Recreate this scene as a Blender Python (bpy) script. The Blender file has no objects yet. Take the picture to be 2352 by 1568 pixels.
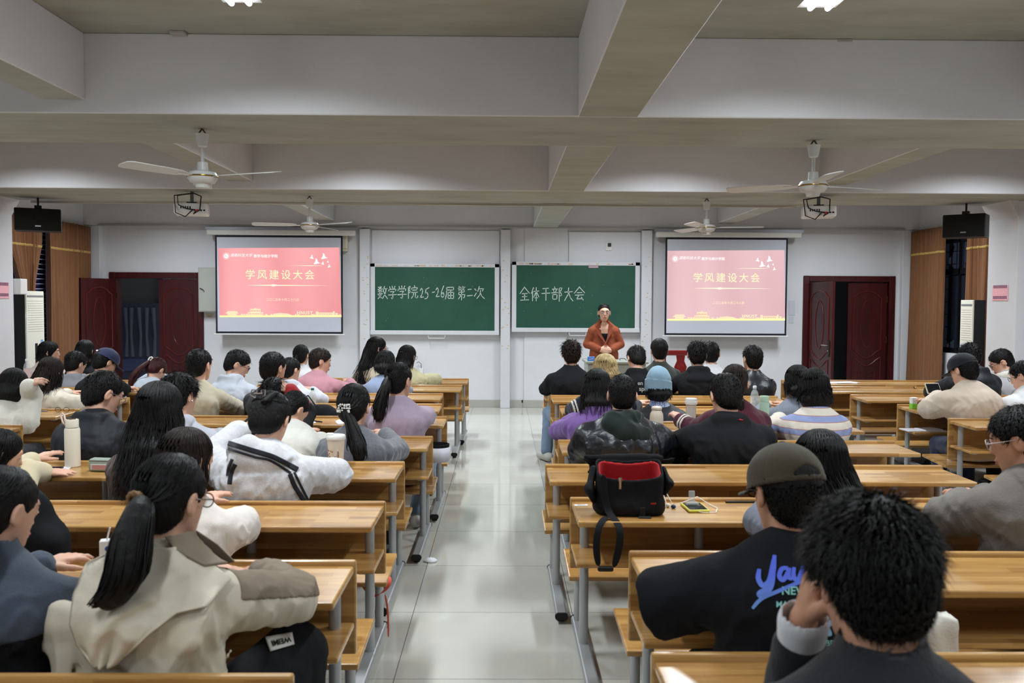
import bpy, bmesh, math, random
import numpy as np
from mathutils import Vector, Matrix, Euler
SC = bpy.context.scene
COL = SC.collection
PI = math.pi
RND = random.Random(7)

# ------------------------------------------------------------------ camera
F = 2003.0                      # focal length in pixels of the 2352 x 1568 frame
CAMZ = 1.60
cd = bpy.data.cameras.new('camera'); cam = bpy.data.objects.new('camera', cd); COL.objects.link(cam)
cd.sensor_width = 36.0; cd.lens = 36.0 * F / 2352.0; cd.clip_start = 0.05; cd.clip_end = 200
CAM_M = (Matrix.Rotation(-math.atan(21 / F), 4, 'Z') @ Matrix.Rotation(PI / 2 - math.atan(89 / F), 4, 'X')
         @ Matrix.Rotation(0.005, 4, 'Z'))
cam.matrix_world = Matrix.Translation((0, 0, CAMZ)) @ CAM_M
SC.camera = cam
cd.dof.use_dof = True; cd.dof.focus_distance = 9.0; cd.dof.aperture_fstop = 5.0

# ------------------------------------------------------------------ world, exposure
SC.view_settings.view_transform = 'Standard'
SC.view_settings.look = 'None'
SC.view_settings.gamma = 1.0
SC.view_settings.exposure = 0.12
SC.view_settings.use_curve_mapping = False
w = bpy.data.worlds.new('dusk'); SC.world = w; w.use_nodes = True
w.node_tree.nodes['Background'].inputs[0].default_value = (0.30, 0.36, 0.55, 1)
w.node_tree.nodes['Background'].inputs[1].default_value = 0.10

# ------------------------------------------------------------------ room lights (fluorescent fittings) and one added corridor fill
LAMP_X = (-4.55, -1.35, 1.62, 4.75)
LAMP_Y = (-2.2, 0.7, 3.95, 7.6, 11.3)
LAMP_W = {-2.2: 12, 0.7: 26, 3.95: 52, 7.6: 60, 11.3: 62}
CEIL_Z, BEAM_Z = 3.21, 2.73
def lamp(x, y, power, z=CEIL_Z - 0.115):   # the last one is an unseen fill light added in the corridor
    ld = bpy.data.lights.new('fluorescent_or_fill_light', 'AREA'); ld.shape = 'RECTANGLE'; ld.size = 0.16; ld.size_y = 1.2
    ld.energy = power; ld.color = (0.88, 0.95, 1.0); ld.spread = math.radians(157)
    o = bpy.data.objects.new('fluorescent_or_fill_light', ld); o.location = (x, y, z); COL.objects.link(o)
for _x in LAMP_X:
    for _y in LAMP_Y:
        lamp(_x, _y, LAMP_W[_y])
lamp(-4.6, 14.6, 16, 2.86)  # added fill, no fitting here; brightens the corridor behind the open doorway

# ------------------------------------------------------------------ pixel -> world
def at(px, py, Y=None, Z=None, X=None):
    d = CAM_M.to_3x3() @ Vector(((px - 1176) / F, -(py - 784) / F, -1.0))
    if Y is not None: t = Y / d.y
    elif Z is not None: t = (Z - CAMZ) / d.z
    else: t = X / d.x
    return Vector((d.x * t, d.y * t, CAMZ + d.z * t))

# ------------------------------------------------------------------ materials
def lin(c):
    c = c / 255.0
    return c / 12.92 if c <= 0.04045 else ((c + 0.055) / 1.055) ** 2.4
def rgb(r, g=None, b=None):
    if g is None: r, g, b = r
    return (lin(r), lin(g), lin(b), 1.0)
MATS = {}
def mat(name, col, rough=0.6, spec=0.4, metal=0.0, var=0.0, scale=8.0, stretch=(1, 1, 1), bump=0.0, bscale=None, emit=0.0,
        alpha=1.0, trans=0.0, coat=0.0, sheen=0.0, var2=None):
    key = name
    if key in MATS: return MATS[key]
    m = bpy.data.materials.new(name); m.use_nodes = True
    nt = m.node_tree; N = nt.nodes; L = nt.links
    b = N['Principled BSDF']
    c = rgb(col)
    b.inputs['Base Color'].default_value = c
    b.inputs['Roughness'].default_value = rough
    b.inputs['Specular IOR Level'].default_value = spec
    b.inputs['Metallic'].default_value = metal
    b.inputs['Alpha'].default_value = alpha
    b.inputs['Transmission Weight'].default_value = trans
    b.inputs['Coat Weight'].default_value = coat
    if sheen: b.inputs['Sheen Weight'].default_value = sheen
    if emit:
        b.inputs['Emission Color'].default_value = c
        b.inputs['Emission Strength'].default_value = emit
    if var or bump or var2:
        tc = N.new('ShaderNodeTexCoord'); mp = N.new('ShaderNodeMapping'); mp.inputs['Scale'].default_value = stretch
        L.new(tc.outputs['Object'], mp.inputs['Vector'])
    if var:
        nz = N.new('ShaderNodeTexNoise'); nz.inputs['Scale'].default_value = scale; nz.inputs['Detail'].default_value = 6
        nz.inputs['Roughness'].default_value = 0.62
        L.new(mp.outputs[0], nz.inputs['Vector'])
        cr = N.new('ShaderNodeValToRGB')
        cr.color_ramp.elements[0].position = 0.3; cr.color_ramp.elements[1].position = 0.72
        lo = rgb(var2) if var2 else tuple(max(0, v * (1 - var)) for v in c[:3]) + (1,)
        hi = tuple(min(1, v * (1 + var)) for v in c[:3]) + (1,)
        cr.color_ramp.elements[0].color = lo; cr.color_ramp.elements[1].color = hi if not var2 else c
        L.new(nz.outputs['Fac'], cr.inputs['Fac']); L.new(cr.outputs[0], b.inputs['Base Color'])
    if bump:
        n2 = N.new('ShaderNodeTexNoise'); n2.inputs['Scale'].default_value = bscale or scale * 3; n2.inputs['Detail'].default_value = 4
        L.new(mp.outputs[0], n2.inputs['Vector'])
        bm = N.new('ShaderNodeBump'); bm.inputs['Strength'].default_value = bump; bm.inputs['Distance'].default_value = 0.02
        L.new(n2.outputs['Fac'], bm.inputs['Height']); L.new(bm.outputs[0], b.inputs['Normal'])
    MATS[key] = m
    return m

M_WALL = mat('white plaster', (212, 212, 216), 0.75, 0.2, var=0.04, scale=1.6, bump=0.05, bscale=60)
M_CEIL = mat('dusty ceiling paint', (174, 177, 169), 0.85, 0.1, var=0.2, scale=2.2, stretch=(0.6, 1.8, 1), var2=(154, 155, 145), bump=0.05, bscale=40)
M_SILVER = mat('grey painted steel', (168, 170, 172), 0.32, 0.5, metal=0.35)
M_BLACKP = mat('black plastic', (14, 14, 15), 0.45)
M_WHITEP = mat('white plastic', (222, 222, 220), 0.4)
M_GREYP = mat('grey plastic', (120, 122, 124), 0.5)
M_ALU = mat('white aluminium', (206, 207, 212), 0.35, 0.5, var=0.03, scale=3)
M_PAPER = mat('paper', (225, 225, 232), 0.8, 0.2)
M_CHROME = mat('chrome', (200, 200, 200), 0.15, metal=1.0)
M_DOOR = mat('dark red wood', (62, 16, 18), 0.32, 0.5, var=0.35, scale=3, stretch=(6, 6, 0.6))
M_DOOR2 = mat('carved red wood', (84, 24, 24), 0.28, 0.5, var=0.3, scale=3, stretch=(6, 6, 0.6))
M_DARK = mat('dark void', (14, 12, 12), 0.9, 0.1)

def wood_mat():
    m = bpy.data.materials.new('rubberwood boards'); m.use_nodes = True
    nt = m.node_tree; N = nt.nodes; L = nt.links; b = N['Principled BSDF']
    tc = N.new('ShaderNodeTexCoord'); oi = N.new('ShaderNodeObjectInfo')
    ml = N.new('ShaderNodeVectorMath'); ml.operation = 'SCALE'; ml.inputs[0].default_value = (7.1, 3.3, 1.7); L.new(oi.outputs['Random'], ml.inputs['Scale'])
    ad = N.new('ShaderNodeVectorMath'); ad.operation = 'ADD'; L.new(tc.outputs['Object'], ad.inputs[0]); L.new(ml.outputs[0], ad.inputs[1])
    # finger-jointed strips: brick cells in the XY plane (z folded into y)
    sx = N.new('ShaderNodeSeparateXYZ'); L.new(ad.outputs[0], sx.inputs[0])
    ay = N.new('ShaderNodeMath'); ay.operation = 'ADD'; L.new(sx.outputs['Y'], ay.inputs[0]); L.new(sx.outputs['Z'], ay.inputs[1])
    cx = N.new('ShaderNodeCombineXYZ'); L.new(sx.outputs['X'], cx.inputs['X']); L.new(ay.outputs[0], cx.inputs['Y'])
    br = N.new('ShaderNodeTexBrick'); br.inputs['Scale'].default_value = 1.0; br.inputs['Brick Width'].default_value = 0.36
    br.inputs['Row Height'].default_value = 0.045; br.inputs['Mortar Size'].default_value = 0.0; br.offset = 0.37
    br.inputs['Color1'].default_value = (0, 0, 0, 1); br.inputs['Color2'].default_value = (1, 1, 1, 1)
    L.new(cx.outputs[0], br.inputs['Vector'])
    mp = N.new('ShaderNodeMapping'); mp.inputs['Scale'].default_value = (1.5, 22, 22); L.new(ad.outputs[0], mp.inputs['Vector'])
    nz = N.new('ShaderNodeTexNoise'); nz.inputs['Scale'].default_value = 2.4; nz.inputs['Detail'].default_value = 5; L.new(mp.outputs[0], nz.inputs['Vector'])
    mx = N.new('ShaderNodeMath'); mx.operation = 'MULTIPLY_ADD'; mx.inputs[1].default_value = 0.42; L.new(br.outputs['Color'], mx.inputs[0])
    m2 = N.new('ShaderNodeMath'); m2.operation = 'MULTIPLY'; m2.inputs[1].default_value = 0.75; L.new(nz.outputs['Fac'], m2.inputs[0]); L.new(m2.outputs[0], mx.inputs[2])
    cr = N.new('ShaderNodeValToRGB'); e = cr.color_ramp.elements
    e[0].position = 0.12; e[0].color = rgb(124, 85, 43); e[1].position = 0.85; e[1].color = rgb(192, 150, 90)
    k = cr.color_ramp.elements.new(0.5); k.color = rgb(166, 122, 66)
    L.new(mx.outputs[0], cr.inputs['Fac']); L.new(cr.outputs[0], b.inputs['Base Color'])
    b.inputs['Roughness'].default_value = 0.32; b.inputs['Specular IOR Level'].default_value = 0.5
    b.inputs['Coat Weight'].default_value = 0.3; b.inputs['Coat Roughness'].default_value = 0.15
    return m
M_WOOD = wood_mat()

def floor_mat():
    m = bpy.data.materials.new('polished floor tiles'); m.use_nodes = True
    nt = m.node_tree; N = nt.nodes; L = nt.links; b = N['Principled BSDF']
    tc = N.new('ShaderNodeTexCoord'); mp = N.new('ShaderNodeMapping'); mp.inputs['Location'].default_value = (0.456, -0.045 + 0.4, 0)
    L.new(tc.outputs['Object'], mp.inputs['Vector'])
    br = N.new('ShaderNodeTexBrick'); br.offset = 0.0; br.inputs['Scale'].default_value = 1.0
    br.inputs['Brick Width'].default_value = 0.82; br.inputs['Row Height'].default_value = 0.80; br.inputs['Mortar Size'].default_value = 0.0018
    br.inputs['Mortar Smooth'].default_value = 0.2
    br.inputs['Color1'].default_value = rgb(196, 194, 184); br.inputs['Color2'].default_value = rgb(190, 189, 180); br.inputs['Mortar'].default_value = rgb(84, 80, 74)
    L.new(mp.outputs[0], br.inputs['Vector'])
    nz = N.new('ShaderNodeTexNoise'); nz.inputs['Scale'].default_value = 5; nz.inputs['Detail'].default_value = 5; L.new(tc.outputs['Object'], nz.inputs['Vector'])
    mr = N.new('ShaderNodeMapRange'); mr.inputs['To Min'].default_value = 0.92; mr.inputs['To Max'].default_value = 1.05; L.new(nz.outputs['Fac'], mr.inputs['Value'])
    mm = N.new('ShaderNodeMix'); mm.data_type = 'RGBA'; mm.blend_type = 'MULTIPLY'; mm.inputs['Factor'].default_value = 1.0
    L.new(br.outputs['Color'], mm.inputs['A']); L.new(mr.outputs[0], mm.inputs['B']); L.new(mm.outputs['Result'], b.inputs['Base Color'])
    b.inputs['Roughness'].default_value = 0.07; b.inputs['Specular IOR Level'].default_value = 0.6
    return m
M_FLOOR = floor_mat()

# ------------------------------------------------------------------ object helpers
def mesh_obj(name, verts, faces, m, parent=None, smooth=False):
    me = bpy.data.meshes.new(name); me.from_pydata(verts, [], faces); me.update()
    if m is not None: me.materials.append(m)
    if smooth: me.shade_smooth()
    o = bpy.data.objects.new(name, me); COL.objects.link(o)
    if parent is not None: o.parent = parent
    return o
def tag(o, label, cat, group=None, kind=None):
    o['label'] = label; o['category'] = cat
    if group: o['group'] = group
    if kind: o['kind'] = kind
    return o
def struct(o):
    o['kind'] = 'structure'; return o
def empty(name, loc, rz=0.0):
    o = bpy.data.objects.new(name, None); COL.objects.link(o); o.location = loc; o.rotation_euler = (0, 0, rz)
    o.empty_display_size = 0.1
    return o
class MB:
    """collects shapes, builds them as one mesh object"""
    def __init__(s): s.bm = bmesh.new()
    def box(s, lo, hi, bev=0.0, M=None, seg=2):
        r = bmesh.ops.create_cube(s.bm, size=1.0); vs = r['verts']
        lo = Vector(lo); hi = Vector(hi); c = (lo + hi) / 2; d = hi - lo
        for v in vs: v.co = Vector((v.co.x * d.x, v.co.y * d.y, v.co.z * d.z)) + c
        if bev:
            es = list({e for v in vs for e in v.link_edges})
            q = bmesh.ops.bevel(s.bm, geom=es, offset=bev, segments=seg, affect='EDGES', profile=0.5)
            vs = list({v for f in q['faces'] for v in f.verts} | {v for v in vs if v.is_valid})
        if M is not None:
            for v in vs: v.co = M @ v.co
        return s
    def tube(s, pts, r, n=10, cap=True):
        pts = [Vector(p) for p in pts]; k = len(pts)
        rs = r if isinstance(r, (list, tuple)) else [r] * k
        rings = []; up = None
        for i, p in enumerate(pts):
            t = (pts[min(i + 1, k - 1)] - pts[max(i - 1, 0)])
            if t.length < 1e-9: t = Vector((0, 0, 1))
            t.normalize()
            if up is None: up = t.orthogonal().normalized()
            else:
                up = up - t * up.dot(t)
                up = up.normalized() if up.length > 1e-6 else t.orthogonal().normalized()
            q = t.cross(up)
            rings.append([s.bm.verts.new(p + (up * math.cos(a) + q * math.sin(a)) * rs[i]) for a in [2 * PI * j / n for j in range(n)]])
        for a, b in zip(rings, rings[1:]):
            for j in range(n): s.bm.faces.new((a[j], a[(j + 1) % n], b[(j + 1) % n], b[j]))
        if cap:
            s.bm.faces.new(rings[0][::-1]); s.bm.faces.new(rings[-1])
        return s
    def lathe(s, prof, n=20, M=None, cap=True):
        rings = []
        for r, z in prof:
            rings.append([s.bm.verts.new((r * math.cos(2 * PI * j / n), r * math.sin(2 * PI * j / n), z)) for j in range(n)])
        for a, b in zip(rings, rings[1:]):
            for j in range(n): s.bm.faces.new((a[j], a[(j + 1) % n], b[(j + 1) % n], b[j]))
        if cap:
            s.bm.faces.new(rings[0][::-1]); s.bm.faces.new(rings[-1])
        if M is not None:
            for rg in rings:
                for v in rg: v.co = M @ v.co
        return s
    def prism(s, poly, ext, M=None):
        """poly: list of 3D points (planar), ext: extrusion vector"""
        a = [s.bm.verts.new(p) for p in poly]; e = Vector(ext)
        b = [s.bm.verts.new(Vector(p) + e) for p in poly]
        n = len(a)
        s.bm.faces.new(a[::-1]); s.bm.faces.new(b)
        for j in range(n): s.bm.faces.new((a[j], a[(j + 1) % n], b[(j + 1) % n], b[j]))
        if M is not None:
            for v in a + b: v.co = M @ v.co
        return s
    def ball(s, c, r, n=12):
        rr = r if isinstance(r, (tuple, list)) else (r, r, r)
        q = bmesh.ops.create_uvsphere(s.bm, u_segments=n, v_segments=max(6, n // 2 + 2), radius=1.0)
        for v in q['verts']: v.co = Vector((v.co.x * rr[0], v.co.y * rr[1], v.co.z * rr[2])) + Vector(c)
        return s
    def build(s, name, m, parent=None, smooth=False, label=None):
        bmesh.ops.recalc_face_normals(s.bm, faces=s.bm.faces[:])
        me = bpy.data.meshes.new(name); s.bm.to_mesh(me); s.bm.free()
        if m is not None: me.materials.append(m)
        if smooth: me.shade_auto_smooth(angle=math.radians(40)) if hasattr(me, 'shade_auto_smooth') else smooth_by_angle(me)
        o = bpy.data.objects.new(name, me); COL.objects.link(o)
        if parent is not None: o.parent = parent
        if label: o['label'] = label
        return o
def smooth_by_angle(me, ang=math.radians(40)):
    me.shade_smooth()
    bm = bmesh.new(); bm.from_mesh(me)
    for e in bm.edges:
        if len(e.link_faces) == 2 and e.calc_face_angle(0) > ang: e.smooth = False
    bm.to_mesh(me); bm.free()
def copy_tree(o, parent=None):
    c = o.copy(); COL.objects.link(c)
    if parent is not None: c.parent = parent
    for ch in list(o.children): copy_tree(ch, c)
    return c
def local(o, root):
    """keep geometry given in world space under a root placed elsewhere"""
    inv = root.matrix_basis.inverted() if root.parent is None else root.matrix_basis.inverted()
    o.data.transform(inv); return o
def text_mesh(name, body, size, m, M, parent=None, extrude=0.0005, align='CENTER', shear=0.0, offset=0.0, space=1.0):
    cu = bpy.data.curves.new(name, 'FONT'); cu.body = body; cu.size = size; cu.align_x = align; cu.align_y = 'CENTER'
    cu.extrude = extrude; cu.shear = shear; cu.offset = offset; cu.resolution_u = 3; cu.space_character = space
    t = bpy.data.objects.new(name, cu); COL.objects.link(t)
    dg = bpy.context.evaluated_depsgraph_get(); me = bpy.data.meshes.new_from_object(t.evaluated_get(dg))
    bpy.data.objects.remove(t); bpy.data.curves.remove(cu)
    me.transform(M); me.materials.clear(); me.materials.append(m)
    o = bpy.data.objects.new(name, me); COL.objects.link(o)
    if parent is not None: o.parent = parent
    return o
FACE_CAM = Matrix(((1, 0, 0, 0), (0, 0, -1, 0), (0, 1, 0, 0), (0, 0, 0, 1)))   # text plane -> world XZ, readable from -Y
# ================================================================== ROOM
D = 13.30
XW = 6.28
def S(name, lo, hi, m, bev=0.0):
    return struct(MB().box(lo, hi, bev).build(name, m))
fl = S('floor', (-7.2, -4.2, -0.12), (7.2, 16.2, 0.0), M_FLOOR)
ce = S('ceiling', (-6.6, -4.2, CEIL_Z), (6.6, 13.7, CEIL_Z + 0.15), M_CEIL)
struct(MB().box((-6.6, -4.35, 0), (6.6, -4.2, 3.3)).build('wall_back', M_WALL))
def beam(name, lo, hi):
    o = MB().box(lo, hi, 0.006, seg=1).build(name, M_WALL)
    o.data.materials.append(M_CEIL)
    for p in o.data.polygons:
        if p.normal.z < -0.9: p.material_index = 1
    return struct(o)
XB = (0.45, 0.815)
YA, YB = (5.35, 6.34), (8.88, 9.97)
beam('ceiling_beam', (-6.4, YA[0], BEAM_Z), (6.4, YA[1], CEIL_Z))
beam('ceiling_beam', (-6.4, YB[0], BEAM_Z), (6.4, YB[1], CEIL_Z))
beam('ceiling_beam', (-6.4, 13.16, BEAM_Z), (6.4, 13.6, CEIL_Z))
beam('ceiling_beam', (-6.4, 1.6, BEAM_Z + 0.003), (6.4, 2.3, CEIL_Z)) if False else None
for (a, b) in ((-4.2, YA[0]), (YA[1], YB[0]), (YB[1], 13.16)):
    beam('ceiling_beam', (XB[0], a, BEAM_Z), (XB[1], b, CEIL_Z))
    beam('ceiling_beam', (-2.78, a, 2.81), (-2.53, b, CEIL_Z))
    beam('ceiling_beam', (3.22, a, 2.81), (3.48, b, CEIL_Z))
# side walls with window openings between the piers
WZ0, WZ1 = 0.92, 2.55
WIN = ((6.6, 9.0), (10.35, 12.75))
for sgn, nm in ((-1, 'left'), (1, 'right')):
    def wx(a, b): return (min(sgn * a, sgn * b), max(sgn * a, sgn * b))
    x0, x1 = wx(XW, XW + 0.25)
    mb = MB()
    mb.box((x0, -4.2, 0), (x1, 13.7, WZ0)); mb.box((x0, -4.2, WZ1), (x1, 13.7, CEIL_Z))
    ys = [-4.2, WIN[0][0], WIN[0][1], WIN[1][0], WIN[1][1], 13.7]
    for a, b in ((ys[0], ys[1]), (ys[2], ys[3]), (ys[4], ys[5])): mb.box((x0, a, WZ0), (x1, b, WZ1))
    struct(mb.build('wall_' + nm, M_WALL))
    # piers under the cross beams with their small haunches
    for (a, b) in ((9.40, YB[1]), (5.5, 6.2)):
        p0, p1 = wx(5.555, XW)
        mb = MB().box((p0, a, 0), (p1, b, BEAM_Z), 0.006, seg=1)
        xi = sgn * 5.555
        mb.prism([(xi, a, BEAM_Z), (xi - sgn * 0.09, a, BEAM_Z), (xi, a, BEAM_Z - 0.17)], (0, b - a, 0))
        struct(mb.build('wall_pier', M_WALL))
    p0, p1 = wx(6.06, XW)
    struct(MB().box((p0, 13.2, 0), (p1, 13.32, BEAM_Z), 0.005, seg=1).build('wall_pier', M_WALL))
# front wall around its two doorways
def fx(px, Y=D): return at(px, 700, Y=Y).x
def fz(py, px=1160, Y=D): return at(px, py, Y=Y).z
DL0, DL1 = fx(258), fx(463)
DR0, DR1 = fx(1849), fx(2049)
DZ = fz(631, 360) ; DZR = fz(638, 1950)
DT = (DZ + DZR) / 2
mb = MB()
for a, b in ((-XW, DL0), (DL1, DR0), (DR1, XW)): mb.box((a, D, 0), (b, D + 0.2, BEAM_Z))
mb.box((DL0, D, DT), (DL1, D + 0.2, BEAM_Z)); mb.box((DR0, D, DT), (DR1, D + 0.2, BEAM_Z))
struct(mb.build('wall_front', M_WALL))
c0, c1 = fx(1204), fx(1303)
struct(MB().box((c0, D - 0.018, 0), (c1, D, BEAM_Z), 0.004, seg=1).build('wall_column', M_WALL))
# thin ledge under the front beam
struct(MB().box((-6.05, 13.13, 2.715), (6.05, 13.17, 2.745), 0.003, seg=1).build('trim_1', mat('grey ledge', (160, 158, 156), 0.7)))
M_BASE = mat('grey skirting tile', (170, 168, 162), 0.3, var=0.05, scale=4)
mb = MB()
for a, b in ((-6.05, DL0 - 0.07), (DL1 + 0.07, c0), (c1, DR0 - 0.07), (DR1 + 0.07, 6.05)): mb.box((a, D - 0.014, 0), (b, D, 0.115), 0.003, seg=1)
mb.box((c0 - 0.01, D - 0.03, 0), (c1 + 0.01, D - 0.018, 0.115), 0.003, seg=1)
struct(mb.build('baseboard_front', M_BASE))
# corridor seen through the doorways
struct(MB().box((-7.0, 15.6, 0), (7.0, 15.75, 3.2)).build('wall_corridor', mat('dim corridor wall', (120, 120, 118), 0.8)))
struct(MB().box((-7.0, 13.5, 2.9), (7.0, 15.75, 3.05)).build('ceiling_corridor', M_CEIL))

# ------------------------------------------------------------------ doors
def door_carving(ring, w, h, m, y):
    top = h - 0.13; mid = h * 0.42
    n = 12
    arch = [(m + (w - 2 * m) * t, y, top - 0.10 + 0.10 * math.sin(PI * t) ** 0.7 if 0.12 < t < 0.88 else top - 0.10 + 0.10 * math.sin(PI * t) ** 1.2) for t in [i / n for i in range(n + 1)]]
    bot = [(m + (w - 2 * m) * t, y, mid + 0.10 - 0.13 * math.sin(PI * t) ** 1.5) for t in [1 - i / n for i in range(n + 1)]]
    ring(arch + bot)
    cx, cz = w / 2, (top + mid) / 2 - 0.01
    ring([(cx + w * 0.17 * math.cos(2 * PI * i / 24), y, cz + 0.36 * math.sin(2 * PI * i / 24)) for i in range(24)], 0.008)
    a2 = [(m + (w - 2 * m) * t, y, mid - 0.02 - 0.13 * math.sin(PI * t) ** 1.5) for t in [i / n for i in range(n + 1)]]
    ring(a2 + [(w - m, y, 0.16), (m, y, 0.16)])
    ring([(m + 0.09, y, 0.24), (w - m - 0.09, y, 0.24), (w - m - 0.09, y, mid - 0.24), (cx, y, mid - 0.29), (m + 0.09, y, mid - 0.24)], 0.008)
def door_leaf(root, w, h, handle_side, hand=True):
    """leaf in local space: hinge at x=0, room side faces -y"""
    MB().box((0, -0.022, 0.01), (w, 0.022, h), 0.004, seg=1).build('leaf_panel', M_DOOR, root)
    mo = MB()
    def ring(pts, r=0.011):
        mo.tube(pts + [pts[0]], r, n=6, cap=False)
    m = w * 0.14
    for y in (-0.024, 0.024): door_carving(ring, w, h, m, y)
    mo.build('carved_moulding', M_DOOR2, root, smooth=True)
    for z in (0.25, h * 0.55, h - 0.25):
        MB().box((-0.006, -0.03, z - 0.05), (0.012, 0.03, z + 0.05)).build('hinge', mat('brass', (150, 120, 70), 0.3, metal=1), root)
    if hand:
        xh = w - 0.07
        pl = MB().box((xh - 0.025, -0.032, 0.83), (xh + 0.025, -0.022, 1.07), 0.004, seg=1).build('lock_plate', M_BLACKP, root)
        MB().tube([(xh, -0.03, 1.0), (xh, -0.075, 1.0), (xh - 0.11, -0.08, 1.0)], 0.009, n=8).build('door_handle', M_CHROME, pl, smooth=True)
        MB().lathe([(0.012, 0), (0.012, 0.012)], M=Matrix.Translation((xh, -0.03, 0.92)) @ Matrix.Rotation(PI / 2, 4, 'X')).build('keyhole', M_CHROME, pl)
def doorway(name, x0, x1, h):
    fr = empty(name, ((x0 + x1) / 2, D, 0)); struct(fr)
    cxx = (x0 + x1) / 2
    mb = MB(); t = 0.075
    mb.box((x0 - cxx - 0.035, -0.03, 0), (x0 - cxx + t - 0.02, 0.2, h + 0.035), 0.006, seg=1)
    mb.box((x1 - cxx - t + 0.02, -0.03, 0), (x1 - cxx + 0.035, 0.2, h + 0.035), 0.006, seg=1)
    mb.box((x0 - cxx + t - 0.02, -0.028, h - t + 0.02), (x1 - cxx - t + 0.02, 0.198, h + 0.033), 0.006, seg=1)
    mb.build('door_frame', M_DOOR, fr)
    return fr
doorway('door_1', DL0, DL1, DT); doorway('door_2', DR0, DR1, DT)
HL = DT - 0.07
def leaf(name, hinge, ang, w, label, mirror=False, hand=True):
    r = empty(name, hinge, ang)
    door_leaf(r, w, HL, 1, hand)
    if mirror: r.scale = (-1, 1, 1)
    tag(r, label, 'door')
    return r
leaf('door_leaf', (fx(455), D + 0.03, 0.0), 0, fx(455) - fx(364), 'closed carved dark red leaf beside the grey electrical cabinet', mirror=True, hand=False)
_a = Vector((fx(268), D - 0.04, 0)); _b = at(187, 700, Y=12.72)
leaf('door_leaf', _a, math.atan2(_b.y - _a.y, _b.x - _a.x), 0.62, 'dark red leaf swung fully open in front of the brown curtain')
_a = Vector((fx(1858), D - 0.01, 0)); _b = at(1915, 700, Y=12.60)
leaf('door_leaf', _a, math.atan2(_b.y - _a.y, _b.x - _a.x), 0.70, 'half open dark red leaf with a black lock plate and lever handle')
leaf('door_leaf', (fx(2038), D + 0.03, 0.0), 0, fx(2038) - fx(1948), 'closed carved dark red leaf beside the front right corner curtain', mirror=True, hand=False)
# corridor gate with hanging plastic behind the open doorway
gt = empty('corridor_gate', (at(320, 700, Y=15.4).x, 15.45, 0))
gw = 0.36
MB().box((-gw - 0.05, -0.03, 0), (gw + 0.05, 0.03, 1.56), 0.01, seg=1).build('gate_panel', mat('blue grey steel gate', (88, 92, 112), 0.35, metal=0.2, var=0.2, scale=3), gt)
mbs = MB()
for i, xx in enumerate((-0.24, -0.13, 0.0, 0.14, 0.25)):
    mbs.tube([(xx, -0.04, 0.62), (xx + 0.02 * (-1) ** i, -0.05, 1.0), (xx - 0.01, -0.045, 1.48)], [0.03, 0.022, 0.035], n=8)
mbs.build('plastic_strip', mat('clear plastic strip', (150, 156, 172), 0.1, 0.8, alpha=0.45), gt, smooth=True)
MB().box((gw + 0.06, -0.05, 0), (gw + 0.16, 0.04, 2.2)).build('gate_post', mat('pale post', (130, 138, 156), 0.5), gt)
MB().box((-gw, -0.045, 0.36), (gw, -0.03, 0.58), 0.01, seg=1).build('gate_rail', mat('blue plastic sheet', (92, 100, 134), 0.3), gt)
tag(gt, 'blue grey corridor gate with hanging plastic strips beyond the open door', 'gate')

# ------------------------------------------------------------------ windows, curtains, air conditioners
M_WFRAME = mat('dark window frame', (26, 26, 30), 0.4, metal=0.4)
M_GLASS = mat('window glass', (50, 56, 70), 0.05, 0.6, alpha=0.35)
for wi, (sgn, (a, b)) in enumerate(((-1, WIN[1]), (1, WIN[1]), (-1, WIN[0]), (1, WIN[0]))):
    r = empty('window_%d' % (wi + 1), (sgn * (XW + 0.12), (a + b) / 2, WZ0)); struct(r)
    hw = (b - a) / 2; hh = WZ1 - WZ0
    mb = MB(); f = 0.035
    for y0, y1 in ((-hw, -hw + 2 * f), (hw - 2 * f, hw), (-f, f), (-hw / 2 - f / 2, -hw / 2 + f / 2), (hw / 2 - f / 2, hw / 2 + f / 2)): mb.box((-0.03, y0, 0), (0.03, y1, hh))
    for z0, z1 in ((0, 2 * f), (hh - 2 * f, hh), (hh * 0.68, hh * 0.68 + 2.4 * f)): mb.box((-0.03, -hw, z0), (0.03, hw, z1))
    mb.build('window_frame', M_WFRAME, r)
    MB().box((-0.004, -hw + f, f), (0.004, hw - f, hh - f)).build('window_pane', M_GLASS, r)
    mb = MB()
    for i in range(1, 9): mb.box((sgn * 0.1 - 0.006, -hw, hh * i / 9 - 0.006), (sgn * 0.1 + 0.006, hw, hh * i / 9 + 0.006))
    for i in range(1, 17): mb.box((sgn * 0.1 - 0.006, -hw + 2 * hw * i / 17 - 0.006, 0), (sgn * 0.1 + 0.006, -hw + 2 * hw * i / 17 + 0.006, hh))
    mb.build('security_grille', M_WFRAME, r)
# dusk garden outside the right side windows, and light metal louvres on the left ones
og = MB()
rr = random.Random(3)
for i in range(240):
    y = rr.uniform(8, 24); z = rr.uniform(0.2, 4.2); s = rr.uniform(0.12, 0.4)
    og.ball((rr.uniform(8.6, 11.5), y, z), (s, s, s * 0.7), 6)
g = og.build('garden_foliage', mat('dark green leaves', (38, 52, 34), 0.7, var=0.5, scale=3)); tag(g, 'dark dusk trees and shrubs outside the barred side window', 'foliage', kind='stuff')
sh = empty('louvre_blind', (-XW - 0.02, 11.6, WZ0))
mb = MB()
for i in range(24):
    mb.box((-0.02, -1.1, 0.03 + i * 0.067), (0.02, 1.1, 0.036 + i * 0.067), M=None)
mb.build('louvre_slats', mat('bright louvre', (210, 215, 255), 0.4), sh)
MB().box((-0.07, -1.15, 0), (-0.06, 1.15, 1.62)).build('louvre_backing', mat('violet dusk backing', (84, 82, 112), 0.6), sh)
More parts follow.
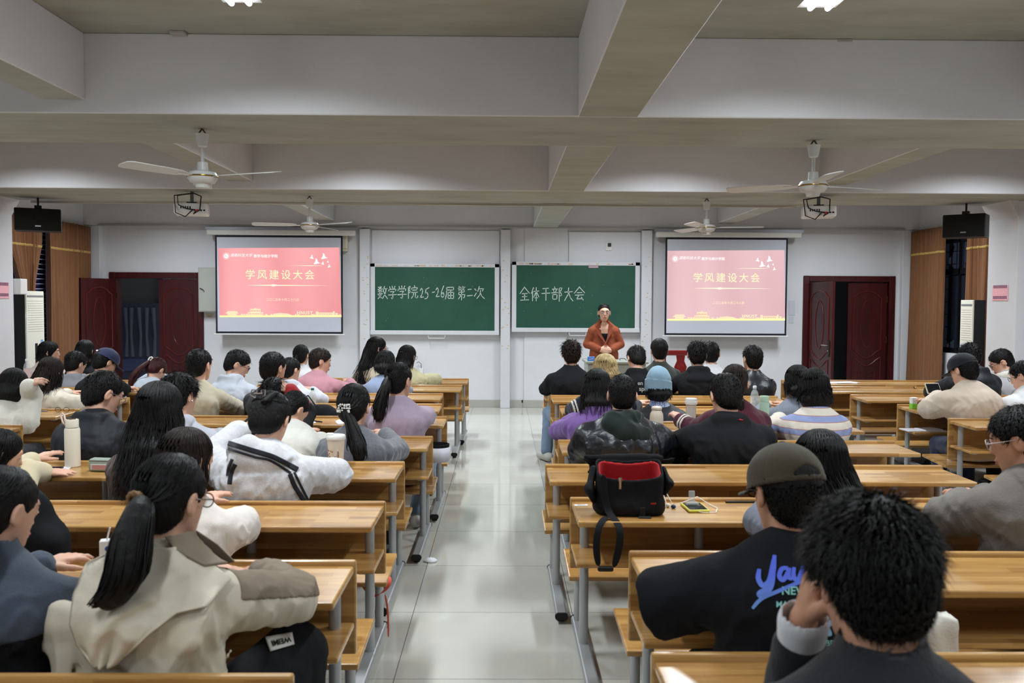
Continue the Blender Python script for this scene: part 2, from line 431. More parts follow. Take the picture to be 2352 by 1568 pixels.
tag(sh, 'pale slatted louvre blind showing between the brown curtains', 'blind')

M_CURT = mat('brown curtain cloth', (124, 84, 56), 0.85, 0.15, var=0.1, scale=30, stretch=(1, 1, 0.2), sheen=0.2)
M_GOLD = mat('gold curtain band', (186, 152, 84), 0.6)
def curtain(name, xw, y0, y1, z0, z1, waves, amp, label, pinch=None, band=None, sgn=1):
    r = empty(name, (xw, (y0 + y1) / 2, 0))
    nz, ny = 26, waves * 8
    def P(u, v, off=0.0):
        z = z0 + (z1 - z0) * v
        wdt = 1.0
        if pinch:
            wdt = pinch(v)
        yc = y0 + 0.62 * (y1 - y0) if pinch else y0
        y = y0 + (y1 - y0) * u
        y = yc + (y - yc) * wdt
        a = amp * (0.6 + 0.4 * math.sin(v * 2.3 + u * 9)) 
        ph = u * waves * 2 * PI + 0.6 * math.sin(v * 2 + u * 5) + 0.5 * math.sin(u * 17); x = a * math.sin(ph) + 0.18 * a * math.sin(u * waves * 4.7 * PI + 1.3); y += 0.22 * a * math.sin(2 * ph)
        return (x + off, y - (y0 + y1) / 2, z)
    vs = []; fs = []
    for k in range(nz + 1):
        for j in range(ny + 1): vs.append(P(j / ny, k / nz))
    for k in range(nz):
        for j in range(ny):
            a = k * (ny + 1) + j; fs.append((a, a + 1, a + ny + 2, a + ny + 1))
    o = mesh_obj('curtain_cloth', vs, fs, M_CURT, r, smooth=True)
    md = o.modifiers.new('thick', 'SOLIDIFY'); md.thickness = 0.006; md.offset = 0
    if band:
        v0 = (band - z0) / (z1 - z0); v1 = v0 + 0.028 / (z1 - z0) * 1.2
        s = -1 if xw > 0 else 1
        vs = [P(j / ny, v, s * 0.007) for v in (v0, v1) for j in range(ny + 1)]
        fs = [(j, j + 1, ny + 2 + j, ny + 1 + j) for j in range(ny)]
        b = mesh_obj('gold_band', vs, fs, M_GOLD, r, smooth=True)
        md = b.modifiers.new('thick', 'SOLIDIFY'); md.thickness = 0.004
    tag(r, label, 'curtain')
curtain('curtain', -6.17, 11.90, 13.16, 0.05, 2.70, 12, 0.050, 'full length brown curtain hanging behind the swung open red door leaf', band=2.30)
def pin(v):
    t = (v - 0.60) / 0.27
    return 0.30 + 0.70 * max(0, min(1, t)) ** 1.1
curtain('curtain', -6.17, 10.9, 11.78, 0.05, 2.70, 9, 0.04, 'gathered brown curtain tied narrow above the white air conditioner by the poster', pinch=pin, band=2.30)
curtain('curtain', 6.17, 12.22, 13.18, 0.05, 2.70, 10, 0.050, 'full length brown curtain between red doors and barred window', band=2.33)
curtain('curtain', 6.17, 11.00, 11.58, 0.05, 2.70, 6, 0.050, 'narrow brown curtain behind the hung black speaker and dark sided air conditioner', band=2.33)
M_BLIN = mat('curtain lining', (128, 92, 74), 0.85)

def aircon(C, sgn, wd, dp, h, label):
    r = empty('air_conditioner', (C[0], C[1], 0))
    x0, x1 = (0, dp) if sgn > 0 else (-dp, 0)
    MB().box((x0, 0, 0.0), (x1, wd, h), 0.01).build('casing', M_BLACKP, r)
    s = -sgn
    xf = 0
    def fb(y0, y1, z0, z1, t, m, nm, par=r, bev=0.0): 
        a, b = sorted((xf, xf + s * t)); return MB().box((a, y0, z0), (b, y1, z1), bev, seg=1).build(nm, m, par)
    fp = fb(0.0, wd, 0.02, h, 0.02, mat('cream casing', (222, 220, 206), 0.4), 'front_panel', bev=0.005)
    fb(0.02, wd - 0.02, h - 0.07, h - 0.05, 0.024, M_GREYP, 'air_slot')
    for i in range(9): pass
    fb(wd * 0.45, wd * 0.58, 0.72, 1.08, 0.024, M_BLACKP, 'control_strip')
    fb(wd * 0.78, wd * 0.9, 0.98, 1.12, 0.024, mat('blue sticker', (120, 160, 215), 0.5), 'energy_sticker')
    mb = MB()
    for i in range(14):
        z = h - 0.12 - i * 0.028; a, b = sorted((xf + s * 0.019, xf + s * 0.0225)); mb.box((a, 0.03, z), (b, wd - 0.03, z + 0.004))
    mb.build('louvre_lines', mat('louvre shade', (196, 194, 182), 0.5), r)
    tag(r, label, 'air conditioner'); return r
aircon((-5.68, 10.42), -1, 0.40, 0.14, 1.71, 'tall cream floor air conditioner below the gathered brown curtain')
aircon((5.66, 10.42), 1, 0.28, 0.14, 1.66, 'tall cream air conditioner in front of the barred dark window')
tag(MB().box((5.83, 10.30, 0), (5.86, 10.33, 1.62)).build('water_pipe', M_WHITEP), 'thin white upright pipe beside the dark sided air conditioner', 'pipe')
_p = at(45, 660, Y=10.1)
tag(MB().box((-5.62, 10.05, _p.z - 0.08), (-5.52, 10.2, _p.z + 0.1), 0.01).build('wall_box', M_WHITEP), 'small white wall box above the cream air conditioner', 'box')

# ------------------------------------------------------------------ pink notices on the piers
def notice(sgn, y0, y1, z0, z1, label):
    x = sgn * 5.552
    r = empty('notice', (x, (y0 + y1) / 2, (z0 + z1) / 2))
    hy, hz = (y1 - y0) / 2, (z1 - z0) / 2
    MB().box((-0.002, -hy, -hz), (0.002, hy, hz)).build('sheet', mat('pink paper', (238, 176, 184), 0.8), r)
    mb = MB()
    for z in (0.07, -0.05):
        n = 10
        for i in range(n):
            y = -hy * 0.82 + 2 * hy * 0.82 * i / (n - 1) 
            for dz in (-0.012, 0.0, 0.012): mb.box((-0.0035, y - 0.011, z + dz - 0.003), (0.0035, y + 0.011, z + dz + 0.003))
            mb.box((-0.0035, y - 0.002, z - 0.016), (0.0035, y + 0.002, z + 0.016))
    mb.build('printed_lines', mat('purple print', (110, 70, 110), 0.8), r)
    tag(r, label, 'notice')
_t = at(2303, 655, X=5.55); _u = at(2303, 690, X=5.55)
notice(1, 9.55, 9.85, _u.z, _t.z, 'pink printed notice on the white pier beside the barred window')
_t = at(8, 648, X=-5.55); _u = at(8, 685, X=-5.55)
notice(-1, 9.60, 9.87, _u.z, _t.z, 'pink printed notice on the white pier at the photo edge by the gathered curtain')
# ================================================================== FRONT WALL FITTINGS
def fbox(mb, px0, px1, py0, py1, Yf, Yb, bev=0.0):
    """a box between two front-wall pixel corners, front face at Yf, back at Yb"""
    p = at(px0, py0, Y=Yf); q = at(px1, py1, Y=Yf)
    mb.box((min(p.x, q.x), Yf, min(p.z, q.z)), (max(p.x, q.x), Yb, max(p.z, q.z)), bev, seg=1); return mb
# upright rails of the sliding boards
for i, (a, b, lab) in enumerate(((826, 849, 'tall white rail upright between projected slide and handwritten board'), (1150, 1172, 'tall white rail upright between the two green boards'),
                     (1473, 1497, 'tall white rail upright beside the board behind the lecturer'))):
    p = at(a, 700, Y=D - 0.12); q = at(b, 700, Y=D - 0.12)
    r = empty('board_upright', ((p.x + q.x) / 2, D - 0.05, 0)); hw = (q.x - p.x) / 2
    MB().box((-hw, -0.07, 0), (hw, 0.04, 2.70), 0.006, seg=1).build('rail', M_ALU, r)
    mb = MB(); rr = random.Random(i)
    for k in range(16):
        x = rr.uniform(-hw * 0.8, hw * 0.8); z = rr.uniform(0.9, 2.3); mb.box((x - 0.012, -0.0715, z), (x + 0.012, -0.0705, z + 0.012))
    mb.build('tape_scraps', mat('old tape', (196, 170, 130), 0.8), r)
    tag(r, lab, 'rail', 'board uprights')
M_PANEL = mat('white backing panel', (214, 214, 220), 0.45, 0.3, var=0.03, scale=2)
bp = fbox(MB(), 854, 1146, 528, 772, D - 0.02, D - 0.002, 0.003).build('backing_panel', M_PANEL); tag(bp, 'white backing panel behind the board reading second plenary title', 'panel')
bp = fbox(MB(), 1307, 1469, 532, 770, D - 0.02, D - 0.002, 0.003).build('backing_panel', M_PANEL); tag(bp, 'white backing panel with a small socket above the lecturer board', 'panel')

M_GREEN = mat('green chalkboard', (40, 84, 68), 0.55, 0.3, var=0.22, scale=2.3, var2=(34, 74, 60))
M_CHALK = mat('white chalk', (196, 208, 202), 0.95, 0.1, var=0.25, scale=70)
GLY = {
'数': [[(1,9),(2,8)],[(4,9.3),(3.2,8)],[(.5,7),(5,7.6)],[(2.7,9.5),(2.7,5.2)],[(2.6,7),(.8,5.4)],[(2.8,7),(4.6,5.6)],[(2.5,5.2),(1.4,2.6),(4,.8)],[(4,4.6),(3,2),(.6,.2)],[(.3,3.6),(5,4)],[(7,9.6),(5.6,6)],[(6.4,7.6),(9.6,8)],[(8.8,7.8),(7.5,3.5),(5,.3)],[(6.2,6),(7.5,3),(10,.2)]],
'学': [[(1.6,9.4),(2.4,8)],[(4.6,9.8),(5,8.3)],[(8,9.8),(6.8,8)],[(1,7.6),(.6,6)],[(1,7.4),(9.4,7.6),(8.6,6.2)],[(2.6,5.6),(7.2,5.9),(5.2,4.4)],[(5.2,4.4),(5.6,1),(4.8,.2),(3.6,1)],[(.2,3.1),(9.8,3.5)]],
'院': [[(.8,9.2),(2.8,9.4),(1.6,7),(2.8,5),(1.2,4.4)],[(.9,9.2),(.9,.2)],[(6.6,10),(7,9)],[(4.2,8.4),(4,7.2)],[(4.2,8.3),(9.6,8.5),(9,7.4)],[(5,6.5),(8.6,6.7)],[(4,4.8),(9.6,5)],[(6,4.8),(5.4,2.2),(3.8,.4)],[(7.6,4.9),(7.6,1),(8.6,.6),(9.8,1),(9.8,2.2)]],
'2': [[(.5,6.5),(3,8.4),(6,6.6),(4,3.5),(.3,1.2),(8,1.6)]], '5': [[(3,7.6),(2,4.6),(6,5.2),(7.6,2.8),(5,.6),(.4,.4)],[(3,7.6),(9.6,8.8)]], '-': [[(.5,4.6),(9,5)]],
'6': [[(7,9.4),(2.4,5.4),(1.2,2),(4,.4),(8,2),(6.6,4.6),(2,3)]],
'届': [[(1.2,9),(8.6,9.2),(8.4,7)],[(1.2,7),(8.4,7)],[(1.4,9),(1.2,4),(0,.2)],[(2.8,5.2),(2.8,.6)],[(2.8,5.2),(8.6,5.3),(8.6,.4)],[(2.8,2.9),(8.6,2.9)],[(2.8,.6),(8.6,.6)],[(5.6,6.6),(5.6,.6)]],
'第': [[(2,10),(.8,8.2)],[(1.6,9.2),(4,9.3)],[(2.6,9.2),(3,8)],[(6.4,10),(5.2,8.2)],[(6,9.2),(9,9.4)],[(7.2,9.3),(7.6,8)],[(1.4,7.2),(8,7.4),(8,5.6)],[(1.6,5.5),(8,5.6)],[(1.6,5.5),(1.2,3.6),(8.8,3.8),(8.2,1.2),(7,1.4)],[(4.8,7.3),(4.8,-.4)],[(4.8,3.6),(1,.4)]],
'二': [[(1.5,6.6),(7.5,6.9)],[(.3,1.8),(9.4,2.2)]],
'次': [[(.6,7.6),(1.8,6.4)],[(.2,2),(2.2,4.4)],[(5,9.4),(3.4,5.6)],[(4.6,7.6),(9,7.8),(8,6)],[(6.2,6.4),(5.4,3),(2.6,.2)],[(6,4.4),(7.4,2),(10,.2)]],
'全': [[(5,10),(0,5)],[(5,9.6),(10,5.4)],[(2.4,5),(7.8,5.2)],[(2.6,2.8),(7.4,3)],[(5,5),(5,.4)],[(.8,.2),(9.4,.5)]],
'体': [[(2.8,9.8),(.2,5.4)],[(1.8,7),(1.8,0)],[(3.4,7),(9.8,7.3)],[(6.5,9.8),(6.5,0)],[(6.4,7),(3.2,2.6)],[(6.7,7),(9.8,3)],[(5,2.2),(8.2,2.3)]],
'干': [[(1.5,8.6),(8,8.9)],[(.2,5),(9.8,5.4)],[(5,8.7),(5,0)]],
'部': [[(2.6,10),(3,9)],[(.6,8.4),(5.2,8.6)],[(1.6,7.8),(2.2,6.2)],[(4.4,7.9),(3.4,6)],[(0,5.6),(5.8,5.9)],[(1,4.4),(1,.8)],[(1,4.4),(5,4.5),(4.8,1)],[(1,1),(4.8,1.1)],[(7,9.2),(9.6,9.4),(8,6.4),(9.4,4),(7.6,3.4)],[(7,9.2),(7,-.6)]],
'大': [[(.4,6.6),(9.4,7)],[(5,9.8),(4.4,5),(.4,.4)],[(5,6.4),(7,2.6),(10,.2)]],
'会': [[(5,10),(0,5.2)],[(5,9.6),(10,5.6)],[(2.8,5.6),(7.4,5.8)],[(1,3.8),(9,4.1)],[(4.6,3.8),(2.2,1),(8,1.2)],[(6.8,2.4),(8.8,.2)]],
}
def strokes(mb, ch, x0, x1, z0, z1, y, wd):
    for st in GLY[ch]:
        pts = [Vector((x0 + (x1 - x0) * a / 10, y, z0 + (z1 - z0) * b / 10)) for a, b in st]
        for p, q in zip(pts, pts[1:]):
            d = (q - p); L = max(d.length, 1e-6); d /= L; n = Vector((-d.z, 0, d.x)) * wd / 2
            p2, q2 = p - d * wd * 0.35, q + d * wd * 0.35
            mb.prism([p2 + n, q2 + n * 0.8, q2 - n * 0.8, p2 - n], (0, 0.0012, 0))
def chalkboard(px0, px1, py0, py1, chars, y0, y1, label):
    Yf = D - 0.075
    p = at(px0, py1, Y=Yf); q = at(px1, py0, Y=Yf)
    x0, x1, z0, z1 = p.x, q.x, p.z, q.z
    r = empty('chalkboard', ((x0 + x1) / 2, D - 0.05, z0)); T = Matrix.Translation(-Vector(r.location))
    MB().box((x0 + 0.02, Yf, z0 + 0.02), (x1 - 0.02, Yf + 0.025, z1 - 0.02), M=T).build('writing_surface', M_GREEN, r)
    mb = MB(); e = Yf - 0.012; b = Yf + 0.03
    mb.box((x0, e, z0), (x0 + 0.07, b, z1), 0.004, T, 1); mb.box((x1 - 0.07, e, z0), (x1, b, z1), 0.004, T, 1)
    mb.box((x0, e, z1 - 0.055), (x1, b, z1), 0.004, T, 1); mb.box((x0, e - 0.03, z0), (x1, b, z0 + 0.065), 0.006, T, 1)
    mb.build('frame', M_ALU, r)
    mb = MB(); xm = (x0 + x1) / 2 + 0.03
    mb.tube([T @ Vector(v) for v in ((xm - 0.13, e - 0.01, z0), (xm - 0.12, e - 0.03, z0 - 0.05), (xm + 0.12, e - 0.03, z0 - 0.05), (xm + 0.13, e - 0.01, z0))], 0.006, n=6)
    mb.build('pull_handle', M_ALU, r)
    rr = random.Random(px0)
    for ch, a, c in chars:
        dz = rr.uniform(-1.5, 1.5)
        A = at(a, y1 + dz, Y=Yf); B = at(c, y0 + dz, Y=Yf)
        mb = MB(); strokes(mb, ch, A.x, B.x, A.z, B.z, Yf - 0.0015, 0.0125)
        mb.build('chalk_character', M_CHALK, r).data.transform(T)
    for i in range(14):
        x = rr.uniform(x0 + 0.15, x1 - 0.15); z = rr.uniform(z0 + 0.12, z1 - 0.1); a = rr.uniform(0.2, 1.6); l = rr.uniform(0.008, 0.03)
        MB().prism([T @ Vector((x, Yf - 0.001, z)), T @ Vector((x + l * math.cos(a), Yf - 0.001, z + l * math.sin(a))), T @ Vector((x + l * math.cos(a) + 0.006, Yf - 0.001, z + l * math.sin(a) - 0.004))], (0, 0.0008, 0)).build('chalk_smudge', mat('chalk dust', (120, 150, 138), 0.95), r)
    for i in range(22):
        x = rr.uniform(x0 + 0.05, x1 - 0.1); MB().box((x, e - 0.0015, z1 - 0.04), (x + rr.uniform(0.02, 0.09), e - 0.0005, z1 - 0.04 + rr.uniform(0.006, 0.02)), M=T).build('tape_remnant', mat('yellowed tape', (206, 178, 150), 0.8), r)
    tag(r, label, 'chalkboard', 'sliding green chalkboards')
    return r
chalkboard(851, 1147, 606, 768, [('数',867,890),('学',892,911),('学',913,934),('院',936,960),('2',965,975),('5',975,986),('-',993,999),('2',1001,1011),('6',1012,1022),('届',1023,1045),('第',1051,1070),('二',1073,1086),('次',1089,1113)], 656, 686,
           'green chalkboard with the longer handwritten chalk line ending in a numeral phrase')
cb = chalkboard(1175, 1470, 602, 762, [('全',1194,1216),('体',1220,1238),('干',1244,1264),('部',1267,1292),('大',1296,1316),('会',1319,1343)], 659, 690,
           'green chalkboard with six handwritten characters behind the woman in the rust jacket')
_p = at(1363, 612, Y=D - 0.077)
pk = MB(); pk.box((_p.x - 0.075, -0.002, _p.z - 0.02), (_p.x + 0.075, 0.0, _p.z + 0.012), 0.006, seg=1)
o = pk.build('torn_paper', mat('faded pink paper', (190, 160, 170), 0.9), cb); o.data.transform(Matrix.Translation(Vector((0, D - 0.0755, 0)) - Vector(cb.location)))

# wall socket, notices, cabinet, speaker box on the wall
r = empty('wall_socket', at(1398, 566, Y=D - 0.03)); MB().box((-0.05, -0.008, -0.06), (0.05, 0.01, 0.06), 0.004, seg=1).build('plate', M_WHITEP, r)
MB().box((-0.015, -0.04, 0.0), (0.035, -0.008, 0.05), 0.006, seg=1).build('plug', M_BLACKP, r); tag(r, 'white wall socket with a black plug above the second board', 'socket')
r = empty('electrical_cabinet', (at(476, 700, Y=D).x, D, at(476, 716, Y=D - 0.13).z))
p = at(456, 716, Y=D - 0.13); q = at(503, 614, Y=D - 0.13)
T = Matrix.Translation(-Vector(r.location))
MB().box((p.x, D - 0.13, p.z), (q.x, D, q.z), 0.004, T, 1).build('casing', mat('grey green enamel', (168, 170, 164), 0.4), r)
MB().box((p.x + 0.012, D - 0.137, p.z + 0.012), (q.x - 0.012, D - 0.129, q.z - 0.012), 0.003, T, 1).build('cabinet_door', mat('grey green enamel', (168, 170, 164), 0.4), r)
MB().tube([T @ Vector(v) for v in ((p.x + 0.03, D - 0.14, (p.z + q.z) / 2 + 0.02), (p.x + 0.08, D - 0.16, (p.z + q.z) / 2), (p.x + 0.09, D - 0.145, (p.z + q.z) / 2 - 0.03))], 0.008, n=6).build('latch', M_CHROME, r)
tag(r, 'grey metal electrical cabinet half hidden by a projection screen', 'cabinet')
for (a, b, c, d, lab) in ((798, 1812, 0, 0, ''),): pass
r = MB(); fbox(r, 1812, 1826, 690, 724, D - 0.004, D - 0.001); fbox(r, 1812, 1823, 727, 742, D - 0.004, D - 0.001)
tag(r.build('posted_sheet', mat('pale grey sheet', (196, 198, 208), 0.8)), 'pale printed sheet on the wall between screen and half open door', 'sheet')
r = empty('posted_card', at(481, 724, Y=D - 0.003)); MB().box((-0.05, -0.002, -0.035), (0.05, 0.002, 0.03)).build('card', mat('beige card', (196, 188, 160), 0.8), r)
MB().box((-0.03, -0.004, -0.02), (0.03, -0.001, 0.0)).build('card_print', mat('pink print', (190, 140, 150), 0.8), r); tag(r, 'small beige card under the grey electrical cabinet', 'card')
r = empty('wall_speaker', at(793, 558, Y=D)); MB().box((-0.05, -0.11, -0.13), (0.05, 0, 0.12), 0.012).build('body', mat('ivory plastic', (214, 210, 192), 0.4), r)
MB().box((-0.048, -0.112, -0.1), (0.048, -0.108, -0.09)).build('yellow_stripe', mat('yellow tape', (200, 180, 60), 0.6), r); tag(r, 'small ivory wall box at the screen edge by the first upright', 'box')
p = at(968, 845, Y=D)
r = empty('wall_hook', (p.x, D, p.z)); MB().box((-0.03, -0.05, -0.16), (0.03, 0, 0.0), 0.006, seg=1).build('plate', M_WHITEP, r)
MB().tube([(0.0, -0.04, 0.0), (0.0, -0.05, 0.07), (-0.04, -0.05, 0.1), (-0.07, -0.05, 0.08)], 0.006, n=6).build('hook', M_GREYP, r); tag(r, 'small white tap box with hooked spout under the first green board', 'fixture')
r = empty('floor_socket', (at(1201, 921, Y=D).x, D - 0.012, at(1201, 921, Y=D).z)); MB().box((-0.02, -0.01, -0.02), (0.02, 0.004, 0.02), 0.003, seg=1).build('socket_body', M_BLACKP, r); tag(r, 'tiny black socket low beside the wall column', 'socket')

# ------------------------------------------------------------------ projection screens with the projected slide
def emat(name, c, s=1.0):
    if name in MATS: return MATS[name]
    m = bpy.data.materials.new(name); m.use_nodes = True; N = m.node_tree.nodes; L = m.node_tree.links
    for n in list(N): N.remove(n)
    o = N.new('ShaderNodeOutputMaterial'); e = N.new('ShaderNodeEmission'); e.inputs[0].default_value = rgb(c); e.inputs[1].default_value = s
    L.new(e.outputs[0], o.inputs[0]); MATS[name] = m; return m
def slide_mat(name, c1, c2, c3):
    """the picture the projector throws: a red field with paler diagonal rays"""
    m = bpy.data.materials.new(name); m.use_nodes = True; N = m.node_tree.nodes; L = m.node_tree.links
    for n in list(N): N.remove(n)
    o = N.new('ShaderNodeOutputMaterial'); e = N.new('ShaderNodeEmission'); tc = N.new('ShaderNodeTexCoord')
    mp = N.new('ShaderNodeMapping'); mp.inputs['Rotation'].default_value = (0, -0.6, 0); mp.inputs['Scale'].default_value = (1.1, 1, 0.12)
    nz = N.new('ShaderNodeTexNoise'); nz.inputs['Scale'].default_value = 1.6; nz.inputs['Detail'].default_value = 1
    cr = N.new('ShaderNodeValToRGB'); q = cr.color_ramp.elements
    q[0].position = 0.36; q[0].color = rgb(c1); q[1].position = 0.62; q[1].color = rgb(c3); k = q.new(0.48); k.color = rgb(c2)
    L.new(tc.outputs['Object'], mp.inputs[0]); L.new(mp.outputs[0], nz.inputs['Vector']); L.new(nz.outputs['Fac'], cr.inputs[0])
    L.new(cr.outputs[0], e.inputs[0]); e.inputs[1].default_value = 0.94; L.new(e.outputs[0], o.inputs[0]); return m
def screen(px, quad, slide, cols, label, letter=('white light', 'gold light')):
    """px: outer edges of the cloth l, r, t, b; slide: l, r, t, b"""
    Yf = D - 0.20
    l, rr_, t, b = px
    P = lambda x, y, dy=0.0: at(x, y, Y=Yf - dy)
    root = empty('projection_screen', (P((l + rr_) / 2, b).x, Yf, P((l + rr_) / 2, b).z)); T = Matrix.Translation(-Vector(root.location))
    cx = (l + rr_) / 2
    p0, p1 = P(l, b), P(rr_, t); zt, zb = P(cx, t).z, P(cx, b).z; x0, x1 = p0.x, p1.x
    fab = MB().box((x0, Yf, zb), (x1, Yf + 0.004, zt), M=T).build('screen_border', mat('black screen border', (20, 20, 34), 0.7), root)
    k = 0.027
    MB().box((x0 + k, Yf - 0.002, zb + k * 1.1), (x1 - k, Yf, zt - k), M=T).build('screen_cloth', mat('white screen cloth', (196, 200, 212), 0.8), root)
    # housing, hanging rail and weight bar
    h0, h1 = P(l - 20, t - 5).x, P(rr_ + 30, t - 5).x
    MB().box((h0, Yf - 0.045, zt + 0.005), (h1, Yf + 0.06, zt + 0.085), 0.015, T).build('housing', mat('ivory enamel', (206, 206, 200), 0.35), root)
    MB().box((h0 - 0.02, Yf - 0.03, zt + 0.085), (h1 + 0.03, D - 0.15, zt + 0.125), M=T).build('mounting_rail', mat('rail steel', (150, 152, 160), 0.4, metal=0.4), root)
    MB().box((x0 - 0.03, Yf - 0.018, zb - 0.022), (x1 + 0.03, Yf + 0.018, zb), 0.006, T, 1).build('weight_bar', M_WHITEP, root)
    # projected slide
    a, c, s0, s1 = slide
    q0, q1 = P(a, s1), P(c, s0); sx0, sx1 = q0.x, q1.x; sz1, sz0 = P(cx, s0).z, P(cx, s1).z
    SW, SH = sx1 - sx0, sz1 - sz0
    lift = 0.010
    mb = MB(); mb.prism([T @ Vector(v) for v in ((sx0 + 0.012, Yf - 0.0035, sz0), (sx1, Yf - 0.0035, sz0 + 0.008), (sx1 - 0.03, Yf - 0.0035, sz1 + lift), (sx0, Yf - 0.0035, sz1 - lift))], (0, 0.001, 0))
    sl = mb.build('projected_slide', slide_mat('slide red ' + cols[0], *cols[1:4]), root)
    W1, W2 = emat('slide white', (255, 250, 246), 1.1), emat('slide gold ' + cols[0], cols[4] if False else (255, 236, 190), 1.1)
    yt = Yf - 0.0045
    def U(u, v): return T @ Vector((sx0 + u * SW, yt, sz0 + v * SH))
    def tx(nm, body, u, v, size, m, **kw):
        text_mesh(nm, body, size * SW, m, Matrix.Translation(U(u, v)) @ FACE_CAM, sl, **kw)
    mb = MB()
    M90 = Matrix.Rotation(PI / 2, 4, 'X')
    mb.lathe([(0.019 * SW, 0), (0.019 * SW, 0.001)], n=24, M=Matrix.Translation(U(0.065, 0.878)) @ M90)
    mb.build('crest', W1, sl)
    mb = MB(); ring = [U(0.065, 0.878) + Vector((0.026 * SW * math.cos(i * PI / 12), 0, 0.026 * SW * math.sin(i * PI / 12))) for i in range(25)]; mb.tube(ring, 0.0018, n=4, cap=False); mb.build('crest_ring', W1, sl)
    mb = MB(); mb.prism([U(0.052, 0.872), U(0.060, 0.888), U(0.066, 0.884), U(0.080, 0.870), U(0.066, 0.874)], (0, -0.001, 0)); mb.build('crest_mark', emat('slide crest red', (214, 90, 96), 1.0), sl)
    tx('slide_lettering', '湖南科技大学', 0.185, 0.888, 0.030, W1, shear=0.25)
    tx('slide_lettering', '数学与统计学院', 0.385, 0.878, 0.028, W1, offset=0.0006)
    tx('slide_title', '学风建设大会', 0.500, 0.605, 0.083, W2, space=1.33, offset=0.0008)
    tx('slide_date', '二〇二五年十月二十八日', 0.52, 0.255, 0.0245, W2)
    tx('slide_lettering', 'HNUST', 0.700, 0.068, 0.036, W2, offset=0.0012, space=1.15)
    # glow lines
    G = emat('slide glow', (255, 244, 200), 1.3)
    mb = MB(); mb.prism([U(0.22, 0.462), U(0.42, 0.470), U(0.445, 0.478), U(0.47, 0.470), U(0.90, 0.462), U(0.47, 0.456), U(0.445, 0.446), U(0.42, 0.456)], (0, 0.0006, 0))
    mb.prism([U(0.56, 0.747), U(0.76, 0.751), U(0.86, 0.748), U(0.76, 0.744)], (0, 0.0006, 0)); mb.build('glow_line', G, sl)
    # doves
    mb = MB()
    for (u, v, k, fl) in ((0.755, 0.86, 1.0, 1), (0.865, 0.865, 1.5, -1), (0.805, 0.79, 1.5, -1), (0.845, 0.775, 0.8, 1), (0.888, 0.80, 0.5, 1), (0.905, 0.735, 0.8, -1)):
        w_ = 0.016 * k
        pts = [(-1, -0.2), (-0.2, 0.3), (0.1, 1.7), (0.6, 2.1), (0.7, 0.5), (1.3, -0.6), (0.8, -0.8), (0.2, -0.5)]
        mb.prism([U(u + fl * a_ * w_, v + b_ * w_ * 1.25) for a_, b_ in (pts if fl > 0 else pts[::-1])], (0, 0.0006, 0))
    mb.build('dove_shapes', W1, sl)
    # skyline strip
    mb = MB()
    mb.prism([U(0.006, 0.0), U(0.999, 0.012), U(0.999, 0.04), U(0.006, 0.026)], (0, 0.0006, 0))
    mb.build('skyline_ground', emat('slide yellow', (255, 250, 168), 1.1), sl)
    mb = MB()
    def R(u0, u1, v0, v1): mb.prism([U(u0, v0), U(u1, v0), U(u1, v1), U(u0, v1)], (0, 0.0006, 0))
    R(0.07, 0.145, 0.03, 0.06); mb.prism([U(0.05, 0.055), U(0.165, 0.055), U(0.15, 0.075), U(0.145, 0.09), U(0.072, 0.09), U(0.066, 0.075)], (0, 0.0006, 0))
    R(0.235, 0.36, 0.03, 0.075); R(0.255, 0.34, 0.075, 0.125); mb.prism([U(0.285, 0.125), U(0.31, 0.125), U(0.298, 0.14)], (0, 0.0006, 0))
    mb.prism([U(0.43, 0.03), U(0.60, 0.034), U(0.56, 0.058), U(0.50, 0.066), U(0.45, 0.056)], (0, 0.0006, 0))
    for (u0, u1, v1) in ((0.79, 0.81, 0.09), (0.81, 0.93, 0.075), (0.93, 0.945, 0.095), (0.95, 0.97, 0.07)): R(u0, u1, 0.035, v1)
    for u in (0.18, 0.2, 0.22, 0.38, 0.42, 0.62, 0.64, 0.755, 0.77, 0.98): R(u, u + 0.014, 0.03, 0.052)
    mb.build('skyline_buildings', emat('slide pale gold', (255, 224, 186), 1.05), sl)
    mb = MB(); R2 = lambda u0, u1, v0, v1: mb.prism([U(u0, v0) + Vector((0, -0.0008, 0)), U(u1, v0) + Vector((0, -0.0008, 0)), U(u1, v1) + Vector((0, -0.0008, 0)), U(u0, v1) + Vector((0, -0.0008, 0))], (0, 0.0004, 0))
    for i in range(6): R2(0.26 + i * 0.013, 0.267 + i * 0.013, 0.085, 0.105)
    for i in range(9): R2(0.24 + i * 0.0133, 0.246 + i * 0.0133, 0.045, 0.06)
    for i in range(8): R2(0.815 + i * 0.014, 0.821 + i * 0.014, 0.045, 0.062)
    mb.build('skyline_windows', emat('slide rose', (238, 168, 160), 0.95), sl)
    tag(root, label, 'projection screen', 'projection screens beside the boards')
    return root
screen((496, 787, 541, 766), None, (503, 784, 569, 729), ('one', (236, 152, 156), (250, 168, 171), (255, 180, 182), None), 'projection screen with the more saturated red slide beside the electrical cabinet')
screen((1526, 1810, 546, 770), None, (1531, 1806, 575, 737), ('two', (222, 180, 184), (232, 190, 194), (238, 199, 203), None), 'projection screen with the paler washed out red slide near the half open door')

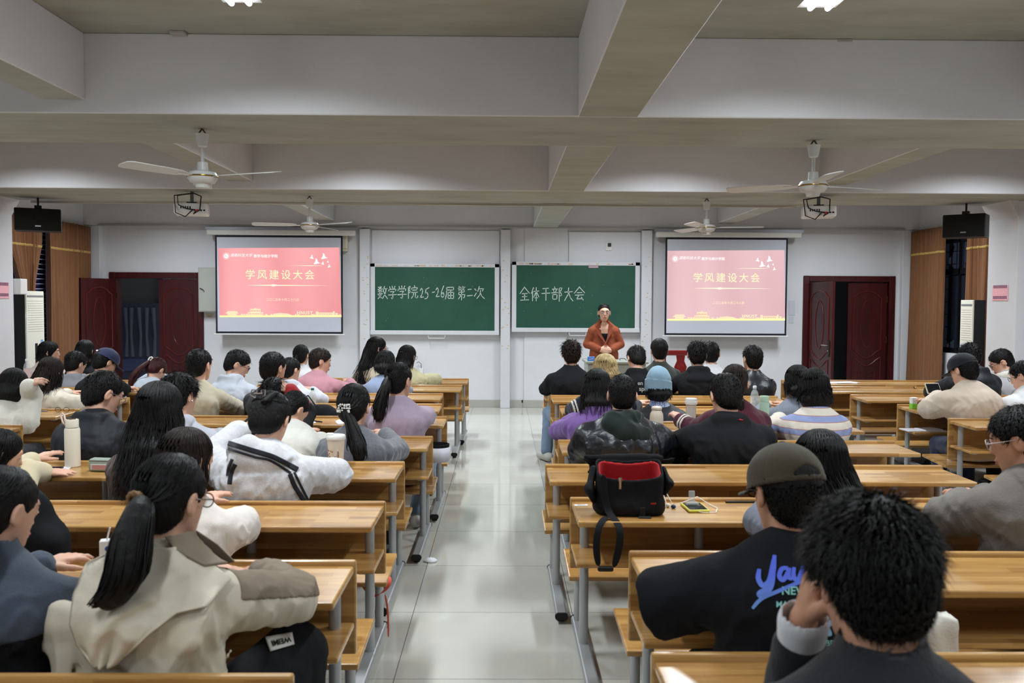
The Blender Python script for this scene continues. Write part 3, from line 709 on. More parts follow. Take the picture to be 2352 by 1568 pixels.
# ------------------------------------------------------------------ lecturer's desk and red chair
Yd = 11.15
p = at(1346, 830, Y=Yd); q = at(1490, 830, Y=Yd)
r = empty('lecture_desk', ((p.x + q.x) / 2, Yd + 0.3, 0)); hw = (q.x - p.x) / 2; zt = p.z
M_DESK = mat('grey green laminate', (150, 156, 148), 0.45)
MB().box((-hw, -0.3, zt - 0.03), (hw, 0.3, zt), 0.008).build('desk_top', M_DESK, r)
MB().box((-hw + 0.03, -0.26, 0.04), (hw - 0.03, -0.24, zt - 0.03)).build('front_panel', M_DESK, r)
MB().box((-hw + 0.03, -0.24, 0.0), (-hw + 0.06, 0.26, zt - 0.03)).build('side_panel', M_DESK, r)
MB().box((hw - 0.06, -0.24, 0.0), (hw - 0.03, 0.26, zt - 0.03)).build('side_panel', M_DESK, r)
tag(r, 'grey green lecture desk in front of the woman in the rust jacket', 'desk')
b_ = at(1358, 829, Y=Yd + 0.1)
r = empty('blue_box', (b_.x, Yd + 0.12, zt)); MB().box((-0.045, -0.03, 0), (0.045, 0.03, 0.055), 0.003, seg=1).build('carton', mat('blue card', (70, 124, 206), 0.5), r)
MB().prism([(-0.03, -0.031, 0.02), (0.03, -0.031, 0.03), (0.03, -0.031, 0.036), (-0.03, -0.031, 0.026)], (0, 0.0005, 0)).build('pale_flash', M_WHITEP, r); tag(r, 'small blue tissue box on the lecture desk', 'box')
c_ = at(1428, 828, Y=Yd + 0.1)
mb = MB(); mb.tube([(c_.x - 0.02, Yd + 0.15, zt + 0.006), (c_.x - 0.01, Yd + 0.15, zt + 0.035), (c_.x + 0.04, Yd + 0.15, zt + 0.032), (c_.x + 0.07, Yd + 0.15, zt + 0.006)], 0.004, n=6)
tag(mb.build('cable_loop', M_BLACKP, smooth=True), 'black cable loop on the lecture desk beside the blonde head', 'cable')
ch0 = at(1568, 838, Y=11.6)
r = empty('red_chair', (ch0.x, 11.75, 0)); M_RED = mat('glossy red wood', (120, 22, 24), 0.2, 0.6)
zt = at(1568, 803, Y=11.6).z; cw = 0.22
MB().box((-cw, -0.02, 0.44), (cw, 0.42, 0.47), 0.008).build('seat', M_RED, r)
for s in (-1, 1):
    MB().box((s * cw - 0.02, -0.03, 0), (s * cw + 0.02, 0.012, zt), 0.008).build('back_post', M_RED, r)
    MB().box((s * cw - 0.02, 0.37, 0), (s * cw + 0.02, 0.41, 0.44), 0.006).build('leg', M_RED, r)
MB().box((-cw, -0.025, zt - 0.085), (cw, 0.01, zt - 0.015), 0.012).build('top_rail', M_RED, r)
mb = MB(); mb.prism([(-0.06, -0.015, zt - 0.08), (0.06, -0.015, zt - 0.08), (0.05, -0.015, zt - 0.16), (0.085, -0.015, zt - 0.24), (0.06, -0.015, zt - 0.34), (0.05, -0.015, 0.46), (-0.05, -0.015, 0.46), (-0.06, -0.015, zt - 0.34), (-0.085, -0.015, zt - 0.24), (-0.05, -0.015, zt - 0.16)], (0, 0.02, 0)); mb.build('back_splat', M_RED, r)
MB().lathe([(0.05, 0), (0.055, 0.006), (0.03, 0.01)], M=Matrix.Translation((0, -0.015, zt - 0.25)) @ Matrix.Rotation(PI / 2, 4, 'X')).build('carved_roundel', M_RED, r, smooth=True)
tag(r, 'glossy red wooden chair beside the lecture desk', 'chair')

# ================================================================== CEILING FITTINGS
M_TUBE = emat('lit tube', (244, 250, 255), 12.0)
def fitting(x, y, label):
    r = empty('ceiling_light', (x, y, CEIL_Z))
    mb = MB(); mb.prism([(-0.05, -0.64, 0), (0.05, -0.64, 0), (0.10, -0.64, -0.07), (-0.10, -0.64, -0.07)], (0, 1.28, 0)); mb.build('reflector_tray', mat('fitting enamel', (236, 238, 240), 0.3), r)
    for s in (-0.045, 0.045): MB().tube([(s, -0.6, -0.088), (s, 0.6, -0.088)], 0.014, n=8).build('tube', M_TUBE, r)
    tag(r, label, 'ceiling light', 'fluorescent ceiling lights')
fitting(LAMP_X[1], 3.95, 'lit fluorescent fitting cut by the top edge before the long centre beam')
fitting(LAMP_X[2], 3.95, 'lit fluorescent fitting slanting out of frame past the long centre beam')
for _y in LAMP_Y:
    for i, _x in enumerate(LAMP_X):
        if _y == 3.95 and i in (1, 2): continue
        if _y in (3.95, 7.6, 11.3):
            r = empty('ceiling_light', (_x, _y, CEIL_Z)); mb = MB()
            mb.prism([(-0.05, -0.64, 0), (0.05, -0.64, 0), (0.10, -0.64, -0.07), (-0.10, -0.64, -0.07)], (0, 1.28, 0)); mb.build('reflector_tray', mat('fitting enamel', (236, 238, 240), 0.3), r)
            tag(r, 'lit fluorescent fitting hidden above the beams', 'ceiling light', 'fluorescent ceiling lights')
for (px, py, lab) in ((412, 75, 'small square ceiling hatch plate beside the bay corner'), (1935, 94, 'small square ceiling hatch plate beyond the centre beam')):
    p = at(px, py, Z=CEIL_Z); o = MB().box((p.x - 0.045, p.y - 0.05, CEIL_Z - 0.02), (p.x + 0.045, p.y + 0.05, CEIL_Z), 0.004, seg=1).build('hatch_plate', mat('plate grey', (170, 168, 164), 0.6)); tag(o, lab, 'plate')

def fan(x, y, angs, label, rod=0.13, R=0.60):
    r = empty('ceiling_fan', (x, y, BEAM_Z)); W = mat('fan enamel', (212, 214, 214), 0.35)
    z0 = -0.02
    mb = MB(); mb.tube([(0, 0, 0.0), (0.025, 0, -0.035), (0, 0, -0.05), (-0.025, 0, -0.035), (0, 0, 0.0)], 0.006, n=6); mb.build('hook', mat('rusty hook', (96, 70, 54), 0.7), r)
    MB().lathe([(0.045, -0.035), (0.042, -0.05), (0.034, -0.1), (0.03, -0.115), (0.014, -0.12)], n=18).build('canopy_cup', W, r, smooth=True)
    MB().tube([(0, 0, -0.1), (0, 0, -0.25)], 0.011, n=10).build('down_rod', W, r, smooth=True)
    MB().lathe([(0.02, -0.215), (0.032, -0.22), (0.036, -0.27), (0.036, -0.275)], n=18).build('collar', W, r, smooth=True)
    MB().lathe([(0.03, -0.27), (0.085, -0.285), (0.098, -0.305), (0.098, -0.322), (0.08, -0.35), (0.05, -0.36), (0.044, -0.385), (0.0, -0.39)], n=28).build('motor', W, r, smooth=True)
    MB().lathe([(0.099, -0.308), (0.1005, -0.311), (0.1005, -0.316), (0.099, -0.319)], n=28, cap=False).build('brass_ring', mat('brass trim', (170, 140, 70), 0.25, metal=1), r, smooth=True)
    for a in angs:
        Rz = Matrix.Rotation(math.radians(a), 4, 'Z') @ Matrix.Translation((0, 0, -0.312)) @ Matrix.Rotation(math.radians(11), 4, 'X')
        vs = []; n = 12
        prof = [(0.14, 0.03), (0.20, 0.05), (0.32, 0.058), (0.45, 0.062), (0.55, 0.064), (R - 0.02, 0.058), (R - 0.005, 0.04), (R, 0.015)]
        mb = MB(); mb.prism([(u, v, 0) for u, v in prof] + [(u, -v, 0) for u, v in reversed(prof)], (0, 0, 0.005), M=Rz); b = mb.build('blade', W, r)
        MB().box((0.07, -0.018, -0.003), (0.2, 0.018, 0.0), M=Rz).build('blade_arm', W, b)
    tag(r, label, 'ceiling fan', 'ceiling fans')
fan(-1.98, 5.80, (-22, -121, 109), 'nearer ceiling fan above the slide beside the electrical cabinet')
fan(2.14, 6.05, (-97, 20, 150), 'nearer ceiling fan in line with the pale slide screen')
fan(-2.08, 9.43, (-35, -170, 75), 'smaller farther ceiling fan hanging just above the more saturated slide')
fan(2.19, 9.43, (-120, -12, 110), 'smaller farther ceiling fan beside the pale slide screen housing')

def projector(p, rz, label):
    r = empty('projector', p, rz)
    b = MB().box((-0.165, -0.13, -0.06), (0.165, 0.13, 0.055), 0.018).build('body', M_WHITEP, r)
    mb = MB()
    for i in range(5): mb.box((-0.10 + i * 0.022, -0.1315, -0.005), (-0.088 + i * 0.022, -0.129, 0.02))
    for i in range(4): mb.box((0.03 + i * 0.03, -0.1315, -0.025), (0.05 + i * 0.03, -0.129, -0.01))
    mb.build('ports', M_BLACKP, r)
    MB().lathe([(0.035, 0), (0.04, 0.03), (0.03, 0.032)], M=Matrix.Translation((0.05, 0.13, 0)) @ Matrix.Rotation(-PI / 2, 4, 'X')).build('lens', M_BLACKP, r, smooth=True)
    z1 = BEAM_Z - p[2]
    MB().box((-0.05, -0.03, 0.05), (0.05, 0.05, 0.075)).build('bracket', M_BLACKP, r)
    MB().tube([(0, 0.01, 0.07), (0, 0.01, z1 - 0.003)], 0.018, n=8).build('ceiling_stem', M_GREYP, r)
    mb = MB()
    for k, (dx, dz) in enumerate(((-0.16, -0.05), (-0.13, 0.03), (0.1, -0.02))):
        mb.tube([(0.02, -0.04, z1 - 0.02), (dx, -0.10, (z1 + 0.03) / 2 + 0.02), (dx * 0.9, -0.16, dz), (dx * 0.3, -0.17, -0.04 + dz), (0.02 + 0.02 * k, -0.135, -0.015)], 0.006, n=6)
    mb.build('cables', M_BLACKP, r, smooth=True)
    MB().box((0.045, -0.15, -0.03), (0.075, -0.13, -0.012)).build('red_plug', mat('red plug', (190, 40, 40), 0.5), r)
    tag(r, label, 'projector', 'ceiling projectors')
_p = at(441, 481, Y=9.1); projector(tuple(_p), math.radians(14), 'white ceiling projector with looping black cables above the electrical cabinet')
_p = at(1880, 487, Y=9.1); projector(tuple(_p), math.radians(-14), 'white ceiling projector with tangled cables above the half open door')
mb = MB(); mb.box((at(70, 468, Y=9.97).x, 9.975, 2.70), (at(1830, 478, Y=9.97).x, 10.0, 2.728)); 
mb.tube([at(480, 466, Y=9.6), at(560, 467, Y=9.9), at(840, 467, Y=9.95), at(1150, 472, Y=9.95), at(1500, 474, Y=9.95), at(1800, 476, Y=9.9), at(1850, 470, Y=9.4)], 0.006, n=5)
tag(mb.build('cable_trunking', mat('cable duct', (186, 182, 170), 0.6)), 'thin pale cable duct with wires along the far beam edge', 'duct')

def hung_speaker(p, w, h, rz, label):
    r = empty('loudspeaker', p, rz)
    MB().box((-w / 2, 0.0, -h / 2), (w / 2, 0.26, h / 2), 0.01).build('cabinet', M_BLACKP, r)
    MB().box((-w / 2 + 0.008, -0.012, -h / 2 + 0.008), (w / 2 - 0.008, 0.0, h / 2 - 0.008), 0.004, seg=1).build('grille', mat('speaker grille', (12, 13, 14), 0.85, bump=0.4, bscale=300), r)
    MB().box((-0.028, -0.015, -h * 0.32), (0.028, -0.012, -h * 0.32 + 0.014)).build('badge', mat('silver badge', (170, 172, 176), 0.3, metal=0.8), r)
    z1 = BEAM_Z - p[2]
    MB().tube([(0, 0.13, h / 2), (0, 0.13, z1)], 0.011, n=8).build('hanging_stem', M_BLACKP, r)
    mb = MB(); mb.box((-0.035, 0.09, h / 2), (0.035, 0.17, h / 2 + 0.04)); mb.build('yoke', M_BLACKP, r)
    tag(r, label, 'loudspeaker', 'hung loudspeakers')
_p = at(87, 504, Y=9.62); hung_speaker(tuple(_p), 0.455, 0.245, math.radians(26), 'black loudspeaker hung over the gathered curtain by the pink notice')
_p = at(2213, 518, Y=9.62); hung_speaker(tuple(_p), 0.43, 0.255, math.radians(-38), 'black loudspeaker hung before the barred window')

# ================================================================== DESK BENCHES
LIP = 0.705
def make_unit(L, side, pitch=0.36):
    """desk in local space: x 0..L, y=0 at the upright board; students sit on the far side (+y)"""
    r = empty('desk_bench', (0, 0, 0))
    MB().box((0.006, -0.385, LIP - 0.043), (L - 0.006, -0.012, LIP - 0.018), 0.006).build('desktop', M_WOOD, r)
    b = MB().box((0, -0.014, 0.375), (L, 0.010, LIP), 0.007).build('backrest', M_WOOD, r)
    MB().box((0.004, -0.335, 0.476), (L - 0.004, -0.03, 0.496), 0.004, seg=1).build('book_shelf', M_WOOD, r)
    Ms = Matrix.Translation((0, 0.03, 0.325)) @ Matrix.Rotation(math.radians(3.5), 4, 'X')
    MB().box((0, -0.005, -0.024), (L, 0.385, 0.0), 0.006, Ms).build('seat', M_WOOD, r)
    xs = (0.06, 0.58, L - 0.58, L - 0.06)
    for i, x in enumerate(xs):
        MB().tube([(x, -0.085, 0.05), (x, -0.085, LIP - 0.043)], 0.021, n=12).build('leg', M_SILVER, r, smooth=True)
        MB().tube([(x, 0.21, 0.05), (x, 0.21, 0.312)], 0.02, n=12).build('seat_post', M_SILVER, r, smooth=True)
        mb = MB(); prof = [(0.014 * math.cos(a) + (0.017 if math.cos(a) > 0 else -0.017), 0, 0.017 * math.sin(a)) for a in [2 * PI * (k + 0.5) / 16 for k in range(16)]]
        mb.prism([(x + p[0], -0.53, 0.038 + p[2]) for p in prof], (0, 0.79, 0))
        f = mb.build('foot', M_SILVER, r)
        mb = MB(); mb.prism([(x + p[0] * 1.05, -0.545, 0.038 + p[2] * 1.05) for p in prof], (0, 0.016, 0)); mb.prism([(x + p[0] * 1.05, 0.258, 0.038 + p[2] * 1.05) for p in prof], (0, 0.016, 0))
        mb.box((x - 0.018, -0.50, 0.0), (x + 0.018, -0.44, 0.024)); mb.box((x - 0.018, 0.18, 0.0), (x + 0.018, 0.23, 0.024))
        mb.build('foot_cap', M_BLACKP, f)
        mb = MB(); mb.box((x - 0.014, -0.33, LIP - 0.056), (x + 0.014, -0.05, LIP - 0.043)); mb.box((x - 0.014, -0.3, 0.464), (x + 0.014, -0.05, 0.476)); mb.build('bracket', M_SILVER, r)
    s = L - 0.46 if side < 0 else 0.3
    for sx in ((s, s + 0.86) if side > 0 else (s - 0.86, s)):
        k = MB().box((sx, -0.0165, 0.615), (sx + 0.095, -0.014, 0.652)).build('asset_sticker', mat('sticker', (176, 168, 148), 0.7), r)
        MB().box((sx + 0.006, -0.0172, 0.638), (sx + 0.06, -0.0162, 0.642)).build('sticker_print', mat('sticker ink', (90, 84, 76), 0.8), k)
    for sx in (0.14, L - 0.14):
        MB().lathe([(0.012, 0), (0.012, 0.004)], n=10, M=Matrix.Translation((sx, -0.014, 0.628)) @ Matrix.Rotation(PI / 2, 4, 'X')).build('bolt_head', M_GREYP, r)
    return r
proto = {}
def unit(x0, y, L, side, label):
    k = (L, side)
    if k not in proto:
        proto[k] = make_unit(L, side); o = proto[k]
    else:
        o = copy_tree(proto[k])
    o.location = (x0, y, 0)
    tag(o, label, 'desk bench', 'rows of wooden desk benches')
    return o
LB, RB = 2.22, 2.22
LROW = [2.07, 3.00, 3.90, 4.885, 5.82, 6.84, 7.70, 8.58, 9.45, 10.28]
LXR = [-0.50, -0.505, -0.524, -0.549, -0.465, -0.435, -0.534, -0.583, -0.436, -0.40]
RROW = [1.31, 2.20, 3.12, 3.99, 4.82, 5.69, 6.60, 7.58, 8.46, 9.38, 10.26]
RXL = [0.42, 0.384, 0.46, 0.313, 0.239, 0.364, 0.397, 0.493, 0.465, 0.50, 0.486]
LLAB = ['desk bench at the bottom photo edge, behind the beige trench coat', 'desk bench the beige trench coat woman leans on', 'desk bench behind the striped grey hoodie, empty at its aisle end',
        'desk bench with the printed coffee cup and white thermos', 'desk bench directly behind the lilac jacket', 'desk bench with the open notes and a black pen, black bag on its seat', 'desk bench where the glasses wearer in pale blue sits',
        'desk bench behind the pink sweater, holding a watch', 'desk bench in the second row before the boards, next to the sequinned jacket', 'front row desk bench before the first green board']
RLAB = ['desk bench under the front right fluffy head', 'desk bench at the bottom edge between the printed black T-shirt and the fluffy head', 'desk bench the man in the olive cap leans on',
        'desk bench carrying the black messenger bag with red lining', 'desk bench directly behind the black leather jacket', 'desk bench with the beige round shouldered flask',
        'desk bench behind the pale blue beanie, holding the mint flask', 'desk bench holding the clear drink bottle with a pale label', 'desk bench behind the curly haired man in black', 'second row desk bench hidden behind the man in black by the aisle', 'front row desk bench before the lecture desk']
for y, x, lab in zip(LROW, LXR, LLAB): unit(x - LB, y, LB, -1, lab)
for y, x, lab in zip(RROW, RXL, RLAB): unit(x, y, RB, 1, lab)
for y, x, lab in zip([6.29, 7.23, 8.10, 9.05, 9.9], [-3.46, -3.50, -3.46, -3.44, -3.46],
                ['side block desk bench at the photo edge with the white sweater hugging arm', 'side block desk bench with glasses and a pen lying on it', 'side block desk bench just before the cap wearer with navy crown',
                 'side block desk bench under the sleeping red ponytail', 'foremost side block desk bench near the swung open door leaf']):
    unit(x - 2.22, y, 2.22, -1, lab)
for y, x, lab in zip([5.95, 6.84, 7.80, 8.62], [3.56, 3.53, 3.56, 3.46],
                ['side block desk bench mostly hidden by the grey fleece man', 'side block desk bench whose seat holds the cream jacket man in a black cap', 'side block desk bench with the green carton on it', 'empty ended side block desk bench behind the shared papers']):
    unit(x, y, 2.22, 1, lab)
unit(3.30, 9.45, 1.19, 1, 'short side block desk bench ending at a narrow gap, second row')
unit(4.50, 9.45, 1.19, 1, 'short side block desk bench beyond the narrow gap, second row')
unit(3.30, 10.28, 2.22, 1, 'front row side block desk bench with loose papers on it')
# ================================================================== SURFACES FROM BLENDED BODIES (numpy)
def V(*a): return np.array(a, dtype=np.float64)
def nrm(v): v = np.asarray(v, float); return v / (np.linalg.norm(v) + 1e-12)
def smin(a, b, k):
    h = np.clip(0.5 + 0.5 * (b - a) / k, 0, 1); return b + (a - b) * h - k * h * (1 - h)
def smax(a, b, k): return -smin(-a, -b, k)
def s_seg(P, a, b, ra, rb):
    a = np.asarray(a, float); ab = np.asarray(b, float) - a; L2 = max(float(ab @ ab), 1e-12)
    q = P - a; h = np.clip((q @ ab) / L2, 0, 1)
    return np.sqrt(((q - h[:, None] * ab) ** 2).sum(1)) - (ra + (rb - ra) * h)
def s_ell(P, c, r, R=None):
    q = P - np.asarray(c, float)
    if R is not None: q = q @ R
    r = np.asarray(r, float)
    k0 = np.sqrt(((q / r) ** 2).sum(1)); k1 = np.sqrt(((q / (r * r)) ** 2).sum(1)) + 1e-9
    return k0 * (k0 - 1) / k1
def s_chain(P, pts, ws, ds, right, k=0.03):
    """elliptic tube along pts: ws = half widths along 'right', ds = half depths across"""
    d = None; right = nrm(right)
    for i in range(len(pts) - 1):
        a = np.asarray(pts[i], float); b = np.asarray(pts[i + 1], float); ab = b - a; L = np.linalg.norm(ab) + 1e-9; u = ab / L
        rt = nrm(right - u * (right @ u)); fw = np.cross(u, rt)
        q = P - a; t = q @ u; h = np.clip(t / L, 0, 1)
        w = ws[i] + (ws[i + 1] - ws[i]) * h; e = ds[i] + (ds[i + 1] - ds[i]) * h
        m = np.minimum(w, e); ax = t - h * L
        n = np.sqrt((q @ rt / w) ** 2 + (q @ fw / e) ** 2 + (ax / m) ** 2)
        di = (n - 1) * m
        d = di if d is None else smin(d, di, k)
    return d
def s_torus(P, c, R, r, axis):
    ax = nrm(axis); q = P - np.asarray(c, float); h = q @ ax
    rad = np.sqrt(np.maximum((q * q).sum(1) - h * h, 0))
    return np.sqrt((rad - R) ** 2 + h * h) - r
def s_box(P, c, h, R=None, r=0.0):
    q = P - np.asarray(c, float)
    if R is not None: q = q @ R
    q = np.abs(q) - (np.asarray(h, float) - r)
    return np.sqrt((np.maximum(q, 0) ** 2).sum(1)) + np.minimum(q.max(1), 0) - r
def folds(P, seed, freq=26.0, aniso=(1, 1, 0.6)):
    freq = freq * 1.75
    rg = np.random.RandomState(seed); s = 0; an = np.asarray(aniso, float)
    for i in range(4):
        k = nrm(rg.randn(3)) * an * freq * (0.7 + 0.5 * i); k2 = nrm(rg.randn(3)) * freq * 0.5
        s = s + np.sin(P @ k + 1.6 * np.sin(P @ k2 + rg.rand() * 6) + rg.rand() * 6) / (1 + 0.5 * i)
    return 0.55 - 1.25 * np.abs(s / 2.2) ** 0.8
_C8 = np.array([[i, j, k] for i in (0, 1) for j in (0, 1) for k in (0, 1)])
_E12 = [(a, b) for a in range(8) for b in range(a + 1, 8) if np.abs(_C8[a] - _C8[b]).sum() == 1]
def iso_mesh(f, lo, hi, res, slack=1.5):
    lo = np.asarray(lo, float); hi = np.asarray(hi, float); B = 4
    nb = np.ceil((hi - lo) / (res * B)).astype(int) + 1
    g = np.stack(np.meshgrid(*[np.arange(n) for n in nb], indexing='ij'), -1).reshape(-1, 3)
    ctr = lo + (g + 0.5) * B * res
    dc = f(ctr)
    act = np.abs(dc) < B * res * 0.87 * slack + 0.012
    shape = nb * B
    D = np.repeat(np.repeat(np.repeat(dc.reshape(nb), B, 0), B, 1), B, 2).astype(np.float32)
    ga = g[act] * B
    off = np.stack(np.meshgrid(*[np.arange(B)] * 3, indexing='ij'), -1).reshape(-1, 3)
    idx = (ga[:, None, :] + off[None]).reshape(-1, 3)
    for s in range(0, len(idx), 400000):
        ii = idx[s:s + 400000]; D[ii[:, 0], ii[:, 1], ii[:, 2]] = f(lo + ii * res)
    D[0] = D[-1] = 1; D[:, 0] = D[:, -1] = 1; D[:, :, 0] = D[:, :, -1] = 1
    S = D < 0
    c = np.zeros(shape - 1, np.int8)
    for o in _C8: c += S[o[0]:shape[0] - 1 + o[0], o[1]:shape[1] - 1 + o[1], o[2]:shape[2] - 1 + o[2]]
    cells = np.argwhere((c > 0) & (c < 8))
    n = len(cells)
    if n == 0: return np.zeros((0, 3)), np.zeros((0, 4), int)
    ids = np.full(shape, -1, np.int32); ids[cells[:, 0], cells[:, 1], cells[:, 2]] = np.arange(n)
    v8 = np.stack([D[cells[:, 0] + o[0], cells[:, 1] + o[1], cells[:, 2] + o[2]] for o in _C8], 1)
    acc = np.zeros((n, 3)); cnt = np.zeros(n)
    for a, b in _E12:
        da, db = v8[:, a], v8[:, b]; m = (da < 0) != (db < 0); t = np.where(m, da / np.where(m, da - db, 1), 0)
        acc += np.where(m[:, None], _C8[a] + t[:, None] * (_C8[b] - _C8[a]), 0); cnt += m
    verts = lo + (cells + acc / cnt[:, None]) * res
    quads = []
    for ax in range(3):
        o = np.zeros(3, int); o[ax] = 1
        sl0 = tuple(slice(0, shape[i] - o[i]) for i in range(3)); sl1 = tuple(slice(o[i], shape[i]) for i in range(3))
        e = np.argwhere(S[sl0] != S[sl1]); e = e[(e > 0).all(1)]
        if not len(e): continue
        u = np.zeros(3, int); u[(ax + 1) % 3] = 1; w_ = np.zeros(3, int); w_[(ax + 2) % 3] = 1
        q = np.stack([ids[tuple((e - u - w_).T)], ids[tuple((e - w_).T)], ids[tuple(e.T)], ids[tuple((e - u).T)]], 1)
        ins = S[tuple(e.T)]
        q[~ins] = q[~ins][:, ::-1]
        quads.append(q[(q >= 0).all(1)])
    return verts, np.concatenate(quads)
def np_mesh(name, verts, quads, m, parent=None, tris=None, smooth=True):
    me = bpy.data.meshes.new(name)
    nq = len(quads); nt = 0 if tris is None else len(tris)
    me.vertices.add(len(verts)); me.vertices.foreach_set('co', np.asarray(verts, np.float32).ravel())
    loops = np.asarray(quads, np.int32).ravel()
    if nt: loops = np.concatenate([loops, np.asarray(tris, np.int32).ravel()])
    me.loops.add(len(loops)); me.loops.foreach_set('vertex_index', loops)
    me.polygons.add(nq + nt)
    st = np.concatenate([np.arange(nq) * 4, nq * 4 + np.arange(nt) * 3]).astype(np.int32)
    me.polygons.foreach_set('loop_start', st)
    me.update(calc_edges=True); me.validate()
    if smooth: me.shade_smooth()
    me.materials.append(m)
    o = bpy.data.objects.new(name, me); COL.objects.link(o)
    if parent is not None: o.parent = parent
    return o
def vnormals(me):
    a = np.zeros(len(me.vertices) * 3, np.float32); me.vertices.foreach_get('normal', a); return a.reshape(-1, 3)

def march(f, root, px, py, d0, d1, lift=0.003):
    """points on the surface f = lift seen along the sight lines of given picture points"""
    px = np.asarray(px, float); py = np.asarray(py, float)
    R3 = np.array(CAM_M.to_3x3()); dv = np.stack([(px - 1176) / F, -(py - 784) / F, -np.ones_like(px)], 1) @ R3.T
    dv /= dv[:, 1:2]; L = np.linalg.norm(dv, axis=1); y = np.full(len(px), float(d0)); root = np.asarray(root, float)
    o = V(0, 0, CAMZ)
    for i in range(220):
        q = o + dv * y[:, None] - root; dd = f(q) - lift
        st = np.where(dd > 0.0004, np.clip(dd * 0.55, 0.0006, 0.05), np.where(dd < -0.002, dd * 0.5, 0)); y = np.minimum(y + st / L, d1)
    return o + dv * y[:, None] - root
def px_stroke(name, pts, wd, m, f, p, d0, d1, lift, th=0.003):
    c3 = [V(*q) for q in pts]; P2 = []
    for i in range(len(c3) - 1):
        p0, p1, p2, p3 = c3[max(i - 1, 0)], c3[i], c3[i + 1], c3[min(i + 2, len(c3) - 1)]
        for k in range(14):
            f_ = k / 14; P2.append(0.5 * ((2 * p1) + (-p0 + p2) * f_ + (2 * p0 - 5 * p1 + 4 * p2 - p3) * f_ ** 2 + (-p0 + 3 * p1 - 3 * p2 + p3) * f_ ** 3))
    P2.append(c3[-1]); P2 = np.array(P2); t = np.gradient(P2, axis=0); t /= np.linalg.norm(t, axis=1, keepdims=True) + 1e-9
    nn = np.stack([-t[:, 1], t[:, 0]], 1); w_ = np.linspace(-0.5, 0.5, 5) * wd
    G = P2[None] + nn[None] * w_[:, None, None]
    pts3 = march(f, p.root_loc, G[..., 0].ravel(), G[..., 1].ravel(), d0, d1, lift)
    return sheet(name, pts3, len(P2), 5, m, p.o, th)
def grid_px(left, right, nu, nv):
    left = np.asarray(left, float); right = np.asarray(right, float)
    tl = np.linspace(0, 1, len(left)); tr = np.linspace(0, 1, len(right)); v = np.linspace(0, 1, nv)
    Lp = np.stack([np.interp(v, tl, left[:, c]) for c in (0, 1)], 1); Rp = np.stack([np.interp(v, tr, right[:, c]) for c in (0, 1)], 1)
    u = np.linspace(0, 1, nu)[None, :, None]
    return (Lp[:, None] * (1 - u) + Rp[:, None] * u)
def sheet(name, pts, nu, nv, m, parent, th=0.004):
    idx = np.arange(nu * nv).reshape(nv, nu)
    q = np.stack([idx[:-1, :-1], idx[:-1, 1:], idx[1:, 1:], idx[1:, :-1]], -1).reshape(-1, 4)
    o = np_mesh(name, pts, q, m, parent); md = o.modifiers.new('t', 'SOLIDIFY'); md.thickness = th; md.offset = 0; return o
# strands ------------------------------------------------------------------
def tube_arrays(paths, r0, r1, n=3):
    """paths (N,K,3) -> arrays of tapered tubes"""
    paths = np.asarray(paths, float); N_, K, _ = paths.shape
    t = np.gradient(paths, axis=1); t /= np.linalg.norm(t, axis=2, keepdims=True) + 1e-9
    ref = np.where(np.abs(t[..., 2:3]) < 0.9, V(0, 0, 1), V(1, 0, 0))
    u = np.cross(t, ref); u /= np.linalg.norm(u, axis=2, keepdims=True) + 1e-9; w_ = np.cross(t, u)
    u_ = np.linspace(0, 1, K); rad = ((r0 + (r1 - r0) * u_ ** 1.5) * np.clip(0.15 + u_ / 0.16, 0, 1))[None, :, None]
    if np.ndim(r0): pass
    ring = []
    for j in range(n):
        a = 2 * PI * j / n; ring.append(paths + (u * math.cos(a) + w_ * math.sin(a)) * rad)
    v = np.stack(ring, 2)                    # N,K,n,3
    idx = np.arange(N_ * K * n).reshape(N_, K, n)
    q = []
    for j in range(n):
        k = (j + 1) % n
        q.append(np.stack([idx[:, :-1, j], idx[:, :-1, k], idx[:, 1:, k], idx[:, 1:, j]], -1).reshape(-1, 4))
    return v.reshape(-1, 3), np.concatenate(q)
def spikes(p, nrm_, dirs, length, width):
    n = len(p); t1 = np.cross(dirs, nrm_ + 1e-3); t1 /= np.linalg.norm(t1, axis=1, keepdims=True) + 1e-9
    base = p - nrm_ * 0.003
    a = base + t1 * width; b = base - t1 * width; c = base + nrm_ * width * 1.4
    mid = p + dirs * (length * 0.55)[:, None] + nrm_ * 0.001; tip = p + dirs * length[:, None] - V(0, 0, 1) * (length * 0.12)[:, None]
    m1 = mid + t1 * width * 0.7; m2 = mid - t1 * width * 0.7
    v = np.concatenate([a, b, c, m1, m2, tip]); i = np.arange(n)
    A, B_, C_, M1, M2, T = i, i + n, i + 2 * n, i + 3 * n, i + 4 * n, i + 5 * n
    quads = np.stack([A, B_, M2, M1], 1)
    tris = np.concatenate([np.stack([M1, M2, T], 1), np.stack([A, M1, C_], 1), np.stack([B_, C_, M2], 1), np.stack([C_, M1, M2], 1)])
    return v, quads, tris
class Acc:
    def __init__(s): s.v = []; s.q = []; s.t = []; s.n = 0
    def add(s, v, q=None, t=None):
        if len(v) == 0: return
        s.v.append(v)
        if q is not None and len(q): s.q.append(q + s.n)
        if t is not None and len(t): s.t.append(t + s.n)
        s.n += len(v)
    def build(s, name, m, parent):
        return np_mesh(name, np.concatenate(s.v), np.concatenate(s.q), m, parent, np.concatenate(s.t) if s.t else None)

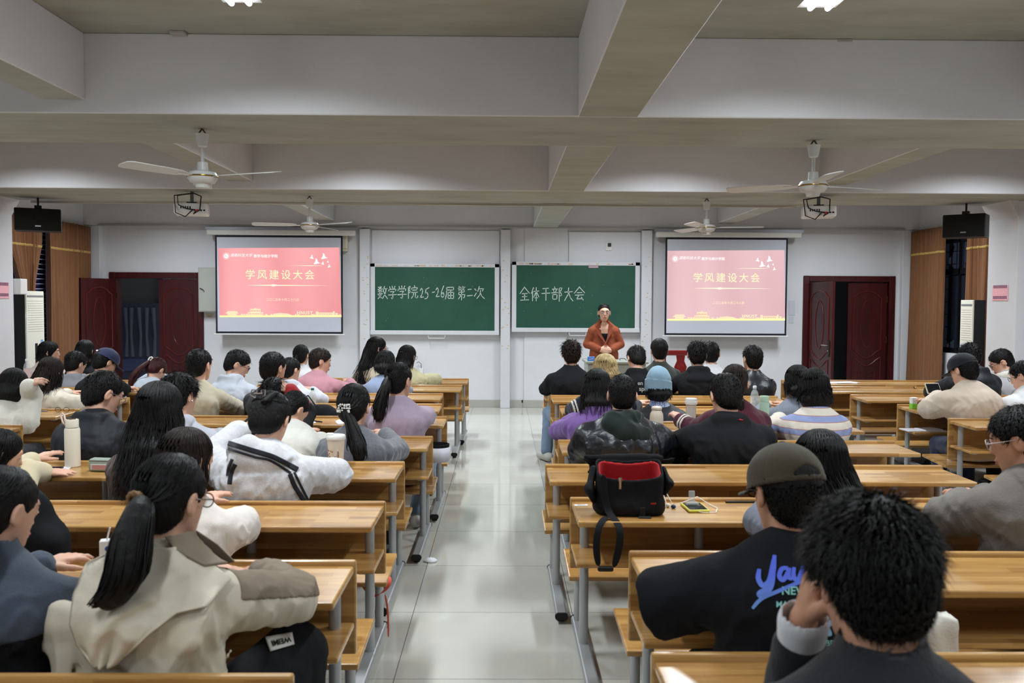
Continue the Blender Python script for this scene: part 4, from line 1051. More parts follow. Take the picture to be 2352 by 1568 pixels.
# ================================================================== PEOPLE
M_SKIN = mat('skin', (206, 160, 136), 0.5, 0.35, var=0.05, scale=14)
M_SKIN2 = mat('skin tan', (188, 138, 112), 0.5, 0.35, var=0.05, scale=14)
M_LIP = mat('lips', (168, 92, 88), 0.45)
M_EYEW = mat('eye white', (230, 228, 224), 0.2)
M_EYEB = mat('iris dark', (24, 16, 12), 0.15)
M_GLASSF = mat('spectacle frame', (38, 30, 28), 0.3)
M_LENS = mat('spectacle lens', (120, 128, 134), 0.05, 0.5, alpha=0.07)
M_SHOE = mat('pale trainer', (188, 186, 180), 0.6)
M_SHOEB = mat('black shoe', (22, 22, 24), 0.5)
def hair_mat(name, c, c2):
    m = mat(name, c, 0.52, 0.2, var=0.5, scale=60, stretch=(1, 1, 0.12), bump=0.25, bscale=160, var2=c2); return m
M_HAIR = hair_mat('black hair', (20, 18, 18), (8, 7, 8))
M_HAIRB = hair_mat('dark brown hair', (44, 32, 26), (20, 14, 12))
M_HAIRR = hair_mat('reddish brown hair', (74, 34, 32), (34, 14, 14))
M_BLOND = hair_mat('blonde hair', (206, 182, 132), (150, 124, 80))
def cloth(name, c, rough=0.88, **k):
    kw = dict(var=0.10, scale=7, bump=0.18, bscale=260, sheen=0.15); kw.update(k)
    return mat(name, c, rough, 0.2, **kw)

def ik(S, W, a, b, hint):
    S, W = np.asarray(S, float), np.asarray(W, float); d = W - S; L = np.linalg.norm(d)
    mx = (a + b) * 0.985
    if L > mx: W = S + d / L * mx; d = W - S; L = mx
    u = d / L; x = (a * a - b * b + L * L) / (2 * L); h = math.sqrt(max(a * a - x * x, 0))
    n = np.asarray(hint, float); n = nrm(n - u * (n @ u))
    return S + u * x + n * h, W
def hand_prims(W, dirv, nv, side, curl=0.5, s=1.0, spread=0.25):
    """list of (a,b,ra,rb) capsules; dirv along the palm, nv out of the back of the hand, side +1 = thumb towards -cross"""
    dirv = nrm(dirv); nv = nrm(np.asarray(nv, float) - dirv * (np.asarray(nv, float) @ dirv)); x = np.cross(dirv, nv) * side
    W = np.asarray(W, float); out = []
    for i, (o, L, c) in enumerate(((-0.027, 0.064, 1.0), (-0.009, 0.074, 0.9), (0.010, 0.069, 1.0), (0.028, 0.054, 1.15))):
        base = W + dirv * (0.082 - 0.006 * abs(i - 1)) * s + x * o * s
        out.append((W + x * o * 0.55 * s + dirv * 0.012, base, 0.0165 * s, 0.0125 * s))
        d = nrm(dirv + x * o * spread * 8); p = base
        for sg, l in enumerate((0.45, 0.32, 0.23)):
            d = nrm(d - nv * curl * c * (0.55 + 0.3 * sg)); e = p + d * L * l * s * 1.08
            out.append((p, e, (0.0098 - 0.0011 * sg) * s, (0.0090 - 0.0011 * sg) * s)); p = e
    t0 = W + dirv * 0.022 * s - x * 0.022 * s; t1 = t0 + (dirv * 0.030 - x * 0.028 - nv * 0.008) * s; t2 = t1 + nrm(dirv * 0.9 - x * 0.30 - nv * (0.25 + curl * 0.4)) * 0.030 * s
    t3 = t2 + nrm(dirv - x * 0.05 - nv * (0.3 + curl * 0.5)) * 0.024 * s
    out += [(t0, t1, 0.0155 * s, 0.0125 * s), (t1, t2, 0.0118 * s, 0.0105 * s), (t2, t3, 0.0102 * s, 0.0082 * s)]
    return out

class Person:
    def __init__(s, x, ytop, wpx, lip, dy=0.30, yaw=0, pitch=8, roll=0, sw=0.172, build=1.0, label='', res=None, bx=0.0, ty=0.0, s_=None,
                 shl=0.0, shr=0.0, arms=None, standing=False, seat=None, skin=None, neck=None, group='seated audience', hair_h=0.014, female=False, sdy=0.20, legs=None, back=0.0, drop=0.0):
        s.female = female
        d = lip + dy; yr = math.radians(yaw)
        nomw = 0.176 * abs(math.cos(yr)) + 0.216 * abs(math.sin(yr)) if abs(yaw) < 1 else math.hypot(0.176 * math.cos(yr), 0.216 * math.sin(yr))
        sc = s_ or min(1.10, max(0.90, wpx * d / F / nomw)); s.sc = sc
        top = at(x, ytop, Y=d)
        hc = V(top.x, d, top.z - (0.105 + hair_h) * sc)
        s.res = res or (0.0062 if d < 3.0 else 0.0078 if d < 5.5 else 0.0092 if d < 7.5 else 0.0105)
        ys = lip + sdy
        s.root_loc = V(hc[0] + bx, ys, 0.0)
        s.H = hc - s.root_loc
        M = np.array((Matrix.Rotation(-yr, 3, 'Z') @ Matrix.Rotation(-math.radians(pitch), 3, 'X') @ Matrix.Rotation(math.radians(roll), 3, 'Y')))
        s.M = M
        pr = math.radians(pitch)
        tyr = math.radians(ty); s.R = V(math.cos(tyr), -math.sin(tyr), 0); s.Fw = V(math.sin(tyr), math.cos(tyr), 0); s.ty = ty
        if neck is None:
            neck = s.H - s.Fw * (0.030 + 0.085 * math.sin(max(pr, 0))) * sc + V(0, 0, -0.160 + 0.05 * max(0, math.sin(pr))) * sc - s.R * 0.05 * math.sin(math.radians(roll))
        s.N = np.asarray(neck, float)
        s.sw = sw; s.b = build
        s.pel = V(0, 0, 0.435) if not standing else V(0, 0, 0.90)
        s.standing = standing
        up = s.N - s.pel
        bow = -s.Fw * (0.035 + back)
        s.sp = [s.pel, s.pel + up * 0.33 + bow * 0.8, s.pel + up * 0.70 + bow, s.N + V(0, 0, -0.055) - s.Fw * 0.005, s.N + V(0, 0, -0.005)]
        z_sh = -0.108 - drop
        s.S = {-1: s.N - s.R * sw + V(0, 0, z_sh + shl) + s.Fw * 0.012, 1: s.N + s.R * sw + V(0, 0, z_sh + shr) + s.Fw * 0.012}
        ua, fa = 0.285 * (0.94 if female else 1.0), 0.245 * (0.94 if female else 1.0)
        s.arm = {}
        arms = arms or {}
        for sd in (-1, 1):
            A = arms.get(sd, {})
            if 'W' in A: W = np.asarray(A['W'], float) - (s.root_loc if A.get('world', True) else 0)
            else: W = V(0, 0, 0) + s.R * sd * 0.10 + V(0, 0.47, 0.752)
            hint = A.get('hint', (sd * 1.0, -0.25, -0.55))
            if 'E' in A:
                E = np.asarray(A['E'], float) - (s.root_loc if A.get('world', True) else 0)
                u = nrm(E - s.S[sd]); L = min(np.linalg.norm(E - s.S[sd]), ua * 1.08); E = s.S[sd] + u * L
                u = nrm(W - E); L = min(np.linalg.norm(W - E), fa * 1.06); W = E + u * L
            else: E, W = ik(s.S[sd], W, ua, fa, hint)
            hd = np.asarray(A['hd'], float) if 'hd' in A else nrm((W - E) + V(-sd * 0.06, 0.05, 0.0))
            s.arm[sd] = dict(E=E, W=W, hd=hd, nv=np.asarray(A.get('nv', (0, -0.1, 1.0)), float), curl=A.get('curl', 0.35), bare=A.get('bare', False))
        s.leg = {}
        for sd in (-1, 1):
            if legs and sd in legs: s.leg[sd] = [np.asarray(p, float) for p in legs[sd]]
            elif standing: s.leg[sd] = [s.R * sd * 0.09 + V(0, 0, 0.88), s.R * sd * 0.10 + V(0, 0.02, 0.47), s.R * sd * 0.10 + V(0, 0, 0.09)]
            else: s.leg[sd] = [V(sd * 0.09, 0.02, 0.425), V(sd * 0.12, 0.40, 0.405), V(sd * 0.12, 0.36, 0.09)]
        s.skin = skin or M_SKIN
        s.label = label; s.group = group
        s._body()
    # --- head frame helpers
    def hl(s, x, y, z): return s.H + s.M @ (V(x, y, z) * s.sc)
    def HM(s):
        m = Matrix.Identity(4)
        for i in range(3):
            for j in range(3): m[i][j] = s.M[i][j] * s.sc
            m[i][3] = s.H[i]
        return m
    def f_head(s, P):
        q = (P - s.H) @ s.M / s.sc
        d = s_ell(q, (0, -0.010, 0.018), (0.074, 0.094, 0.086))
        d = smin(d, s_ell(q, (0, 0.030, -0.035), (0.060, 0.062, 0.078)), 0.03)
        d = smin(d, s_ell(q, (0, 0.058, -0.092), (0.034, 0.030, 0.026)), 0.03)
        d = smin(d, s_seg(q, (-0.033, 0.074, 0.024), (0.033, 0.074, 0.024), 0.013, 0.013), 0.02)
        for sx in (-1, 1):
            d = smax(d, -s_ell(q, (sx * 0.032, 0.098, 0.003), (0.020, 0.016, 0.012)), 0.012)
            d = smin(d, s_ell(q, (sx * 0.032, 0.078, 0.002), (0.017, 0.010, 0.010)), 0.004)
        d = smin(d, s_seg(q, (0, 0.088, 0.004), (0, 0.101, -0.030), 0.006, 0.0105), 0.012)
        d = smin(d, s_ell(q, (0, 0.088, -0.058), (0.024, 0.014, 0.007)), 0.008)
        d = smin(d, s_ell(q, (0, 0.087, -0.070), (0.021, 0.013, 0.007)), 0.006)
        for sx in (-1, 1):
            R = np.array(Matrix.Rotation(sx * 0.35, 3, 'Z') @ Matrix.Rotation(-0.2, 3, 'X'))
            e = s_ell(q, (sx * 0.080, -0.008, -0.010), (0.011, 0.021, 0.034), R)
            e = smax(e, -s_ell(q, (sx * 0.091, -0.004, -0.008), (0.008, 0.012, 0.021), R), 0.006)
            d = smin(d, e, 0.008)
        return d * s.sc
    def _body(s):
        segs = []
        b = s.b
        Nt = s.hl(0, -0.020, -0.055)
        hands = {}
        for sd in (-1, 1):
            A = s.arm[sd]; hands[sd] = hand_prims(A['W'], A['hd'], A['nv'], sd, A['curl'], 0.96 if s.female else 1.04)
        rn = (0.047 if s.female else 0.055)
        def f(P):
            d = s_chain(P, s.sp, [0.155 * b, 0.135 * b, 0.150 * b, 0.12 * b, 0.06], [0.11 * b, 0.095 * b, 0.105 * b, 0.075 * b, 0.05], s.R, 0.05)
            d = smin(d, s_seg(P, s.N - V(0, 0, 0.06), Nt, rn * 1.12, rn), 0.03)
            d = smin(d, s.f_head(P), 0.018)
            for sd in (-1, 1):
                A = s.arm[sd]
                d = smin(d, s_seg(P, s.S[sd], A['E'], 0.050 * b, 0.039), 0.035)
                d = smin(d, s_seg(P, A['E'], A['W'], 0.039, 0.027), 0.02)
                h = None
                for a_, b_, r0, r1 in hands[sd]:
                    e = s_seg(P, a_, b_, r0, r1); h = e if h is None else smin(h, e, 0.006)
                d = smin(d, h, 0.012)
                hp, kn, an = s.leg[sd]
                d = smin(d, s_seg(P, hp, kn, 0.075, 0.052), 0.04); d = smin(d, s_seg(P, kn, an, 0.052, 0.034), 0.02)
                fw = nrm((kn - hp) * V(1, 1, 0)) if not s.standing else s.Fw
                d = smin(d, s_seg(P, an - V(0, 0, 0.045) - fw * 0.04, an - V(0, 0, 0.05) + fw * 0.14, 0.036, 0.028), 0.02)
            return d
        s.bodyf = f
        allp = [s.hl(0, 0, 0.12), s.hl(0, 0.12, 0), s.hl(0, -0.12, 0), s.H - V(0.12, 0.12, 0.1), s.H + V(0.12, 0.12, 0.1)] + s.sp + [p for L in s.leg.values() for p in L]
        for sd in (-1, 1): allp += [s.S[sd], s.arm[sd]['E'], s.arm[sd]['W'] + s.arm[sd]['hd'] * 0.2] + [q for a_, b_, *_ in hands[sd] for q in (a_, b_)]
        allp = np.array(allp); s.lo = allp.min(0) - 0.21; s.hi = allp.max(0) + 0.21; s.lo[2] = max(s.lo[2], -0.02)
        v, q = iso_mesh(f, s.lo, s.hi, s.res)
        o = np_mesh('person', v, q, s.skin); o.location = s.root_loc
        s.o = o
        tag(o, s.label, 'person', s.group)
    def child(s, name, f, m, lo=None, hi=None, res=None, label=None):
        v, q = iso_mesh(f, s.lo if lo is None else lo, s.hi if hi is None else hi, res or s.res)
        if not len(v): return None
        o = np_mesh(name, v, q, m, s.o)
        if label: o['label'] = label
        return o
    # --- clothes
    def top(s, name, m, kind='crew', loose=0.016, fold=0.006, seed=1, sleeve=1.0, length=0.0, freq=26, extra=None, res=None, sl=0.0, label=None, cuff=0.93):
        b = s.b
        Rt = s.R
        loose = loose * 0.62; sl = sl * 0.55
        sp = list(s.sp); 
        if s.standing: sp = [sp[0] - V(0, 0, 0.10 + length)] + sp
        ws = [0.165 * b, 0.150 * b, 0.165 * b, 0.128 * b, 0.062]; ds = [0.12 * b, 0.108 * b, 0.118 * b, 0.080 * b, 0.055]
        if s.standing: ws = [0.175 * b] + ws; ds = [0.125 * b] + ds
        axis = nrm(s.hl(0, -0.02, -0.06) - s.N + V(0, 0, 0.15))
        zb = (0.345 if not s.standing else 0.70) - length
        def f(P):
            d = s_chain(P, sp, ws, ds, Rt, 0.05)
            for sd in (-1, 1):
                A = s.arm[sd]; E, W = A['E'], A['W']
                d = smin(d, s_seg(P, s.N + V(0, 0, -0.025), s.S[sd] + V(0, 0, 0.010), 0.048, 0.050), 0.02)
                if sleeve >= 0.99:
                    d = smin(d, s_seg(P, s.S[sd], E, 0.055 * b + sl, 0.044 + sl), 0.022)
                    d = smin(d, s_seg(P, E, E + (W - E) * cuff, 0.044 + sl, 0.033 + sl * 0.7), 0.014)
                else:
                    e = s_seg(P, s.S[sd], E, 0.056 * b + sl, 0.058 + sl * 1.5)
                    u = nrm(E - s.S[sd]); L = np.linalg.norm(E - s.S[sd])
                    e = smax(e, (P - s.S[sd]) @ u - L * sleeve * 1.9, 0.01)
                    d = smin(d, e, 0.04)
            d = d - loose
            w_ = np.clip((s.N[2] - P[:, 2]) / 0.12, 0.15, 1)
            d = d - fold * (folds(P, seed, freq) + 0.45 * folds(P, seed + 50, freq * 2.1, (1, 1, 0.45))) * w_
            c = s.N
            if kind == 'crew': d = smin(d, s_torus(P, c + axis * 0.014, 0.056, 0.012, axis), 0.010)
            elif kind == 'collar':
                cc = s_chain(P, [c - axis * 0.02, c + axis * 0.045], [0.085, 0.074], [0.085, 0.070], Rt, 0.01)
                d = smin(d, np.maximum(cc, -s_chain(P, [c + axis * 0.02, c + axis * 0.09], [0.070, 0.066], [0.070, 0.062], Rt, 0.01)), 0.015)
            elif kind == 'hoodie':
                hb = s_torus(P, c + axis * 0.016 - s.Fw * 0.016, 0.078, 0.031, nrm(axis + s.Fw * 0.22))
                lb = s_chain(P, [c - s.Fw * 0.075 + V(0, 0, 0.005), c - s.Fw * 0.125 + V(0, 0, -0.075), c - s.Fw * 0.130 + V(0, 0, -0.150)], [0.105, 0.115, 0.050], [0.050, 0.050, 0.030], Rt, 0.03)
                hb = smin(hb, lb, 0.03)
                hb = smax(hb, -s_ell(P, c - s.Fw * 0.05 + V(0, 0, 0.07), (0.066, 0.050, 0.06)), 0.02)
                d = smin(d, hb - 0.007 * folds(P, seed + 5, 16), 0.006)
            if extra is not None: d = extra(P, d)
            d = smax(d, zb - P[:, 2], 0.012)
            return d
        s.topf = f
        return s.child(name, f, m, res=res, lo=s.lo - 0.05 * V(1, 1, 0), hi=s.hi + V(0.05, 0.05, 0), label=label)
    def trousers(s, m, name='trousers', loose=0.012, res=None, shoe=M_SHOEB):
        def f(P):
            d = s_ell(P, s.pel + V(0, 0.0, -0.01), (0.165 * s.b, 0.13 * s.b, 0.085)) if not s.standing else s_ell(P, s.pel - V(0, 0, 0.02), (0.165, 0.12, 0.12))
            for sd in (-1, 1):
                hp, kn, an = s.leg[sd]
                d = smin(d, s_seg(P, hp, kn, 0.078, 0.056), 0.04); d = smin(d, s_seg(P, kn, an + V(0, 0, 0.02), 0.055, 0.046), 0.02)
            d = d - loose - 0.004 * folds(P, 11, 30)
            return smax(d, 0.05 - P[:, 2], 0.01)
        lo = np.array([p for L in s.leg.values() for p in L] + [s.pel]).min(0) - 0.24; hi = np.array([p for L in s.leg.values() for p in L] + [s.pel]).max(0) + 0.24
        hi[2] = min(hi[2], s.pel[2] + 0.16); lo[2] = 0.0
        s.child(name, f, m, lo, hi, res or max(s.res, 0.011))
        for sd in (-1, 1):
            hp, kn, an = s.leg[sd]; fw = nrm((kn - hp) * V(1, 1, 0)) if not s.standing else s.Fw
            c = an - V(0, 0, 0.04)
            def g(P): 
                d = s_seg(P, c - fw * 0.05, c + fw * 0.15 - V(0, 0, 0.008), 0.047, 0.042); d = smin(d, s_seg(P, an - V(0, 0, 0.01), an + V(0, 0, 0.01), 0.045, 0.045), 0.02)
                return smax(d, 0.004 - P[:, 2], 0.01)
            s.child('shoe', g, shoe, an - 0.24, an + V(0.24, 0.24, 0.12), max(s.res, 0.010))
    # --- hair
    def hair(s, style='short', m=None, seed=3, vol=1.0, n=None, name='hair', tail=None, length=0.30, spread=0.10, res=None, messy=0.3, drift=(0, 0), fade=True, nape=-0.098, under=None, fc=0.027, tie=(0, -0.108, 0.02)):
        m = m or M_HAIR; rg = np.random.RandomState(seed); sc = s.sc; M = s.M
        if n is None: n = 2400 if s.res < 0.007 else 1500 if s.res < 0.008 else 900 if s.res < 0.01 else 500
        v_ = vol
        def cap(q):
            d = s_ell(q, (0, -0.012, 0.026), (0.083 * v_, 0.104 * v_, 0.092 * v_))
            d = smin(d, s_ell(q, (0, -0.046, -0.034), (0.070, 0.058, 0.068)), 0.03)
            return d
        fcut = lambda q: q[:, 1] * 0.745 - q[:, 2] * 0.667 - fc
        long_ = style in ('long', 'bob', 'half')
        ends = None
        Wd = V(0, 0, -1)
        hb = s.hl(0, -0.060, -0.02)
        if style in ('long', 'half'):
            need = float((hb - s.N) @ s.Fw) + 0.150 + 0.02 * s.b
            frc = min(1, max(0, (s.N[2] + 0.02 - (hb[2] - length)) / 0.16))
            bkw = 0.045 + frc * max(0, need - 0.045) + drift[1]
            e = hb + Wd * length + s.R * drift[0] - s.Fw * bkw
            mid = hb + Wd * length * 0.45 + s.R * drift[0] * 0.35 - s.Fw * (0.05 + 0.42 * max(0, bkw - 0.045))
            ends = [hb, mid, e]
        def f(P):
            q = (P - s.H) @ M / sc
            d = cap(q)
            if long_:
                d = smin(d, s_ell(q, (0, -0.022, -0.035), (0.082 * v_, 0.080, 0.085)), 0.03)
                d = smax(d, q[:, 1] * 0.80 - q[:, 2] * 0.60 - 0.045, 0.012)
                if style == 'bob': d = smin(d, s_ell(q, (0, -0.030, -0.085), (0.094 * v_, 0.074, 0.060)), 0.03); d = smax(d, -0.140 - q[:, 2], 0.015); d = smax(d, q[:, 1] - 0.045 - 0.6 * (q[:, 2] + 0.02) * (q[:, 2] > -0.02), 0.012)
            else:
                d = smax(d, fcut(q), 0.008)
                for sx in (-1, 1): d = smax(d, -s_ell(q, (sx * 0.084, 0.004, -0.030), (0.026, 0.030, 0.046)), 0.008)
                if style == 'short': d = smax(d, (nape - q[:, 2]) - 0.25 * (q[:, 1] + 0.09), 0.014)
                else: d = smax(d, (-0.088 - q[:, 2]) - 0.3 * (q[:, 1] + 0.09), 0.014)
            if under is not None: d = smax(d, q[:, 2] - under + 0.12 * q[:, 1] - 0.07 * ((q[:, 1] < -0.06) & (np.abs(q[:, 0]) < 0.046)), 0.003)
            d = d * sc
            if ends is not None: d = smin(d, s_chain(P, ends, [0.074 * v_, 0.070 * v_, spread * 0.45], [0.050, 0.036, 0.007], s.R, 0.03), 0.03)
            k = (P - s.H)
            wob = np.sin(np.arctan2(k @ s.R, -(k @ s.Fw) + 1e-3) * 46 + 5 * np.sin(k[:, 2] * 30)) * (0.0022 if long_ or style == 'pony' else 0.0014)
            return d + wob
        lo = np.minimum(s.H - 0.17, (ends[2] - 0.17) if ends is not None else s.H - 0.17); hi = s.H + 0.17
        if ends is not None: hi = np.maximum(hi, ends[2] + 0.17)
        v, q = iso_mesh(f, lo, hi, res or min(s.res, 0.008))
        A = Acc(); A.add(v, q)
        tmp = bpy.data.meshes.new('t'); tmp.from_pydata(v.tolist(), [], q.tolist()); tmp.update(); nv = vnormals(tmp); bpy.data.meshes.remove(tmp)
        ql = (v - s.H) @ M / sc
        if style in ('short', 'fluffy'):
            ok = np.where((fcut(ql) < -0.004) & ((ql[:, 2] < (9 if under is None else under - 0.012 - 0.12 * ql[:, 1]))))[0]; i = rg.choice(ok, n)
            p, nn = v[i], nv[i]; qq = ql[i]
            crown = V(0.01, -0.055, 0.10)
            fl = (qq - crown); fl[:, 2] -= 0.03
            fl = fl @ M.T; fl -= nn * (fl * nn).sum(1, keepdims=True); fl /= np.linalg.norm(fl, axis=1, keepdims=True) + 1e-6
            hgt = np.clip((qq[:, 2] + 0.05) / 0.12, 0.12, 1)
            dirs = fl * 1.0 + nn * (0.04 + messy * 0.55 * hgt[:, None]) + rg.randn(n, 3) * (0.14 + messy * 0.38)
            dirs /= np.linalg.norm(dirs, axis=1, keepdims=True)
            ln = (0.016 + 0.022 * rg.rand(n)) * (0.45 + 0.75 * hgt) * (1 + messy * 0.9)
            ln = ln * np.interp(messy, [0.05, 0.35], [0.55, 1.0])
            A.add(*spikes(p, nn, dirs, ln * sc, 0.0014 * (1.6 if s.res > 0.009 else 1.0)))
        else:
            # strands that lie along the cap, then fall
            ns = max(200, int(n * (0.62 if long_ else 0.40)))
            K1 = 9
            az = rg.uniform(-1.0, 1.0, ns) * math.radians(178)
            t = np.linspace(0.0, 1.0, K1)
            reach = np.interp(np.abs(az), np.radians([0, 95, 125, 180]), np.radians([114, 112, 78, 46])) + rg.uniform(-0.1, 0.1, ns)
            tz = 0.5 * PI - 0.04 - t[None, :] * reach[:, None]
            rx, ry, rz = 0.0845 * v_, 0.1055 * v_, 0.0935 * v_
            x = rx * np.cos(tz) * np.sin(az)[:, None]; y = -ry * np.cos(tz) * np.cos(az)[:, None] - 0.012; z = rz * np.sin(tz) + 0.026
            if style == 'pony':
                # converge on the tie
                T = V(*tie); w_ = np.clip((t - 0.35) / 0.65, 0, 1)[None, :] ** 1.4
                r = 1.012
                x = x * (1 - w_) + T[0] * w_; y = y * (1 - w_) + T[1] * w_; z = z * (1 - w_) + T[2] * w_
                nl = np.sqrt((x / rx) ** 2 + ((y + 0.012) / ry) ** 2 + ((z - 0.026) / rz) ** 2); k = np.maximum(1, 1.02 / nl); x, y, z = x * k, (y + 0.012) * k - 0.012, (z - 0.026) * k + 0.026
            pts = np.stack([x, y, z], -1)
            fr = pts[..., 1] * 0.745 - pts[..., 2] * 0.667
            keep = (fr.max(1) < (0.05 if style == 'pony' else 0.085))
            pts = pts[keep]; az = az[keep]
            Pw = s.H + (pts * sc) @ M.T
            rad_ = Pw - s.H; rl = np.linalg.norm(rad_, axis=2, keepdims=True) + 1e-9; rad_ = rad_ / rl; shp = Pw.shape
            for _i in range(4):
                dd = f(Pw.reshape(-1, 3)).reshape(shp[0], shp[1], 1); Pw = Pw - rad_ * np.clip(dd - 0.0006, -0.02, 0.02) * 0.8
            if ends is not None or style == 'bob':
                K2 = 8; last = Pw[:, -1]; nsn = len(last)
                L = (length if ends is not None else 0.075) * rg.uniform(0.66, 1.14, nsn)
                tt = np.linspace(0.12, 1, K2)[None, :, None]
                sp_ = az / math.radians(150)
                side = s.R * (drift[0] if ends is not None else 0); bk = -s.Fw * ((bkw - 0.012) if ends is not None else 0.0)
                curve = np.sin(tt * PI * 1.2 + rg.rand(nsn, 1, 1) * 6) * 0.010
                fall = last[:, None] + tt * L[:, None, None] * Wd + tt ** 1.4 * (side + bk)[None, None] + tt * ((sp_ * (spread - 0.085) if ends is not None else sp_ * 0.0)[:, None, None] * s.R) + curve * s.R + rg.randn(nsn, 1, 3) * 0.009 * tt
                ok_ = np.abs(az) < math.radians(108)
                fr_ = Pw[~ok_]
                if len(fr_): A.add(*tube_arrays(fr_, 0.0022, 0.0012))
                Pw = np.concatenate([Pw, fall], 1)[ok_]
            A.add(*tube_arrays(Pw, 0.0030 if ends is not None else 0.0022, 0.0009 if ends is not None else 0.0018))
        if tail is not None:
            tp = [np.asarray(p, float) for p in tail['pts']]; tr = tail['r']
            n2 = tail.get('n', 90 if s.res > 0.009 else 170)
            if style == 'pony':
                tp = [s.hl(*tie)] + tp
            K = 14; tt = np.linspace(0, 1, K); seg = np.linspace(0, 1, len(tp))
            # smooth path
            def cr(u):
                u = u * (len(tp) - 1); i = int(min(u, len(tp) - 2)); f_ = u - i
                p0, p1, p2, p3 = tp[max(i - 1, 0)], tp[i], tp[i + 1], tp[min(i + 2, len(tp) - 1)]
                return 0.5 * ((2 * p1) + (-p0 + p2) * f_ + (2 * p0 - 5 * p1 + 4 * p2 - p3) * f_ ** 2 + (-p0 + 3 * p1 - 3 * p2 + p3) * f_ ** 3)
            path = np.array([cr(u) for u in tt])
            if len(tr) != len(tp): tr = [0.014] + list(tr) if len(tr) == len(tp) - 1 else tr
            rad = np.interp(tt, np.linspace(0, 1, len(tr)), tr)
            off = rg.randn(n2, 3); off /= np.linalg.norm(off, axis=1, keepdims=True); off *= rg.rand(n2, 1) ** 0.4
            off[:, 2] *= 0.3
            cut = rg.uniform(0.72, 1.0, n2)
            wv = tail.get('wave', 0.003)
            paths = []
            for j in range(n2):
                tj = tt * cut[j]; pj = np.stack([np.interp(tj, tt, path[:, c]) for c in range(3)], 1); rj = np.interp(tj, tt, rad)
                pj = pj + off[j] * rj[:, None] + np.stack([np.sin(tj * 9 + j), np.cos(tj * 8 + j * 2), 0 * tj], 1) * wv * tj[:, None]
                paths.append(pj)
            A.add(*tube_arrays(np.array(paths), tail.get('w', 0.0055), 0.0012))
            def ft(P):
                d = None
                for i in range(K - 3):
                    e = s_seg(P, path[i], path[i + 1], rad[i] * 0.85, rad[i + 1] * 0.85); d = e if d is None else np.minimum(d, e)
                return d
            v2, q2 = iso_mesh(ft, path.min(0) - 0.1, path.max(0) + 0.1, min(s.res, 0.008)); A.add(v2, q2)
        return A.build(name, m, s.o)
    # --- accessories in the head frame
    def hmesh(s, mb, name, m, smooth=True, parent=None):
        o = mb.build(name, m, parent or s.o, smooth); o.data.transform(s.HM()); return o
    def glasses(s, m=None):
        mb = MB(); m = m or M_GLASSF
        for sx in (-1, 1):
            pts = [(sx * 0.034 + 0.024 * math.cos(a), 0.103 - 0.004 * abs(math.cos(a)), 0.002 + 0.019 * math.sin(a)) for a in [2 * PI * i / 16 for i in range(17)]]
            mb.tube(pts, 0.0018, n=5, cap=False)
            mb.tube([(sx * 0.058, 0.098, 0.006), (sx * 0.080, 0.06, 0.006), (sx * 0.084, -0.005, 0.004), (sx * 0.082, -0.02, -0.012)], 0.0018, n=5)
        mb.tube([(-0.011, 0.105, 0.005), (0, 0.108, 0.008), (0.011, 0.105, 0.005)], 0.0016, n=5)
        g = s.hmesh(mb, 'glasses', m)
        mb = MB()
        for sx in (-1, 1): mb.lathe([(0.023, 0), (0.023, 0.001)], n=16, M=Matrix.Translation((sx * 0.034, 0.102, 0.002)) @ Matrix.Rotation(PI / 2, 4, 'X'))
        l = s.hmesh(mb, 'lens', M_LENS, parent=s.o); l.parent = g
        return g
    def face(s, lips=True):
        for sx in (-1, 1):
            e = s.hmesh(MB().ball((sx * 0.032, 0.0815, 0.003), (0.0125, 0.0095, 0.0062), 12), 'eye', M_EYEW)
            i = s.hmesh(MB().ball((sx * 0.032, 0.0895, 0.003), (0.0055, 0.003, 0.0055), 10), 'iris', M_EYEB); i.parent = e
            mb = MB(); mb.tube([(sx * 0.014, 0.090, 0.022), (sx * 0.033, 0.089, 0.027), (sx * 0.052, 0.074, 0.021)], [0.0028, 0.0034, 0.0014], n=6)
            s.hmesh(mb, 'eyebrow', M_HAIR)
        if lips:
            mb = MB(); mb.tube([(-0.021, 0.091, -0.063), (-0.008, 0.1005, -0.060), (0.008, 0.1005, -0.060), (0.021, 0.091, -0.063)], [0.002, 0.0045, 0.0045, 0.002], n=6)
            mb.tube([(-0.019, 0.091, -0.067), (0, 0.1005, -0.072), (0.019, 0.091, -0.067)], [0.002, 0.005, 0.002], n=6); s.hmesh(mb, 'lips', M_LIP)
    def cap_(s, m, backwards=False, visor=1, label=None):
        sc = s.sc; M = s.M; sg = -1 if backwards else 1
        def f(P):
            q = (P - s.H) @ M / sc; q = q * V(1, sg, 1)
            d = s_ell(q, (0, -0.004, 0.030), (0.094, 0.112, 0.095))
            d = smax(d, 0.012 - 0.12 * q[:, 1] - q[:, 2], 0.006)
            d = smax(d, -s_ell(q, (0, -0.004, 0.020), (0.087, 0.105, 0.092)), 0.004)
            d = smax(d, -s_ell(q, (0, -0.125, 0.020), (0.045, 0.06, 0.042)), 0.005)
            band = np.abs(q[:, 2] - (0.018 - 0.12 * q[:, 1])) - 0.007
            ring = np.maximum(np.abs(s_ell(q * V(1, 1, 0) + V(0, 0, 0.03), (0, -0.004, 0.030), (0.0935, 0.111, 0.095))) - 0.003, band)
            d = np.minimum(d, ring)
            d = smin(d, s_ell(q, (0, -0.004, 0.126), (0.010, 0.010, 0.005)), 0.004)
            for k in range(3):
                a = k * PI / 3; d = d + 0.0012 * np.exp(-((q[:, 0] * math.cos(a) + q[:, 1] * math.sin(a)) / 0.003) ** 2)
            return d * sc
        c = s.child('cap', f, m, s.H - 0.17, s.H + 0.17, min(s.res, 0.0055), label=label)
